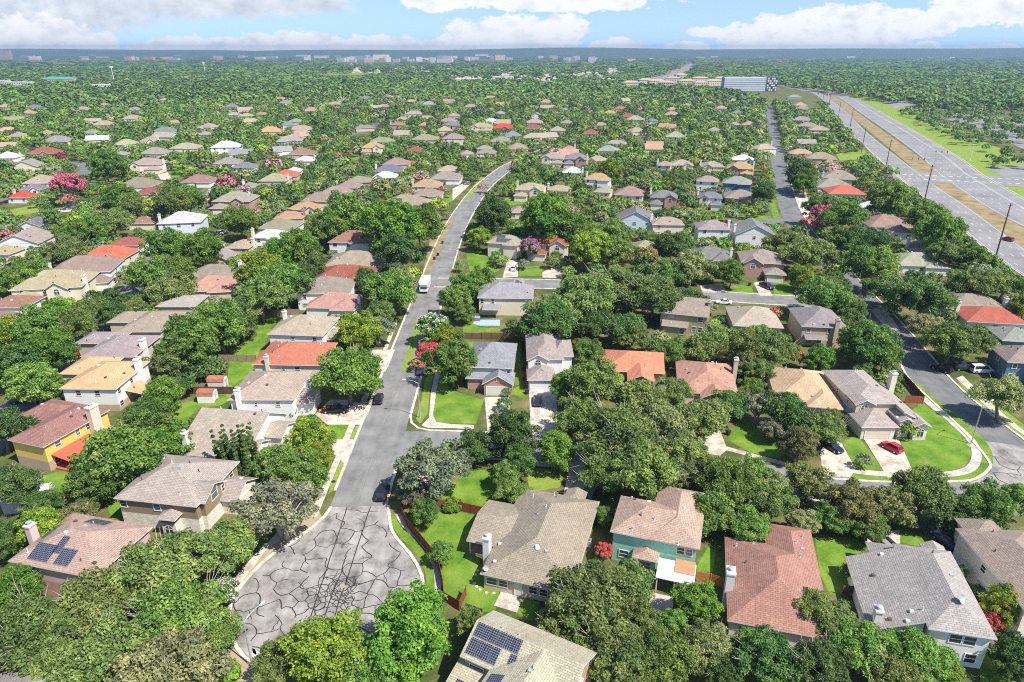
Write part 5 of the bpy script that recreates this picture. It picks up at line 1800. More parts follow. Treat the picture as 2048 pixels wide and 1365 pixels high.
CARS = [  # spot, heading in degrees from +x, colour, kind, label
    (672, 824, 3, (.012, .012, .014), 'pickup', 'black pickup truck loaded with orange goods on the driveway', 'pickup truck'),
    (758, 802, 94, (.012, .013, .02), 'sedan', 'black saloon car parked at the kerb under the round oak', 'car'),
    (842, 745, 91, (.02, .05, .12), 'sedan', 'dark blue car parked under the red crape myrtle', 'car'),
    (766, 990, 90, (.012, .012, .014), 'suv', 'black car with red tail lights parked by the big open-branched oak', 'car'),
    (1075, 806, 90, (.015, .02, .04), 'sedan', 'dark blue car on the long pale driveway', 'car'),
    (1782, 900, 117, (.55, .015, .03), 'hatch', 'red hatchback parked on the corner house driveway', 'car'),
    (1663, 898, -66, (.015, .02, .04), 'sedan', 'dark car half under a brownish tree beside the corner lawn', 'car'),
    (1882, 742, 122, (.012, .012, .014), 'suv', 'black SUV parked along the kerb above the corner lot', 'car'),
    (1962, 745, 0, (.62, .64, .64), 'van', 'white van under trees by the steel blue house', 'van'),
    (1925, 740, 0, (.02, .02, .022), 'suv', 'dark car tucked beside the white van under trees', 'car'),
    (1447, 608, 172, (.70, .70, .69), 'sedan', 'white saloon parked on the back street near the olive green house', 'car'),
    (1533, 576, -70, (.03, .03, .13), 'pickup', 'deep blue pickup on the driveway of the grey-roofed brick house', 'pickup truck'),
    (1027, 540, 85, (.70, .70, .69), 'suv', 'white SUV in the driveway below the rooftop solar panels', 'car'),
    (1764, 577, 175, (.66, .67, .66), 'suv', 'white SUV parked beside the street lamp under trees', 'car'),
    (1796, 604, 170, (.015, .015, .02), 'sedan', 'dark car in tree shade across from the white SUV', 'car'),
    (150, 712, 60, (.35, .012, .02), 'suv', 'red car beside the mottled grey roof among trees', 'car'),
    (52, 803, 25, (.02, .02, .022), 'pickup', 'black pickup parked beside the boat and yellow house', 'pickup truck'),
    (104, 411, 170, (.03, .05, .12), 'sedan', 'blue car by the pink crape myrtle lawn', 'car'),
    (6, 434, 10, (.25, .015, .03), 'suv', 'maroon car on the street past the bright red roof', 'car'),
    (591, 411, 80, (.03, .05, .14), 'sedan', 'dark blue car in front of the orange gabled roof', 'car'),
    (1757, 1080, 103, (.25, .26, .26), 'pickup', 'silver grey pickup on the drive behind the long grey roof', 'pickup truck'),
    (1898, 1092, 110, (.03, .06, .14), 'pickup', 'blue truck squeezed beside the tall beige house', 'pickup truck'),
    (443, 469, 70, (.6, .61, .6), 'suv', 'white car among trees past the pale blue house', 'car'),
    (1525, 425, 165, (.02, .02, .03), 'sedan', 'dark car on the drive by the slate roofed houses', 'car'),
    (1541, 346, 80, (.7, .7, .7), 'sedan', 'white car parked on the eastern street', 'car'),
    (1628, 414, 0, (.03, .035, .04), 'suv', 'dark SUV on the pale drive by the eastern street', 'car'),
    (2014, 482, 109, (.30, .015, .02), 'suv', 'red SUV driving on the highway near the wooden pole', 'car'),
    (1655, 191, 110, (.5, .5, .5), 'suv', 'grey car far along the highway', 'car'),
    (1673, 186, 110, (.65, .65, .65), 'sedan', 'white car farthest along the highway bend', 'car'),
    (1637, 188, 110, (.6, .6, .62), 'sedan', 'pale car on the highway by the last wooden poles', 'car'),
    (1795, 209, 15, (.6, .6, .6), 'sedan', 'white car in the small lot by the highway verge', 'car'),
    (1812, 207, 15, (.25, .26, .3), 'suv', 'grey car in the small lot by the highway verge', 'car'),
    (1988, 336, 5, (.35, .36, .38), 'sedan', 'silver car turning in at the car park entrance', 'car'),
    (1298, 278, 60, (.6, .6, .6), 'sedan', 'white car parked beyond the crape myrtles', 'car'),
    (1275, 592, 0, (.05, .06, .09), 'suv', 'dark car in deep shade on the back street', 'car'),
    (348, 1172, 60, (.03, .06, .18), 'sedan', 'blue car glimpsed below the oak crowns by the turning circle', 'car'),
    (358, 1150, 60, (.5, .52, .55), 'pickup', 'silver pickup glimpsed below the oak crowns by the turning circle', 'pickup truck'),
    (965, 910, 190, (.55, .58, .62), 'suv', 'silver car under the open oak in the side street', 'car'),
    (1000, 903, 190, (.03, .05, .12), 'sedan', 'blue car under the dark oak in the side street', 'car'),
]
for px, py, hd, col, kd, lab, cat in CARS:
    x, y = G(px, py)
    o = make_car('pickup_truck' if kd == 'pickup' else ('parked_van' if kd == 'van' else 'parked_car'), lab, cat, (x, y), R(hd), col, kd, 'cars of the neighbourhood')
    d = math.hypot(x, y)
    if d < 330 and lab.find('glimpsed') < 0 and lab.find('shade') < 0:
        q = [Wp(x + a, y + b, c)[:2] for a in (-1.7, 1.7) for b in (-1.7, 1.7) for c in (0, 1.4)]
        clear_px(hull(q), d + 2)
# crates in the pickup bed
x, y = G(672, 824)
M = Matrix.Translation((x, y, .66)) @ Matrix.Rotation(R(3), 4, 'Z')
for k, (a, b) in enumerate(((-2.2, -.3), (-1.5, .3), (-2.3, .45), (-3.2, 0))):
    m = MB()
    z0 = 0 if a > -3 else -.62
    m.box(a - .3, a + .3, b - .28, b + .28, z0, z0 + .5, 0, M)
    for s in (-.28, .0, .28):
        m.box(a - .32, a + .32, b - .3, b + .3, z0 + .22 + s * .7 - .03, z0 + .22 + s * .7 + .03, 0, M)
    tag(m.build('crate', 'planks', None, (.5, .2, .07)), ['orange crate in the bed of the black pickup', 'orange crate beside the cab of the black pickup', 'orange crate at the bed edge of the black pickup', 'orange crate on the ground behind the black pickup'][k], 'crate', 'orange crates by the black pickup')


def motorhome():
    x, y = -27.6, G(852, 585)[1] + 3
    root = thing('motorhome', 'white motorhome parked facing the viewer on the long street', 'motorhome', (x, y, .03), R(-90))
    m = MB()
    h = 4.7
    prof = [(-h, .5), (h - .5, .5), (h, .75), (h, 1.5), (h - .5, 2.1), (h - .25, 2.9), (h - .7, 3.25), (-h, 3.25)]
    for s in (-1.22, 1.22):
        m.poly([(a, s, b) for a, b in (prof if s < 0 else prof[::-1])])
    for i in range(len(prof)):
        a, b = prof[i], prof[(i + 1) % len(prof)]
        m.poly([(a[0], -1.22, a[1]), (a[0], 1.22, a[1]), (b[0], 1.22, b[1]), (b[0], -1.22, b[1])])
    m.build('body', 'white_trim', root)
    m = MB()
    a, b = (h + .0, 1.52), (h - .5, 2.12)
    m.poly([(a[0] + .02, -1.05, a[1]), (a[0] + .02, 1.05, a[1]), (b[0] + .03, 1.05, b[1]), (b[0] + .03, -1.05, b[1])])
    m.build('windscreen', 'car_glass', root)
    for s in (-1, 1):
        for xx in (-3, -.6, 1.8):
            m = MB()
            m.box(xx - .6, xx + .6, s * 1.22 - .02, s * 1.22 + .02, 1.7, 2.4)
            m.build('side_window', 'car_glass', root)
        for xx in (-2.6, 2.9):
            m = MB()
            m.tube([(xx, s * .95, .42), (xx, s * 1.24, .42)], [.42, .42], 12)
            wh = m.build('wheel', 'rubber', root)
            m = MB()
            m.tube([(xx, s * 1.2, .42), (xx, s * 1.26, .42)], [.24, .2], 10)
            m.build('rim', 'chrome', wh)
        m = MB()
        m.box(h - .04, h + .03, s * .85 - .2, s * .85 + .2, .8, 1.1)
        m.build('headlight', 'clear_lens', root)
        m = MB()
        m.box(h - .3, h - .1, s * 1.42 - .12, s * 1.42 + .12, 1.8, 2.3)
        m.build('mirror', 'rubber', root)
        m = MB()
        m.box(-h + .3, h - 1, s * 1.225 - .012, s * 1.225 + .012, 1.15, 1.3)
        m.build('side_stripe', 'paint', root, (.35, .32, .3))
    m = MB()
    m.box(h - .05, h + .04, -1.1, 1.1, .5, .72)
    m.build('bumper', 'rubber', root)
    for xx in (-2.5, .5, 2.4):
        m = MB()
        m.box(xx - .45, xx + .45, -.4, .4, 3.25, 3.5)
        m.build('roof_unit', 'white_trim', root)
    clear_px(hull([Wp(x + a, y + b, c)[:2] for a in (-1.3, 1.3) for b in (-4.7, 4.7) for c in (0, 3.3)]), y + 6)


motorhome()
LANDMARKS.append(('white motorhome', -27.6, 206))


def boat():
    x, y = G(90, 802)
    root = thing('boat', 'small white motorboat with blue cover on a trailer beside the black pickup', 'boat', (x, y, 0), R(20))
    m = MB()
    sec = [(-2.6, 1.0, .7, 1.3), (-1, 1.1, .6, 1.35), (1, 1.0, .6, 1.4), (2.2, .6, .8, 1.5), (3.0, .08, 1.2, 1.6)]
    for k in range(len(sec) - 1):
        a, b = sec[k], sec[k + 1]
        for s in (-1, 1):
            m.poly([(a[0], 0, a[2]), (b[0], 0, b[2]), (b[0], s * b[1], b[3]), (a[0], s * a[1], a[3])])
        m.poly([(a[0], -a[1], a[3] - .05), (b[0], -b[1], b[3] - .05), (b[0], b[1], b[3] - .05), (a[0], a[1], a[3] - .05)])
    m.poly([(-2.6, -1, 1.3), (-2.6, 0, .7), (-2.6, 1, 1.3)])
    m.build('hull', 'white_trim', root)
    m = MB()
    m.prism([(-1.6, -.8), (.6, -.8), (.6, .8), (-1.6, .8)], 2.3, 2.4)
    m.build('canopy', 'paint', root, (.25, .42, .6))
    for (a, b) in ((-1.5, -.75), (.5, -.75), (.5, .75), (-1.5, .75)):
        m = MB()
        m.tube([(a, b, 1.3), (a, b, 2.3)], [.03, .03], 5)
        m.build('canopy_pole', 'chrome', root)
    for s in (-1, 1):
        m = MB()
        m.tube([(-.8, s * .95, .32), (-.8, s * 1.15, .32)], [.32, .32], 10)
        m.build('wheel', 'rubber', root)
    m = MB()
    m.box(-2.4, 3.6, -.06, .06, .35, .5)
    m.build('trailer', 'galvanised', root)


boat()


def trailer():
    x, y = G(1178, 988)
    root = thing('trailer', 'flat green metal trailer on the shaded drive of the taupe-roofed house', 'trailer', (x, y, 0), R(68))
    m = MB()
    m.box(-2.0, 2.0, -.9, .9, .55, .65)
    m.build('bed', 'paint', root, (.16, .22, .19))
    for s in (-1, 1):
        m = MB()
        m.box(-2, 2, s * .9 - .03, s * .9 + .03, .95, 1.02)
        for k in range(6):
            m.box(-2 + .8 * k - .03, -2 + .8 * k + .03, s * .9 - .03, s * .9 + .03, .65, .95)
        m.build('side_rail', 'paint', root, (.2, .27, .24))
        m = MB()
        m.tube([(0, s * .92, .33), (0, s * 1.1, .33)], [.33, .33], 10)
        m.build('wheel', 'rubber', root)


trailer()


# ------------------------------------------------------------------ street lamps, poles, fences, sheds
def street_lamp(px, py, h, ax, ay, label, arm=2.6):
    x, y = G(px, py)
    root = thing('street_lamp', label, 'street lamp', (x, y, 0), 0, 'street lamps of the neighbourhood')
    m = MB()
    m.tube([(0, 0, 0), (0, 0, h * .5), (0, 0, h)], [.11, .09, .065], 8)
    m.build('pole', 'galvanised', root)
    m = MB()
    m.tube([(0, 0, 0), (0, 0, .12)], [.24, .2], 8)
    m.build('base_plate', 'galvanised', root)
    m = MB()
    L = math.hypot(ax, ay)
    dx, dy = ax / L, ay / L
    m.tube([(0, 0, h - .25), (dx * arm * .3, dy * arm * .3, h + .2), (dx * arm * .65, dy * arm * .65, h + .4), (dx * arm, dy * arm, h + .42)], [.05, .045, .04, .035], 6)
    m.build('arm', 'galvanised', root)
    m = MB()
    m.tube([(dx * (arm - .1), dy * (arm - .1), h + .42), (dx * (arm + .25), dy * (arm + .25), h + .42), (dx * (arm + .65), dy * (arm + .65), h + .38)], [.07, .16, .1], 8)
    m.build('lamp_head', 'white_trim', root)
    return root


street_lamp(840, 836, 8.2, -1, .12, 'curved-arm street lamp at the side street corner casting its shadow on the road')
street_lamp(1942, 888, 8.4, 1, .5, 'curved-arm street lamp beside the corner lawn')
street_lamp(505, 1334, 7.4, .6, 1, 'street lamp leaning over the cracked turning circle')
street_lamp(918, 541, 7.0, -1, .1, 'street lamp by the long street past the motorhome')
street_lamp(1740, 598, 8.6, -1, .15, 'street lamp beside the white SUV under trees')
street_lamp(1560, 434, 7.6, 1, .1, 'street lamp by the eastern street bend')
street_lamp(972, 402, 7.4, -1, .1, 'street lamp at the far bend of the long street')
street_lamp(172, 360, 7.6, -1, .2, 'street lamp near the pink crape myrtle')


def wooden_pole(px, py, h, label, arms=True):
    x, y = G(px, py)
    root = thing('utility_pole', label, 'utility pole', (x, y, 0), R(20), 'wooden poles along the highway')
    m = MB()
    m.tube([(0, 0, 0), (0, 0, h)], [.30, .19], 8)
    m.build('pole', 'pole_wood', root)
    if arms:
        m = MB()
        m.box(-1.2, 1.2, -.07, .07, h - .9, h - .72)
        m.build('crossarm', 'pole_wood', root)
        for a in (-1.1, -.4, .4, 1.1):
            m = MB()
            m.tube([(a, 0, h - .72), (a, 0, h - .5)], [.07, .05], 6)
            m.build('insulator', 'chrome', root)
        m = MB()
        m.box(-1.0, 1.0, -.06, .06, h - 4.6, h - 4.45)
        m.build('crossarm', 'pole_wood', root)


for k, (px, py, h, lab) in enumerate(((1992, 512, 19.5, 'tall dark wooden pole beside the red SUV on the highway'), (1848, 405, 18.4, 'dark wooden pole just nearer than the highway crossing'), (1772, 333, 17.0, 'dark wooden pole at the highway crossing marks'),
                                      (1722, 308, 19.0, 'wooden pole with crossarms where the highway trees end'), (1700, 255, 17.5, 'wooden pole by the dry highway median'), (1677, 232, 17.1, 'wooden pole by the middle of the highway bend'), (1658, 211, 16.4, 'wooden pole behind the last highway houses'),
                                      (1645, 205, 17.4, 'wooden pole close to the pale highway car'), (1626, 184, 18.5, 'thin wooden pole near the office block end of the highway'), (1612, 181, 19.3, 'thin wooden pole nearest the grey office block'), (1690, 186, 15, 'thin wooden pole on the wooded highway side'))):
    wooden_pole(px, py, h, lab)


def lot_light(px, py, h, label):
    x, y = G(px, py)
    root = thing('light_pole', label, 'light pole', (x, y, 0), 0, 'white light poles over the car park')
    m = MB()
    m.tube([(0, 0, 0), (0, 0, h)], [.2, .13], 6)
    m.build('pole', 'white_trim', root)
    m = MB()
    m.box(-.9, .9, -.22, .22, h, h + .22)
    m.build('lamp_head', 'white_trim', root)


LOTP = [(1852, 251, 16), (1907, 254, 12.5), (1942, 244, 14), (1959, 242, 16), (1956, 270, 13), (1985, 279, 12.5), (1940, 322, 10.5), (1828, 202, 16), (1844, 212, 17), (1901, 198, 14), (2002, 194, 15), (2021, 208, 15), (2007, 214, 13), (2003, 208, 14), (1720, 195, 12), (1765, 200, 11)]
for k, (px, py, h) in enumerate(LOTP):
    lot_light(px, py, h, 'white light pole over the highway car park trees')
# traffic signals at the crossing
for px, py, dx, lab in ((1848, 322, 1, 'signal mast with dark signal heads across the far carriageway'), (1866, 340, -1, 'signal mast with dark signal heads across the near carriageway')):
    x, y = G(px, py)
    root = thing('traffic_signal', lab, 'traffic signal', (x, y, 0), R(-20))
    m = MB()
    m.tube([(0, 0, 0), (0, 0, 7)], [.2, .14], 7)
    m.build('pole', 'galvanised', root)
    m = MB()
    m.tube([(0, 0, 6.3), (dx * 13, 0, 6.8)], [.12, .06], 6)
    m.build('mast_arm', 'galvanised', root)
    for a in (6, 9.5, 12.8):
        m = MB()
        m.box(dx * a - .2, dx * a + .2, -.2, .2, 5.9, 7.1)
        m.build('signal_head', 'pole_wood', root)


def fence(pts, h, color, label, px=True, mat='planks', step=2.4):
    w = [G(*p) for p in pts] if px else pts
    x0, y0 = w[0]
    root = thing('wooden_fence', label, 'fence', (x0, y0, 0))
    fine = [w[0]]
    for i in range(len(w) - 1):
        L = math.dist(w[i], w[i + 1])
        n = max(1, round(L / step))
        fine += [(w[i][0] + (w[i + 1][0] - w[i][0]) * k / n, w[i][1] + (w[i + 1][1] - w[i][1]) * k / n) for k in range(1, n + 1)]
    for i in range(len(fine)):
        a = fine[i]
        m = MB()
        m.box(a[0] - x0 - .06, a[0] - x0 + .06, a[1] - y0 - .06, a[1] - y0 + .06, 0, h + .08)
        m.build('post', mat, root, tuple(c * .8 for c in color))
        if i + 1 < len(fine):
            b = fine[i + 1]
            L = math.dist(a, b)
            M = Matrix.Translation((a[0] - x0, a[1] - y0, 0)) @ Matrix.Rotation(math.atan2(b[1] - a[1], b[0] - a[0]), 4, 'Z')
            m = MB()
            n = max(2, int(L / .16))
            r = random.Random(i)
            for k in range(n):
                u0 = .05 + (L - .1) * k / n
                u1 = .05 + (L - .1) * (k + 1) / n - .012
                m.box(u0, u1, -.012, .012, .05, h - r.uniform(0, .05), 0, M)
            for z in (.35, h * .55, h - .3):
                m.box(.04, L - .04, .013, .05, z - .05, z + .05, 0, M)
            m.build('fence_panel', mat, root, color)
    return root


RED, DKB, GRB = (.24, .065, .035), (.15, .085, .055), (.26, .19, .14)
fence([(897, 1017), (965, 1032)], 1.8, RED, 'red-stained plank fence with braced gate between the taupe-roofed house and front lawn')
fence([(806, 1020), (803, 1030), (815, 1055), (838, 1082), (862, 1112), (879, 1145), (886, 1178), (888, 1202)], 1.8, RED, 'curving red-stained plank fence along the turning circle sidewalk')
fence([(888, 1204), (919, 1222), (932, 1192)], 1.8, RED, 'short red-stained plank fence turning back into the lawn')
fence([(806, 1018), (895, 1017)], 1.8, RED, 'red-stained plank fence under the big open-branched oak')
fence([(932, 1224), (965, 1236)], 1.6, GRB, 'weathered plank fence behind the rooftop solar panels')
fence([(913, 637), (958, 639)], 1.8, (.30, .15, .08), 'reddish plank fence beside the pool terrace')
fence([(925, 679), (1041, 679)], 1.8, DKB, 'dark brown plank fence between the pool terrace and the brick garage house')
fence([(1042, 679), (1046, 765)], 1.8, DKB, 'dark plank fence running between two grey-roofed houses')
fence([(365, 789), (400, 789), (472, 789)], 1.9, (.10, .065, .05), 'dark plank fence between the two red-roofed sheds')
fence([(440, 723), (513, 724)], 1.8, (.30, .21, .15), 'weathered plank fence beside the brick red roof')
fence([(300, 852), (345, 856), (366, 858)], 1.7, (.075, .06, .055), 'dark rail fence behind the mottled taupe roof')
fence([(290, 850), (318, 826), (343, 803)], 1.7, (.32, .27, .23), 'pale grey fence slanting behind the yellow house garden')
fence([(1392, 1163), (1420, 1168), (1449, 1178)], 1.8, (.60, .22, .06), 'bright orange cedar fence beside the mint green house')
fence([(1803, 758), (1825, 782), (1845, 806)], 1.8, (.13, .06, .04), 'dark brown fence along the street by the corner house chimney')
fence([(1810, 806), (1845, 808)], 1.8, (.30, .09, .05), 'short red-brown fence facing the corner lawn')
fence([(545, 632), (600, 630)], 1.8, (.26, .19, .14), 'weathered fence below the bare trees')
fence([(1085, 700), (1150, 690)], 1.8, GRB, 'grey plank fence behind the white house with the long driveway')
fence([(1683, 1192), (1713, 1192)], 1.8, (.12, .09, .075), 'short dark fence beside the long grey roof')
fence([(1165, 1280), (1185, 1290), (1215, 1290)], 1.8, (.55, .18, .05), 'orange fence under the oaks by the rooftop solar panels')
# stone boundary wall at the lower edge
w = [G(*p) for p in ((1985, 1290), (2015, 1325), (2050, 1368))]
m = MB()
for i in range(2):
    a, b = w[i], w[i + 1]
    L = math.dist(a, b)
    M = Matrix.Translation((a[0], a[1], 0)) @ Matrix.Rotation(math.atan2(b[1] - a[1], b[0] - a[0]), 4, 'Z')
    m.box(0, L + .2, -.25, .25, 0, 1.7 - .02 * i, 0, M)
    m.box(-.05, L + .25, -.32, .32, 1.7 - .02 * i, 1.85 - .02 * i, 0, M)
tag(m.build('stone_wall', 'white_stone', uv=True), 'long pale stone boundary wall below the big white house', 'stone wall')


def shed(px, py, rot, L, D, h, roofc, wallc, label, barn=True, metal=False):
    x, y = G(px, py)
    root = thing('garden_shed', label, 'shed', (x, y, 0), R(rot))
    m = MB()
    m.box(0, L, 0, D, 0, h)
    m.build('wall', 'paint', root, wallc)
    m = MB()
    prof = [(-.1, h - .05), (.15, h + .55), (D / 2, h + .95), (D - .15, h + .55), (D + .1, h - .05)]
    for i in range(4):
        a, b = prof[i], prof[i + 1]
        m.poly([(-.12, a[0], a[1]), (L + .12, a[0], a[1]), (L + .12, b[0], b[1]), (-.12, b[0], b[1])], 0)
    for xx in (.0, L):
        m.poly([(xx, a, b) for a, b in prof], 1)
    m.build('roof', ['paint' if metal else 'shingle', 'white_trim'], root, roofc, uv=True)
    m = MB()
    m.box(L, L + .04, D * .25, D * .75, .1, h - .1)
    o = m.build('door', 'paint', root, tuple(c * .9 for c in wallc))
    m = MB()
    m.box(L + .04, L + .08, D * .5 - .03, D * .5 + .03, .1, h - .1)
    for z in (.12, h - .2):
        m.box(L + .04, L + .075, D * .25, D * .75, z, z + .08)
    m.build('door_trim', 'pole_wood', o)
    clear_px(hull([Wp(x + a, y + b, c)[:2] for a in (0, L) for b in (0, D) for c in (0, h)]), math.hypot(x, y) + 2)


shed(396, 807, 0, 3.4, 2.6, 1.9, (.36, .14, .09), (.74, .72, .68), 'white shed with red barn roof on the lawn in front of the dark fence')
shed(417, 779, 0, 3.6, 2.4, 1.9, (.38, .15, .10), (.62, .56, .5), 'red barn-roofed shed with striped doors behind the dark fence')
shed(45, 1022, 20, 4.2, 2.8, 2.3, (.66, .68, .70), (.58, .52, .46), 'metal-roofed shed by the yellow flower hedge', metal=True)
shed(8, 1030, 10, 3, 2.4, 2.0, (.35, .36, .38), (.4, .38, .36), 'small grey shed at the picture edge under trees', metal=True)


def ac_unit(px, py, label):
    x, y = G(px, py)
    root = thing('air_conditioner', label, 'air conditioner', (x, y, 0), R(-15))
    m = MB()
    m.box(-.45, .45, -.45, .45, .1, .95)
    m.box(-.55, .55, -.55, .55, 0, .1)
    m.build('casing', 'galvanised', root)
    m = MB()
    m.tube([(0, 0, .95), (0, 0, .99)], [.36, .36], 12)
    m.build('fan_grille', 'pole_wood', root)


ac_unit(1176, 1090, 'pale air conditioning unit beside the taupe-roofed house')


def bin_(px, py, col, label):
    x, y = G(px, py)
    root = thing('wheelie_bin', label, 'bin', (x, y, 0), rnd.uniform(0, 6))
    m = MB()
    b = [(-.28, -.3), (.28, -.3), (.28, .3), (-.28, .3)]
    t = [(-.33, -.36), (.33, -.36), (.33, .36), (-.33, .36)]
    for i in range(4):
        j = (i + 1) % 4
        m.poly([(*b[i], .06), (*b[j], .06), (*t[j], 1.0), (*t[i], 1.0)])
    m.build('body', 'paint', root, col)
    m = MB()
    m.box(-.36, .36, -.39, .39, 1.0, 1.08)
    m.build('lid', 'paint', root, tuple(c * 1.4 for c in col))
    for s in (-1, 1):
        m = MB()
        m.tube([(s * .3, .33, .12), (s * .36, .33, .12)], [.12, .12], 8)
        m.build('wheel', 'rubber', root)


for px, py, lab in ((1054, 788, 'dark wheelie bin by the white garage'), (876, 512, 'dark wheelie bin at the kerb up the street from the motorhome'), (869, 520, 'second dark wheelie bin at the kerb nearer the motorhome'), (885, 488, 'lone dark wheelie bin at the kerb below the bright green tree'), (960, 390, 'dark wheelie bin at the far bend kerb'), (1456, 870, 'dark wheelie bin on the shady drive'), (1499, 572, 'dark wheelie bin by the grey-roofed brick house')):
    bin_(px, py, (.025, .028, .03), lab)


def gazebo():
    x, y = G(1212, 668)
    root = thing('canopy_tent', 'purple canopy in the shaded back garden', 'canopy', (x, y, 0), R(-8))
    m = MB()
    for s in ((-1.6, -1.2, 1.6, -1.2), (1.6, -1.2, 1.6, 1.2), (1.6, 1.2, -1.6, 1.2), (-1.6, 1.2, -1.6, -1.2)):
        m.poly([(s[0], s[1], 2.2), (s[2], s[3], 2.2), (0, 0, 2.75)])
        m.poly([(s[0], s[1], 1.95), (s[2], s[3], 1.95), (s[2], s[3], 2.2), (s[0], s[1], 2.2)])
    m.build('canopy_cloth', 'paint', root, (.22, .05, .36))
    for a, b in ((-1.5, -1.1), (1.5, -1.1), (1.5, 1.1), (-1.5, 1.1)):
        m = MB()
        m.tube([(a, b, 0), (a, b, 2.2)], [.04, .04], 5)
        m.build('post', 'galvanised', root)
    clear_px(hull([Wp(x + a, y + b, c)[:2] for a in (-1.7, 1.7) for b in (-1.3, 1.3) for c in (1.6, 2.7)]), math.hypot(x, y) + 2)


gazebo()


def trampoline():
    x, y = G(1176, 678)
    root = thing('trampoline', 'round trampoline with dark safety net beside the purple canopy', 'trampoline', (x, y, 0))
    m = MB()
    m.prism([(1.4 * math.cos(k * .524), 1.4 * math.sin(k * .524)) for k in range(12)], .75, .8)
    m.build('mat', 'tar', root)
    for k in range(6):
        a = k * 1.047
        m = MB()
        m.tube([(1.45 * math.cos(a), 1.45 * math.sin(a), 0), (1.45 * math.cos(a), 1.45 * math.sin(a), 2.5)], [.03, .03], 5)
        m.build('net_pole', 'galvanised', root)
    m = MB()
    for k in range(24):
        a, b = k * .2618, (k + 1) * .2618
        for z in (.8, 1.3, 1.8, 2.4):
            m.tube([(1.45 * math.cos(a), 1.45 * math.sin(a), z), (1.45 * math.cos(b), 1.45 * math.sin(b), z)], [.015, .015], 3)
    m.build('safety_net', 'tar', root)


trampoline()


def spa():
    x, y = G(952, 641)
    root = thing('hot_tub', 'blue-covered hot tub on the pool terrace', 'hot tub', (x, y, 0))
    m = MB()
    m.box(-1.1, 1.1, -.9, .9, 0, .9)
    m.build('cabinet', 'planks', root, (.30, .15, .08))
    m = MB()
    m.box(-1.15, 1.15, -.95, .95, .9, 1.02)
    m.build('cover', 'paint', root, (.16, .33, .42))


spa()
# traffic cone beside the motorhome, flowering ring stones and stepping stones in the garden
x, y = G(873, 578)
m = MB()
m.tube([(x, y, 0), (x, y, .7)], [.18, .04], 10)
m.box(x - .22, x + .22, y - .22, y + .22, 0, .05)
tag(m.build('traffic_cone', 'paint', None, (.7, .16, .03)), 'orange traffic cone by the rear of the motorhome', 'traffic cone')
for k, (px, py) in enumerate(((949, 1168), (953, 1174), (960, 1180), (973, 1186), (988, 1187), (944, 1160), (950, 1150), (955, 1142))):
    x, y = G(px, py)
    m = MB()
    m.prism([(x + .26 * math.cos(a * .785) * (1 + .2 * math.sin(a * 2 + k)), y + .24 * math.sin(a * .785)) for a in range(8)], 0, .06)
    tag(m.build('stepping_stone', 'concrete'), 'pale stepping stone in the lawn behind the taupe-roofed house', 'stepping stone', 'stepping stones behind the taupe-roofed house')

# ------------------------------------------------------------------ far landmarks
def block(name, cat, label, px, py, Lm, Dm, H, rot, wall, roof=None, group=None, facade='facade', hip=None):
    x, y = G(px, py)
    root = thing(name, label, cat, (x, y, 0), R(rot), group)
    m = MB()
    m.box(-Lm / 2, Lm / 2, -Dm / 2, Dm / 2, 0, H)
    m.build('wall', facade, root, wall, uv=True)
    if hip:
        build_roof(root, [Wg(-Lm / 2 - .6, Lm / 2 + .6, -Dm / 2 - .6, Dm / 2 + .6, H + .05, 'uHH', hip)], roof)
    else:
        m = MB()
        m.box(-Lm / 2 - .3, Lm / 2 + .3, -Dm / 2 - .3, Dm / 2 + .3, H, H + .9)
        m.build('roof', 'paint', root, roof or (.62, .60, .57))
    q = [(x + a * math.cos(R(rot)) - b * math.sin(R(rot)), y + a * math.sin(R(rot)) + b * math.cos(R(rot)), c) for a in (-Lm / 2, Lm / 2) for b in (-Dm / 2, Dm / 2) for c in (H * .15, H + (3 if hip else 1))]
    clear_px(hull([Wp(*p)[:2] for p in q]), math.hypot(x, y) + 10)
    return root


def office():
    x, y = G(1496, 183)
    root = thing('office_block', 'long grey office block with pale louvre bands beside the highway', 'office building', (x, y, 0), R(-4))
    m = MB()
    m.box(-48, 28, -14, 14, 0, 24)
    m.build('wall', 'paint', root, (.30, .33, .37))
    for k in range(6):
        m = MB()
        m.box(-48.3, 28, -14.35, -14.0, 1.2 + k * 3.9, 3.6 + k * 3.9)
        m.build('louvre_band', 'paint', root, (.55, .58, .62))
    m = MB()
    m.box(28, 48, -15, 13, 0, 25.5)
    m.build('tower_end', 'paint', root, (.10, .115, .16))
    for k in range(6):
        for j in range(5):
            m = MB()
            m.box(29.5 + j * 3.7, 32.2 + j * 3.7, -15.25, -15.0, 2 + k * 3.9, 4.4 + k * 3.9)
            m.build('window', 'white_trim' if (j + k) % 3 else 'window_glass', root)
    m = MB()
    m.box(-48, 28, -14.4, 14, 24, 24.7)
    m.build('roof', 'paint', root, (.60, .61, .62))


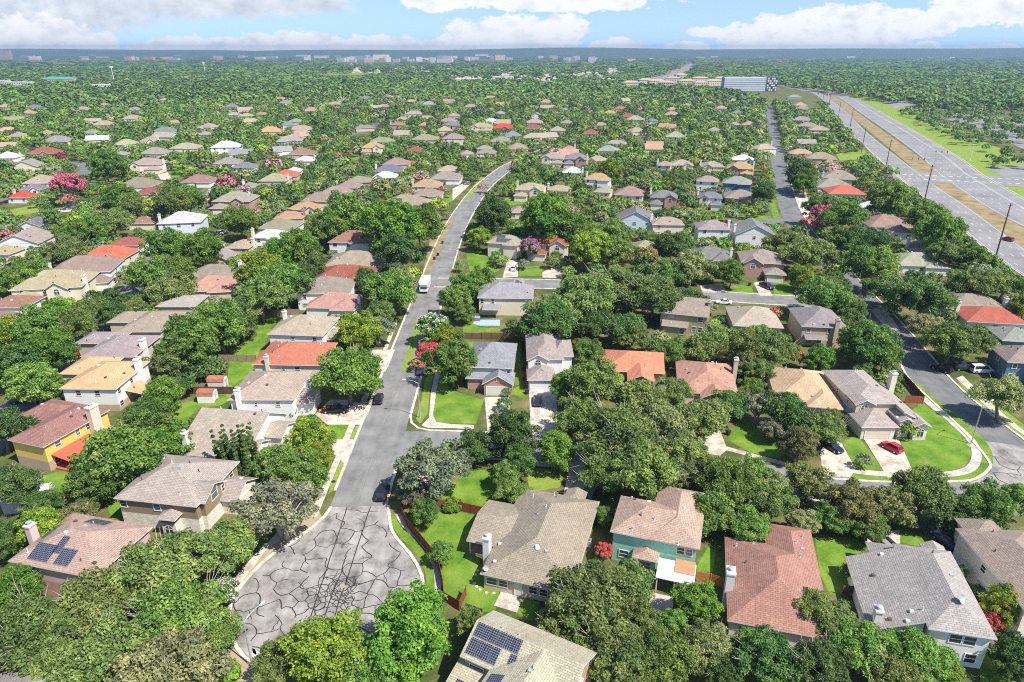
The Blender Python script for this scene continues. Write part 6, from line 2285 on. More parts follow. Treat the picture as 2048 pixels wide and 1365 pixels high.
office()
clear_px([(1447, 158), (1550, 156), (1550, 181), (1520, 184), (1447, 180)])
ar = random.Random(12)
for k, (px, py, L_) in enumerate(((1262, 176, 34), (1290, 170, 30), (1312, 172, 34), (1345, 166, 36), (1330, 176, 32), (1372, 172, 36), (1400, 166, 38), (1425, 172, 34), (1362, 158, 34), (1400, 176, 30), (1440, 166, 26))):
    o = block('apartment_house', 'apartment house', 'tan-roofed cream apartment house in the estate beside the grey office block', px, py, L_, 18, 10.5, ar.uniform(-12, 12), (.62, .50, .34), (.42, .34, .26), 'tan apartment houses beside the office block', hip=.35)
block('school', 'school building', 'low cream building with a bright teal roof far off', 122, 166, 70, 30, 9, 4, (.55, .42, .30), (.07, .32, .27), hip=.3)
for k, (px, py, L_, H, c, lab) in enumerate(((205, 176, 40, 6, (.7, .68, .64), 'low white building beside the stadium light mast'), (40, 172, 70, 7, (.66, .62, .58), 'long low pale building past the teal roof'), (10, 168, 40, 7, (.6, .57, .54), 'pale grey flat building at the far edge of the trees'))):
    block('flat_building', 'building', lab, px, py, L_, 25, H, ar.uniform(-6, 6), c)
block('hotel', 'hotel', 'tall brown hotel block on the far skyline', 12, 119, 110, 40, 72, 0, (.42, .30, .22), (.4, .3, .24))
for px, py, lab in ((230, 171, 'tall white stadium light mast above the far trees'), (411, 151, 'white stadium light mast farther off in the woods')):
    x, y = G(px, py)
    root = thing('light_mast', lab, 'light mast', (x, y, 0))
    h = 38 if px < 300 else 36
    m = MB()
    m.tube([(0, 0, 0), (0, 0, h)], [.8, .55], 6)
    m.build('pole', 'white_trim', root)
    m = MB()
    m.box(-3.6, 3.6, -.4, .4, h - 2.2, h + 1.2)
    m.build('lamp_rack', 'white_trim', root)
flat('sports_field', [(640, 152), (770, 149), (775, 144), (660, 145)], .5, 'verge_grass')
x, y = G(720, 106)
root = thing('water_tower', 'slim tower with a wide top on the far skyline', 'tower', (x, y, 0))
m = MB()
m.tube([(0, 0, 0), (0, 0, 96)], [9, 7], 8)
m.build('shaft', 'paint', root, (.25, .3, .38))
m = MB()
m.tube([(0, 0, 96), (0, 0, 104), (0, 0, 112)], [9, 26, 22], 10)
m.build('top', 'paint', root, (.25, .3, .38))
# the city and its suburbs near the horizon
cr = random.Random(31)
CITYC = ((.62, .60, .56), (.70, .66, .58), (.55, .46, .36), (.50, .36, .27), (.72, .72, .70), (.45, .44, .46))
CITYN = ('pale grey', 'cream', 'tan', 'brick brown', 'white', 'slate grey')
for k in range(240):
    t = cr.random()
    if t < .55:
        px, py = cr.uniform(20, 1000), cr.uniform(107, 121)
    elif t < .78:
        px, py = cr.uniform(520, 1350), cr.uniform(112, 126)
    else:
        px, py = cr.uniform(1300, 2040), cr.uniform(106, 120)
    ci = cr.randrange(6)
    d = math.hypot(*G(px, py))
    big = cr.random() < .25
    L_ = cr.uniform(24, 55) * (1.9 if big else 1) * min(1.6, d / 4500)
    H = cr.uniform(14, 32) * (1.3 if big else 1) * (1 if px < 1300 else .7)
    where = 'on the far city skyline' if px < 1000 else ('at the end of the arterial road' if px < 1360 else 'in the far wooded suburb')
    block('city_building', 'building', '%s %s building %s' % (CITYN[ci], 'long' if L_ > 75 else 'small', where), px, py, L_, cr.uniform(25, 45), H, cr.uniform(-15, 15), CITYC[ci], tuple(min(.8, c * 1.15) for c in CITYC[ci]), 'far city buildings')
block('apartment_block', 'building', 'row of reddish brown apartment blocks standing out of the far woods', 1555, 124, 150, 30, 17, -3, (.40, .20, .14), (.36, .2, .15))
# far suburb of tan roofs, more than anyone would count
m = MB()
sr = random.Random(41)
wallm = MB()
cnt = 0
for _ in range(5000):
    px, py = sr.uniform(560, 1260), sr.uniform(130, 166)
    if px < 900 and py > 150 or px < 700 and py > 140:
        continue
    if px > 1230 and py > 150:
        continue
    x, y = G(px, py)
    ang = R(sr.choice((-8, 82)) + sr.uniform(-6, 6))
    L_, D_ = sr.uniform(14, 22), sr.uniform(11, 14)
    M = Matrix.Translation((x, y, 0)) @ Matrix.Rotation(ang, 4, 'Z')
    wg = Wg(-L_ / 2, L_ / 2, -D_ / 2, D_ / 2, sr.choice((3.2, 5.6)), 'uHH', .5)
    for f in wg.planes()[0]:
        m.poly([tuple(M @ Vector(p)) for p in f], 0)
    m.box(-L_ / 2 + .5, L_ / 2 - .5, -D_ / 2 + .5, D_ / 2 - .5, 0, wg.ez, 1, M)
    clear_px(hull([Wp(*(M @ Vector(p)))[:2] for f in wg.planes()[0] for p in f]), math.hypot(x, y) + 5)
    cnt += 1
    if cnt > 420:
        break
o = m.build('far_suburb_houses', ['shingle', 'white_trim'], None, (.47, .39, .31), uv=True)
tag(o, 'mass of small tan roofs in the far suburb around the sports field', 'houses', None, 'stuff')


# ------------------------------------------------------------------ trees
def unit_rows(n, rng):
    v = rng.normal(size=(n, 3))
    return v / np.linalg.norm(v, axis=1, keepdims=True)


def leaf_cloud(rng, centers, radii, per, size, flat=.8, spread=.65, up=.40):
    """leaf spots round a set of clumps: position, normal, size, variation"""
    P, N, S, V = [], [], [], []
    for c, r in zip(centers, radii):
        n = max(4, int(per * (r / np.mean(radii)) ** 1.6))
        d = unit_rows(n, rng)
        d[:, 2] = np.where(d[:, 2] < -.35, -d[:, 2], d[:, 2])
        rad = r * (1 - .45 * rng.random(n) ** 1.6)
        wob = 1 + .22 * np.sin(d[:, 0] * 5 + c[1] * 9) * np.cos(d[:, 1] * 6 + c[0] * 7)
        p = c + d * (rad * wob)[:, None] * np.array([1, 1, flat])
        nn = d + rng.normal(size=(n, 3)) * spread + np.array([0, 0, up])
        nn /= np.linalg.norm(nn, axis=1, keepdims=True)
        P.append(p)
        N.append(nn)
        S.append(size * rng.uniform(.65, 1.35, n))
        cv = rng.random()
        V.append(np.stack([rng.random(n), np.full(n, cv), rng.random(n)], 1))
    return np.concatenate(P), np.concatenate(N), np.concatenate(S), np.concatenate(V)


def leaf_faces(P, N, S, rng, aspect=.62):
    a = np.cross(N, unit_rows(len(P), rng))
    a /= np.linalg.norm(a, axis=1, keepdims=True) + 1e-9
    b = np.cross(N, a)
    s = S[:, None]
    fold = N * s * .25
    return np.stack([P - a * s - fold, P - b * s * aspect, P + a * s - fold, P + b * s * aspect], 1)      # n,4,3


def quads_mesh(name, Q, var, mats, matidx=None, treecol=None):
    n = len(Q)
    me = bpy.data.meshes.new(name)
    me.vertices.add(4 * n)
    me.vertices.foreach_set('co', Q.reshape(-1).astype(np.float32))
    me.loops.add(4 * n)
    me.loops.foreach_set('vertex_index', np.arange(4 * n, dtype=np.int32))
    me.polygons.add(n)
    me.polygons.foreach_set('loop_start', np.arange(0, 4 * n, 4, dtype=np.int32))
    for k in mats:
        me.materials.append(MATS[k])
    if matidx is not None:
        me.polygons.foreach_set('material_index', matidx.astype(np.int32))
    at = me.attributes.new('leafvar', 'FLOAT_VECTOR', 'FACE')
    at.data.foreach_set('vector', var.reshape(-1).astype(np.float32))
    if treecol is not None:
        ac = me.attributes.new('treecol', 'FLOAT_COLOR', 'FACE')
        ac.data.foreach_set('color', np.concatenate([treecol, np.ones((n, 1))], 1).reshape(-1).astype(np.float32))
    me.update(calc_edges=True)
    me.validate()
    return me


def clump_layout(kind, rng):
    """centres and radii of leaf clumps for a crown of unit radius; the trunk foot is the origin"""
    C_, R_ = [], []
    if kind == 'oak':
        n, hz, sq = 58, .88, .60
        for i in range(n):
            z = 1 - 1.45 * (i + .5) / n
            a = i * 2.39996 + rng.normal() * .25
            q = math.sqrt(max(0, 1 - z * z))
            rr = rng.uniform(.56, .90)
            C_.append((math.cos(a) * q * rr, math.sin(a) * q * rr, hz + z * rr * sq * (1 if z > 0 else .6)))
            R_.append(rng.uniform(.13, .27))
        for i in range(12):
            d = unit_rows(1, rng)[0] * .38
            C_.append((d[0], d[1], hz + d[2] * .5))
            R_.append(.33)
    elif kind == 'open':
        n, hz, sq = 50, .90, .58
        for i in range(n):
            z = 1 - 1.35 * (i + .5) / n
            a = i * 2.39996 + rng.normal() * .35
            q = math.sqrt(max(0, 1 - z * z))
            rr = rng.uniform(.55, .92)
            C_.append((math.cos(a) * q * rr, math.sin(a) * q * rr, hz + z * rr * sq * (1 if z > 0 else .5)))
            R_.append(rng.uniform(.11, .22))
    elif kind == 'round':
        n, hz, sq = 64, 1.05, .86
        for i in range(n):
            z = 1 - 1.7 * (i + .5) / n
            a = i * 2.39996 + rng.normal() * .25
            q = math.sqrt(max(0, 1 - z * z))
            rr = rng.uniform(.60, .90)
            C_.append((math.cos(a) * q * rr, math.sin(a) * q * rr, hz + z * rr * sq))
            R_.append(rng.uniform(.14, .27))
        for i in range(14):
            d = unit_rows(1, rng)[0] * .4
            C_.append((d[0], d[1], hz + d[2] * .9))
            R_.append(.34)
    elif kind == 'tall':
        n, hz = 64, 1.55
        for i in range(n):
            z = 1 - 1.8 * (i + .5) / n
            a = i * 2.39996 + rng.normal() * .3
            q = math.sqrt(max(0, 1 - z * z)) * (1.0 if z < .2 else 1 - .25 * z)
            rr = rng.uniform(.60, .84)
            C_.append((math.cos(a) * q * rr, math.sin(a) * q * rr, hz + z * rr * 1.45))
            R_.append(rng.uniform(.18, .30))
        for i in range(16):
            C_.append((rng.normal() * .15, rng.normal() * .15, hz + rng.uniform(-.9, .9)))
            R_.append(.36)
    elif kind == 'myrtle':
        n, hz = 40, 1.15
        for i in range(n):
            z = 1 - 1.4 * (i + .5) / n
            a = i * 2.39996 + rng.normal() * .3
            q = math.sqrt(max(0, 1 - z * z))
            rr = rng.uniform(.62, .86)
            C_.append((math.cos(a) * q * rr, math.sin(a) * q * rr, hz + z * rr * .75))
            R_.append(rng.uniform(.18, .28))
    elif kind == 'bush':
        n, hz = 26, .42
        for i in range(n):
            z = 1 - 1.2 * (i + .5) / n
            a = i * 2.39996
            q = math.sqrt(max(0, 1 - z * z))
            C_.append((math.cos(a) * q * .72, math.sin(a) * q * .72, hz + z * .42))
            R_.append(rng.uniform(.26, .36))
    elif kind == 'spires':
        for i in range(16):
            a = i * 2.39996
            q = .85 * math.sqrt((i + .5) / 16)
            hgt = rng.uniform(1.6, 2.9) * (1.1 - .4 * q)
            for k in range(9):
                f = k / 8
                C_.append((math.cos(a) * q * (1 + .15 * f), math.sin(a) * q * (1 + .15 * f), .2 + f * hgt))
                R_.append(.17 * (1 - .75 * f) + .03)
    C_, R_ = np.array(C_), np.array(R_)
    if kind in ('oak', 'open', 'round', 'tall'):
        # lobes: the outline swells and shrinks with direction, and some boughs stand out
        ang = np.arctan2(C_[:, 1], C_[:, 0])
        ph = rng.uniform(0, 6.28, 3)
        k = 1 + .13 * np.sin(2 * ang + ph[0]) + .11 * np.sin(3 * ang + ph[1]) + .07 * np.sin(5 * ang + ph[2] + 4 * C_[:, 2])
        k *= rng.uniform(.92, 1.08, len(C_))
        C_[:, 0] *= k
        C_[:, 1] *= k
        mid = C_[:, 2].mean()
        C_[:, 2] = mid + (C_[:, 2] - mid) * (1 + .16 * np.sin(2 * ang + ph[1]))
        C_[:, :2] -= C_[:, :2].mean(0) * .6
    return C_, R_


PROTO = {}


def make_proto(kind, var):
    rng = np.random.default_rng(100 + var * 17 + sum(map(ord, kind)))
    cs, rs = clump_layout(kind, rng)
    per = {'oak': 300, 'open': 190, 'round': 250, 'tall': 230, 'myrtle': 230, 'bush': 130, 'spires': 130}[kind]
    size = {'oak': .031, 'open': .033, 'round': .034, 'tall': .036, 'myrtle': .046, 'bush': .080, 'spires': .06}[kind]
    P, N, S, V = leaf_cloud(rng, cs, rs, per, size)
    Q = leaf_faces(P, N, S, rng)
    crown = quads_mesh('crown', Q, V, ['leaves'])
    blossom = None
    if kind == 'myrtle':
        sel = cs[:, 2] > 1.0
        P, N, S, V = leaf_cloud(rng, cs[sel] * np.array([1.04, 1.04, 1.04]), rs[sel] * .95, 170, .040)
        Q = leaf_faces(P, N, S, rng, .8)
        blossom = quads_mesh('blossom', Q, V, ['blossom'])
        PROTO.setdefault('sparse_blossom', []).append(quads_mesh('blossom', Q[::7], V[::7], ['blossom']))
    # trunk with limbs reaching into the clumps
    m = MB()
    if kind not in ('bush', 'spires'):
        top = {'oak': .48, 'open': .45, 'round': .55, 'tall': .8, 'myrtle': .3}[kind]
        r0 = {'oak': .06, 'open': .06, 'round': .05, 'tall': .06, 'myrtle': .03}[kind]
        stems = 4 if kind == 'myrtle' else (2 if kind == 'open' else 1)
        for s in range(stems):
            a = s * 2.1 + .5
            off = .10 if stems > 1 else 0
            lean = (.06 * math.cos(a), .06 * math.sin(a))
            base = (math.cos(a) * off * .5, math.sin(a) * off * .5, -.02)
            mid = (base[0] + lean[0], base[1] + lean[1], top * .55)
            end = (base[0] + lean[0] * 2.2, base[1] + lean[1] * 2.2, top)
            m.tube([base, mid, end], [r0 * 1.25, r0 * .9, r0 * .75], 7)
            idx = rng.choice(len(cs), size=min(len(cs), 22 if kind == 'open' else 13), replace=False)
            for i in idx:
                c = cs[i]
                mx = ((end[0] * .55 + c[0] * .45) + rng.normal() * .04, (end[1] * .55 + c[1] * .45) + rng.normal() * .04, end[2] * .45 + c[2] * .55 + .03)
                tip = tuple(c + (c - np.array(mx)) * .35)
                m.tube([end, mx, tuple(c), tip], [r0 * .5, r0 * .32, r0 * .16, r0 * .05], 5, cap=False)
                if kind == 'open':
                    for k in range(3):
                        t2 = tuple(c + unit_rows(1, rng)[0] * .2)
                        m.tube([tuple(c), t2], [r0 * .14, r0 * .04], 4, cap=False)
    elif kind == 'spires':
        for i in range(0, len(cs), 9):
            m.tube([tuple(cs[i] - np.array([0, 0, .2])), tuple(cs[i + 6])], [.03, .01], 5)
    else:
        for k in range(5):
            a = k * 1.26
            m.tube([(0, 0, 0), (math.cos(a) * .3, math.sin(a) * .3, .5)], [.05, .02], 5)
    if kind in ('oak', 'round'):
        # bare twigs breaking the surface of the crown
        for i in rng.choice(len(cs), size=9 if kind == 'oak' else 4, replace=False):
            c = cs[i]
            o_ = c - np.array([0, 0, .7])
            o_ = o_ / np.linalg.norm(o_)
            for k in range(5):
                e = c + (o_ + rng.normal(size=3) * .55) * rs[i] * 1.15
                m.tube([tuple(c), tuple(c * .4 + e * .6 + rng.normal(size=3) * .02), tuple(e)], [.008, .006, .003], 3, 1, cap=False)
    trunk = m.mesh('trunk', ['pale_bark' if kind in ('open', 'myrtle') else 'bark', 'pale_bark'], smooth=True)
    PROTO.setdefault(kind, []).append((crown, trunk, blossom))


for kd, nvar in (('oak', 6), ('open', 3), ('round', 4), ('tall', 2), ('myrtle', 2), ('bush', 2), ('spires', 1)):
    for vv in range(nvar):
        make_proto(kd, vv)
HC = dict(oak=.95, open=.95, round=1.05, tall=1.6, myrtle=1.2, bush=.45, spires=1.2)
LEAFC = dict(O=(.155, .215, .055), G=(.120, .220, .030), D=(.080, .150, .036), Y=(.195, .270, .030), L=(.235, .265, .100), A=(.190, .195, .065), S=(.180, .210, .115), M=(.130, .215, .042))
LEAFN = dict(O='olive green', G='bright green', D='dark green', Y='yellow-green', L='light olive', A='brownish green', S='silvery green', M='mid green')
FLOWC = dict(P=(.62, .10, .22), R=(.60, .05, .09), W=(.72, .66, .64), K=(.55, .24, .32), C=(.50, .14, .11), U=(.38, .12, .30))
FLOWN = dict(P='pink', R='red', W='white', K='pale pink', C='coral', U='purple-pink')
TREES = []      # x, y, R, kind, colour, flower
TREEXY = {}


def tree_near(x, y, R_, f):
    k = 14.0
    i0, j0 = int(x // k), int(y // k)
    for i in (i0 - 1, i0, i0 + 1):
        for j in (j0 - 1, j0, j0 + 1):
            for (a, b, r) in TREEXY.get((i, j), ()):
                if math.hypot(a - x, b - y) < f * (R_ + r):
                    return True
    return False


def add_tree(x, y, R_, kind, col, flower=None):
    TREES.append((x, y, R_, kind, col, flower))
    TREEXY.setdefault((int(x // 14), int(y // 14)), []).append((x, y, R_))


# crowns read off the picture: spot of the crown's middle, half width seen, kind, colour (capital letter; a second letter is the blossom)
NEAR = '''60 1255 105 oak O|190 1195 95 oak O|330 1120 110 oak O|455 1085 80 oak O|215 1310 110 oak O|350 1230 110 oak M|330 1345 130 oak L|425 1262 66 oak M|110 1330 70 oak O|450 1175 34 myrtle MW|560 1005 95 open S|35 1170 52 round G|85 1065 55 round Y|20 1075 45 round D|150 1035 50 round A|660 1300 92 round Y|560 1320 60 oak O|820 1260 105 round G|450 1345 35 bush G|740 1345 70 round M|864 925 90 open S|822 985 40 open S|882 1105 30 round M|850 1035 34 round M|905 1010 24 bush G|1000 850 58 round D|950 890 44 round D|1040 925 42 round D|1115 900 48 round G|1010 950 36 round M
1240 865 95 oak O|1165 830 62 oak O|1190 770 62 round M|1130 770 40 round M|1280 800 66 oak O|1330 840 70 oak L|1290 940 84 oak O|1210 945 60 oak O|1370 890 56 oak O|1410 830 66 oak O|1445 800 48 oak D|1345 760 48 oak O|1455 960 72 oak M|1420 1020 60 round M|1530 990 66 oak O|1500 1050 50 round M|1380 950 50 oak O|1620 960 52 round A|1600 890 42 round A|1570 820 58 oak D|1640 850 58 oak O|1515 810 44 open S|1535 870 34 oak S|1700 1000 62 round A|1790 1010 52 round A|1850 985 76 oak O|1970 1015 64 round M|1905 1040 44 round D|2030 1000 40 round M|1660 1030 44 oak M|1740 1050 46 oak M
1180 1185 100 oak O|1260 1160 60 oak O|1130 1240 62 oak O|1240 1300 92 oak O|1170 1300 60 oak M|1330 1310 76 oak M|1395 1205 52 round G|1410 1295 58 round L|1440 1345 50 oak D|1530 1300 84 oak D|1600 1220 60 oak O|1560 1215 46 oak D|1680 1240 58 oak O|1730 1290 80 oak M|1640 1330 76 oak D|1830 1310 70 oak M|1790 1350 66 oak O|1900 1340 30 bush G|2025 1210 50 round Y|2030 1310 56 round D|1985 1240 26 myrtle MR|1950 1190 22 bush D|1690 1150 20 bush D|1265 1025 36 myrtle GW|1208 1100 22 myrtle GR|1210 1030 26 round M|1345 1250 40 round M
240 905 92 round M|300 860 62 round M|190 950 62 round M|330 890 52 round G|325 790 46 round G|295 790 22 open A|65 760 62 round M|115 700 62 round G|30 720 62 round D|25 880 62 oak D|25 970 62 oak D|75 640 60 round M|25 640 56 round Y|150 650 56 oak M|110 780 34 round G|80 1000 46 oak D|170 1010 30 oak O|475 900 46 spires D|500 925 30 bush G|555 925 56 round M|620 870 52 round Y|600 950 60 round M|640 915 34 round Y|580 830 18 bush G|694 742 80 oak M|650 718 40 oak M|730 770 40 oak M|380 680 66 round M|350 720 40 round O|412 735 44 bush D|440 650 62 round M|480 640 46 round O
430 595 72 oak L|365 600 56 oak O|500 590 62 oak O|470 545 56 oak M|520 520 62 round Y|580 560 60 round M|640 545 34 round D|600 500 52 round M|560 490 46 round G|700 640 48 round Y|755 655 42 open S|675 690 24 bush G|778 560 62 oak M|745 600 30 open A|800 500 50 round D|755 480 70 round G|840 450 52 round G|690 435 56 round M|640 430 50 round M|720 545 34 round D|800 595 40 oak M|745 520 40 oak M
945 575 44 round M|890 600 42 round M|865 645 40 myrtle MW|880 680 34 round Y|858 700 30 myrtle MR|905 740 56 round M|850 670 22 round G|980 580 40 round M|930 700 30 round Y|985 760 20 bush Y|1008 815 20 bush D|1015 788 14 bush M|835 722 20 myrtle MR|1000 430 46 round D|960 495 42 round Y|1010 515 36 round M|1048 532 30 round S|1060 495 24 myrtle MU|1090 440 62 round G|1140 470 48 round G|1185 490 52 round Y|1240 470 40 round M|1060 640 68 oak D|1170 590 74 oak O|1110 590 60 oak O|1240 560 66 oak O|1310 580 70 oak O|1250 650 56 oak D|1380 610 44 oak D|1190 640 50 oak D|1330 540 50 oak M|1400 520 46 round L|1474 545 40 round G|1255 500 44 round M|1330 490 40 round D|1290 520 36 myrtle MC|1262 668 46 oak O|1190 705 34 round M|1412 676 50 oak O|1490 676 58 oak O|1540 700 56 oak O|1440 650 56 oak O|1345 700 40 oak M|1520 660 30 round M|1640 700 34 round G|1710 690 62 round M|1780 710 40 round M|1745 650 60 oak D|1700 620 40 oak D|1650 590 60 oak M|1620 500 60 oak O|1575 480 50 oak O|1690 480 44 round M|1740 530 66 oak M|1840 590 70 oak D|1790 540 60 oak M|1960 560 58 oak O|1900 500 56 oak O|2010 560 48 oak M|1855 650 46 oak L|1950 680 60 oak M|1900 700 60 oak M|2010 790 62 oak L|1960 640 34 round M|1880 790 0 oak M|1815 870 22 bush Y|1725 930 20 bush S|1645 430 28 myrtle MP|1620 440 24 myrtle MP|1690 430 50 oak M|1735 470 46 oak D|1780 400 50 round M|1840 440 50 round G|1900 450 50 round G|1950 500 40 round G|1700 380 40 round D|1590 350 40 round M|1630 395 46 round D|1595 380 40 round G|1540 395 30 round D|1548 350 26 round Y|1550 625 18 myrtle MR|1600 715 20 myrtle MR|1700 710 16 myrtle MC|1660 575 36 oak M|1760 615 44 oak M
137 370 36 myrtle MP|137 395 20 myrtle MP|12 465 26 myrtle MP|200 330 40 round M|240 395 40 round G|260 410 34 round O|295 400 26 round Y|180 460 40 round M|130 500 50 oak O|330 490 46 round M|300 550 50 round M|365 545 46 round M|250 555 26 round A|110 590 52 round G|180 590 44 oak O|60 545 46 round M|20 560 40 round M|225 440 46 oak O|420 500 46 round G|455 530 40 round G|150 540 30 round M|540 480 40 round G|480 440 50 round M|440 410 36 round D|375 400 36 round G|330 410 44 round O|225 600 36 round D|450 365 24 myrtle MP|486 378 22 myrtle MK|350 460 28 round Y|120 305 18 round C|545 325 22 myrtle MK|1145 420 16 myrtle MK|1303 376 16 myrtle MP|965 372 12 myrtle MP|628 270 8 myrtle MR|1105 298 20 myrtle MK|1238 390 24 round Y|1220 340 30 round Y|1660 325 26 myrtle MK|840 345 22 myrtle MK|760 360 24 round A'''
LEAFC['C'] = (.17, .035, .04)
LEAFN['C'] = 'dark red'
LEAFC['V'] = (.05, .11, .02)


def px_to_tree(px, py, rpx, kind):
    R_ = 4.0
    for _ in range(6):
        x, y = G(px, py, HC[kind] * R_)
        R_ = rpx * Wp(x, y, HC[kind] * R_)[2] / F
    return x, y, R_




def in_house(x, y, pad):
    for c in HGRID.get((int(x // 20), int(y // 20)), ()):
        # distance outside a convex footprint
        out = -1e9
        for i in range(4):
            a, b = c[i], c[(i + 1) % 4]
            L = math.hypot(b[0] - a[0], b[1] - a[1]) or 1
            dd = ((x - a[0]) * (b[1] - a[1]) - (y - a[1]) * (b[0] - a[0])) / L
            out = max(out, dd)
        if out < pad:
            return True
    return False


HGRID = {}
for c in HOUSES:
    xs, ys = [p[0] for p in c], [p[1] for p in c]
    for i in range(int((min(xs) - 6) // 20), int((max(xs) + 6) // 20) + 1):
        for j in range(int((min(ys) - 6) // 20), int((max(ys) + 6) // 20) + 1):
            HGRID.setdefault((i, j), []).append(c)
LINES = [(MAIN, 6.0), (SIDE, 5.5), (EAST, 6), (BACK, 5.5), (LEFT, 5), (FARLEFT, 5)]
RGRID = {}
for line, wd in LINES:
    for i in range(len(line) - 1):
        L = math.dist(line[i], line[i + 1])
        n = max(1, int(L / 4))
        for k in range(n):
            p = (line[i][0] + (line[i + 1][0] - line[i][0]) * k / n, line[i][1] + (line[i + 1][1] - line[i][1]) * k / n)
            RGRID.setdefault((int(p[0] // 12), int(p[1] // 12)), []).append((p[0], p[1], wd))


def on_road(x, y):
    i0, j0 = int(x // 12), int(y // 12)
    for i in (i0 - 1, i0, i0 + 1):
        for j in (j0 - 1, j0, j0 + 1):
            for (a, b, wd) in RGRID.get((i, j), ()):
                if abs(a - x) < wd and abs(b - y) < wd and math.hypot(a - x, b - y) < wd:
                    return True
    return False


def cover(x, y, R_, hc, sq):
    """share of the crown's outline in the picture that would hide something the drone saw"""
    px, py, f = Wp(x, y, hc * R_)
    rx = R_ * F / f / 4
    ry = rx * sq
    cx, cy = px / 4, py / 4
    x0, x1 = int(max(0, cx - rx)), int(min(MW - 1, cx + rx)) + 1
    y0, y1 = int(max(0, cy - ry)), int(min(MH - 1, cy + ry)) + 1
    if x1 <= x0 or y1 <= y0:
        return 0.0
    X, Y = np.meshgrid(np.arange(x0, x1) + .5 - cx, np.arange(y0, y1) + .5 - cy)
    m_ = (X / rx) ** 2 + (Y / ry) ** 2 < 1
    if not m_.any():
        return 0.0
    return float(((CLEAR[y0:y1, x0:x1] > math.hypot(x, y) - 2) & m_).sum() / m_.sum())


def blocked(x, y, R_, hc, sq, limit):
    return cover(x, y, R_, hc, sq) > limit


for s in NEAR.replace('\n', '|').split('|'):
    a = s.split()
    if int(a[2]) == 0:
        continue
    px, py, rp = int(a[0]), int(a[1]), int(a[2])
    best = None
    lim = .75 if py > 900 else (.34 if py > 720 else .10)
    for sc in (1, .85, .7, .55):
        for dx, dy in ((0, 0), (.3, 0), (-.3, 0), (0, .3), (0, -.3), (.5, 0), (-.5, 0), (0, -.5), (0, .5), (.4, .4), (-.4, .4), (.4, -.4), (-.4, -.4)):
            if a[3] in ('myrtle', 'spires', 'bush') and (sc < 1 or dx or dy):
                continue
            x, y, R_ = px_to_tree(px + dx * rp, py + dy * rp, rp * sc, a[3])
            cv = cover(x, y, R_, HC[a[3]], .75)
            cost = max(0, cv - lim) * 6 + (1 - sc) * .8 + math.hypot(dx, dy) * .35
            if best is None or cost < best[0]:
                best = (cost, x, y, R_)
    add_tree(best[1], best[2], best[3], a[3], a[4][0], a[4][1] if len(a[4]) > 1 else None)
HAND = len(TREES)


def highway_zone(x, y):
    # east of the near carriageway's left edge
    if y < 180 or y > 1500:
        return False
    xl = np.interp(y, HWY, HWX)
    return x > xl - 3


LRL = offset(LR, 15)
HWY = [p[1] for p in LRL][:48]
HWX = [p[0] for p in LRL][:48]
frnd = random.Random(23)


def fill(n, ymin, ymax, rlo, rhi, sp, limit):
    for _ in range(n):
        d = math.sqrt(frnd.uniform(ymin ** 2, ymax ** 2))
        a = frnd.uniform(-39.5, 39.5)
        x, y = d * math.sin(R(a)), d * math.cos(R(a))
        R_ = frnd.uniform(rlo, rhi)
        if tree_near(x, y, R_, sp):
            continue
        if highway_zone(x, y):
            continue
        if on_road(x, y) or in_house(x, y, R_ * .30):
            continue
        kind = frnd.choice(('oak', 'oak', 'oak', 'round', 'round'))
        if blocked(x, y, R_, HC[kind], .75, limit):
            R_ *= .6
            if R_ < 2.0 or blocked(x, y, R_, HC[kind], .75, limit):
                continue
        g = math.sin(x / 70 + 1) + math.cos(y / 90)
        col = frnd.choice('OOOMMMGDDYL' if g > 0 else 'OOMMDDDGSLY')
        fl = None
        if frnd.random() < .05 and R_ < 3.6 and 240 < y < 900:
            kind, fl = 'myrtle', frnd.choice('PPKWRKC')
            R_ = min(R_, 3.2)
        add_tree(x, y, R_, kind, col, fl)


fill(2600, 60, 150, 2.6, 5.0, .66, .06)
fill(6000, 150, 340, 2.6, 5.0, .64, .06)
N300 = len(TREES)
fill(14000, 340, 620, 2.8, 5.6, .62, .08)
fill(30000, 620, 1150, 3.4, 6.6, .60, .14)
# hedgerow of trees hiding the houses from the highway, and the park trees across it
for k in range(len(LRL)):
    if LRL[k][1] > 1000:
        break
    for t in range(2):
        x = LRL[k][0] - frnd.uniform(4, 13)
        y = LRL[k][1] + frnd.uniform(-6, 6)
        if not tree_near(x, y, 4, .45) and not in_house(x, y, 1) and not blocked(x, y, 4.4, .95, .75, .3):
            add_tree(x, y, frnd.uniform(3.6, 5.6), frnd.choice(('oak', 'round')), frnd.choice('OMMDG'))
RRL = offset(RR, -25)
PY = [p[1] for p in RRL][:50]
PX = [p[0] for p in RRL][:50]
for _ in range(5200):
    d = math.sqrt(frnd.uniform(300 ** 2, 1500 ** 2))
    a = frnd.uniform(14, 39.5)
    x, y = d * math.sin(R(a)), d * math.cos(R(a))
    xr = np.interp(y, PY, PX)
    if y > 1250 or x < xr + 16:
        continue
    R_ = frnd.uniform(3.2, 5.4)
    park = y < 1000 and x < xr + 260
    if tree_near(x, y, R_, .66 if park else .56) or blocked(x, y, R_, .95, .75, .25):
        continue
    if park and frnd.random() < .38:
        continue
    add_tree(x, y, R_, frnd.choice(('oak', 'round')), frnd.choice('DDDOM' if park else 'OOMDL'))

# the 300 or so that show largest stand as single trees, the rest is woodland
order = sorted(range(len(TREES)), key=lambda i: -(TREES[i][2] / math.hypot(TREES[i][0], TREES[i][1])))


def inside_view(t):
    px, py, f = Wp(t[0], t[1], HC[t[3]] * t[2])
    r = t[2] * F / f
    return -r * .6 < px < 2048 + r * .6 and py - r < 1365 and f > 5


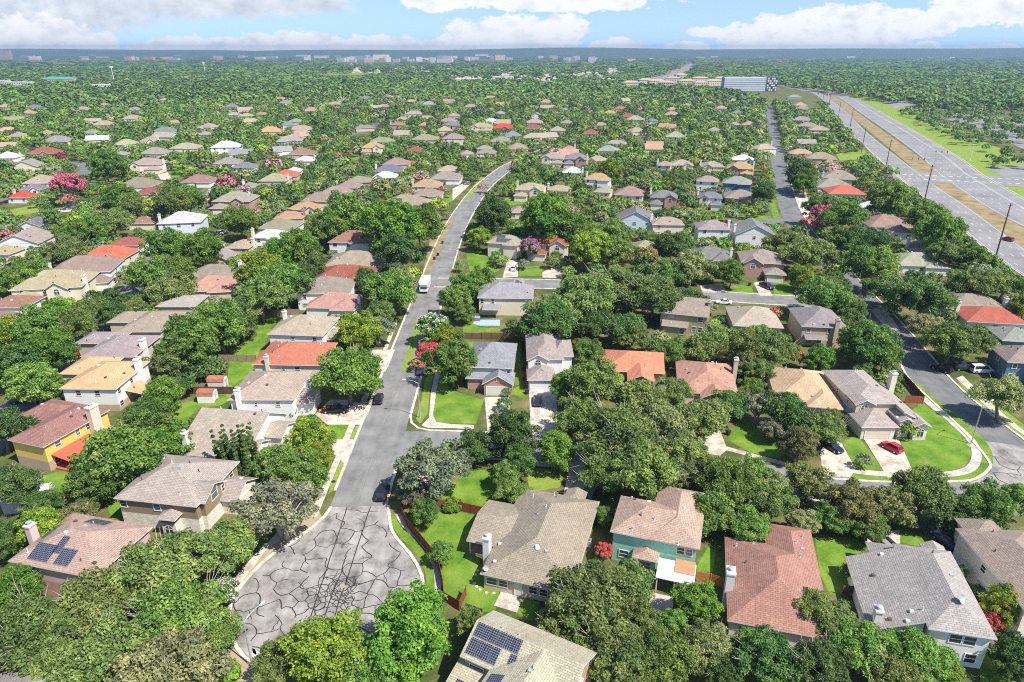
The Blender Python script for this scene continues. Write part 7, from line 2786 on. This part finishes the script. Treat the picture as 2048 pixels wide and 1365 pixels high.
vis = [i for i in order if inside_view(TREES[i])]
SINGLE = vis[:300]
singles = set(SINGLE)
REST = [i for i in vis if i not in singles]

LANDMARKS += [('cracked turning circle', -25.6, 75.2), ('black pickup', -38, 124), ('pink crape myrtle by the bright red roof', *G(137, 410)), ('highway crossing', 262, 425), ('two red-roofed sheds', -62, 128), ('purple canopy', *G(1212, 668)), ('red hatchback', *G(1782, 900)), ('corner lawn street lamp', *G(1942, 888)), ('blue pickup', *G(1533, 576)), ('yellow flower hedge', *G(95, 1000))]
KN = dict(oak=('oak_tree', 'spreading oak'), open=('oak_tree', 'open-branched oak'), round=('shade_tree', 'rounded shade tree'), tall=('shade_tree', 'tall tree'), myrtle=('crape_myrtle', 'crape myrtle'), bush=('bush', 'bush'), spires=('cypress', 'spiky upright evergreen'))
pr = random.Random(77)
for n_, i in enumerate(SINGLE):
    x, y, R_, kind, col, fl = TREES[i]
    nm, kn = KN[kind]
    desc = (FLOWN[fl] + '-flowered ' if fl else LEAFN.get(col, 'green') + ' ') + kn
    lab = label_by_place(desc, x, y, ('big' if R_ > 5.2 else ('small' if R_ < 3.2 else 'mid-sized'), 'leafy'))
    root = thing(nm, lab, {'bush': 'bush'}.get(kind, 'tree'), (x, y, 0), pr.uniform(0, 6.28), {'bush': 'garden bushes'}.get(kind, 'trees of the neighbourhood'))
    root.scale = (R_ / 1.1, R_ / 1.1, R_ / 1.1 * pr.uniform(.92, 1.14))
    vk = pr.randrange(len(PROTO[kind]))
    crown, trunk, blossom = PROTO[kind][vk]
    if fl in ('W', 'C') or (fl == 'K' and pr.random() < .5):
        blossom = PROTO['sparse_blossom'][vk]
    base = LEAFC[col]
    v = pr.uniform(.82, 1.2)
    c = tuple(b * v * pr.uniform(.92, 1.08) for b in base)
    for nme, me in (('crown', crown), ('trunk', trunk), ('blossom', blossom)):
        if me is None or (nme == 'blossom' and not fl):
            continue
        o = bpy.data.objects.new(nme, me)
        C.objects.link(o)
        o.parent = root
        o.color = col4(FLOWC[fl] if nme == 'blossom' else c)


def woodland():
    """every tree past the 300: crowns of leaf tufts, coarser the further away"""
    rng = np.random.default_rng(3)
    lod = {}
    for L, (nc, per, size, cr) in enumerate(((30, 20, .095, .25), (18, 8, .17, .31), (10, 5, .30, .42))):
        lod[L] = []
        for v in range(6):
            cs = []
            for i in range(nc):
                z = 1 - 1.35 * (i + .5) / nc
                a = i * 2.39996 + rng.normal() * .3
                q = math.sqrt(max(0, 1 - z * z))
                rr = rng.uniform(.58, .84)
                cs.append((math.cos(a) * q * rr, math.sin(a) * q * rr, .95 + z * rr * .68))
            cs = np.array(cs)
            P, N, S, V = leaf_cloud(rng, cs, rng.uniform(.8, 1.2, nc) * cr, per, size, .8, (.45, .32, .25)[L], .25)
            out_ = P - np.array([0, 0, .75])
            N = N + (.5, .9, 1.2)[L] * out_ / np.linalg.norm(out_, axis=1, keepdims=True)
            N /= np.linalg.norm(N, axis=1, keepdims=True)
            V = .5 + (V - .5) * (.75, .5, .4)[L]
            lod[L].append((leaf_faces(P, N, S, rng, .75), V))
    allQ, allV, allC = [], [], []
    # more trees, in coarser patches, out to the far ridge
    extra = []
    k = 0
    d = 1120.0
    while d < 8600:
        cell = max(9.5, .0105 * d)
        na = int(2 * R(39.5) * d / cell)
        for j in range(na):
            a = -39.5 + 79.0 * (j + rng.random()) / na
            dd = d + rng.uniform(-.5, .5) * cell * 1.6
            x, y = dd * math.sin(R(a)), dd * math.cos(R(a))
            R_ = cell * rng.uniform(.52, .80)
            px, py, f = Wp(x, y, 5)
            if y < 1500 and highway_zone(x, y) and x < np.interp(y, PY, PX) + 10:
                continue
            if blocked(x, y, R_, .6, .6, .35):
                continue
            city = py < 122 and px < 1250
            if city and rng.random() < .72:
                continue
            if 640 < px < 1250 and 128 < py < 166 and rng.random() < .45:
                continue
            extra.append((x, y, R_, min(1.0, 7.5 / R_)))
        d += cell * 1.6
    todo = [(TREES[i][0], TREES[i][1], TREES[i][2], 1.0, TREES[i][4], TREES[i][5]) for i in REST] + [(x, y, R_, zf, None, None) for x, y, R_, zf in extra]
    keys = 'OOMMMDDDG'
    for (x, y, R_, zf, col, fl) in todo:
        dist_ = math.hypot(x, y)
        L = 0 if dist_ < 430 else (1 if dist_ < 1000 else 2)
        Q, V = lod[L][rng.integers(6)]
        a = rng.uniform(0, 6.28)
        ca, sa = math.cos(a), math.sin(a)
        R_ = R_ / 1.08
        q = Q * np.array([R_, R_, R_ * zf * rng.uniform(.85, 1.2)])
        q = np.stack([q[..., 0] * ca - q[..., 1] * sa + x, q[..., 0] * sa + q[..., 1] * ca + y, q[..., 2]], -1)
        g = math.sin(x / 160 + 2) * math.cos(y / 210)
        if col is None:
            col = keys[rng.integers(len(keys))]
        c = np.array(LEAFC.get(col, LEAFC['M'])) * rng.uniform(.62, 1.25) * (1 + .12 * g)
        cc = np.tile(c, (len(q), 1))
        if fl:
            cc[::2] = FLOWC[fl]
        allQ.append(q)
        allV.append(V)
        allC.append(cc)
    Q, V, Cc = np.concatenate(allQ), np.concatenate(allV), np.concatenate(allC)
    me = quads_mesh('woodland', Q, V, ['far_leaves'], None, Cc)
    o = bpy.data.objects.new('woodland', me)
    C.objects.link(o)
    tag(o, 'dense canopy of green trees spreading from the nearer houses to the far ridge', 'woodland', None, 'stuff')
    print('woodland faces', len(Q), 'trees', len(todo), 'singles', len(SINGLE), 'hand', HAND, 'n300', N300)


woodland()


# leafless trees
def bare_tree(px, py, h, label, seed):
    r = random.Random(seed)
    x, y = G(px, py)
    root = thing('bare_tree', label, 'tree', (x, y, 0), 0, 'trees of the neighbourhood')
    t = MB()
    b = MB()

    def grow(p, d, L, rad, depth):
        d = d.normalized()
        q = p + d * L
        mid = p + d * L * .5 + Vector((r.gauss(0, .08), r.gauss(0, .08), 0)) * L * .4
        (t if depth < 2 else b).tube([tuple(p), tuple(mid), tuple(q)], [rad, rad * .85, rad * .65], 5 if depth < 2 else 3, cap=False)
        if depth >= 5:
            return
        for k in range(r.choice((2, 3, 3))):
            nd = d + Vector((r.gauss(0, .42), r.gauss(0, .42), r.gauss(.12, .22)))
            grow(q, nd, L * r.uniform(.6, .85), rad * .6, depth + 1)
    grow(Vector((0, 0, 0)), Vector((.05, 0, 1)), h * .28, h * .02, 0)
    t.build('trunk', 'pale_bark', root)
    b.build('branches', 'pale_bark', root)


bare_tree(556, 622, 14, 'tall leafless grey tree rising from the back garden fence', 1)
bare_tree(575, 610, 12, 'leafless pale tree leaning behind the tall bare one', 5)
bare_tree(752, 640, 9, 'leafless grey tree beside the street below the motorhome', 2)
bare_tree(303, 838, 7, 'thin dry tree beside the white house porch', 3)
bare_tree(790, 442, 9, 'leafless grey tree by the black solar sheet roof', 4)


def hedge(pts, w_, h_, col, label, nm='flower_hedge'):
    rng = np.random.default_rng(8)
    line = smooth_line([G(*p) for p in pts], 5)
    cs = np.array([(p[0], p[1], h_ * .5) for p in line])
    P, N, S, V = leaf_cloud(rng, cs, np.full(len(cs), w_), 260, .13)
    o = bpy.data.objects.new(nm, quads_mesh(nm, leaf_faces(P, N, S, rng), V, ['leaves']))
    C.objects.link(o)
    o.color = col4(col)
    tag(o, label, 'hedge')


hedge([(94, 1008), (118, 1000), (146, 990)], .9, 1.2, (.45, .40, .02), 'bright yellow flowering hedge beside the metal-roofed shed')


# ------------------------------------------------------------------ haze over the distance
m = MB()
m.box(-9500, 9500, -420, 10400, -1.5, 135)
hz = m.build('haze', 'white_trim')
hz.data.materials.clear()
hm = bpy.data.materials.new('haze')
hm.use_nodes = True
t = NT(hm.node_tree)
out = t.n('ShaderNodeOutputMaterial')
pv = t.n('ShaderNodeVolumePrincipled')
pv.inputs['Color'].default_value = (.36, .52, .74, 1)
pv.inputs['Density'].default_value = 0.00010
pv.inputs['Anisotropy'].default_value = 0.2
t.l(pv.outputs[0], out.inputs['Volume'])
hz.data.materials.append(hm)
tag(hz, kind='stuff')
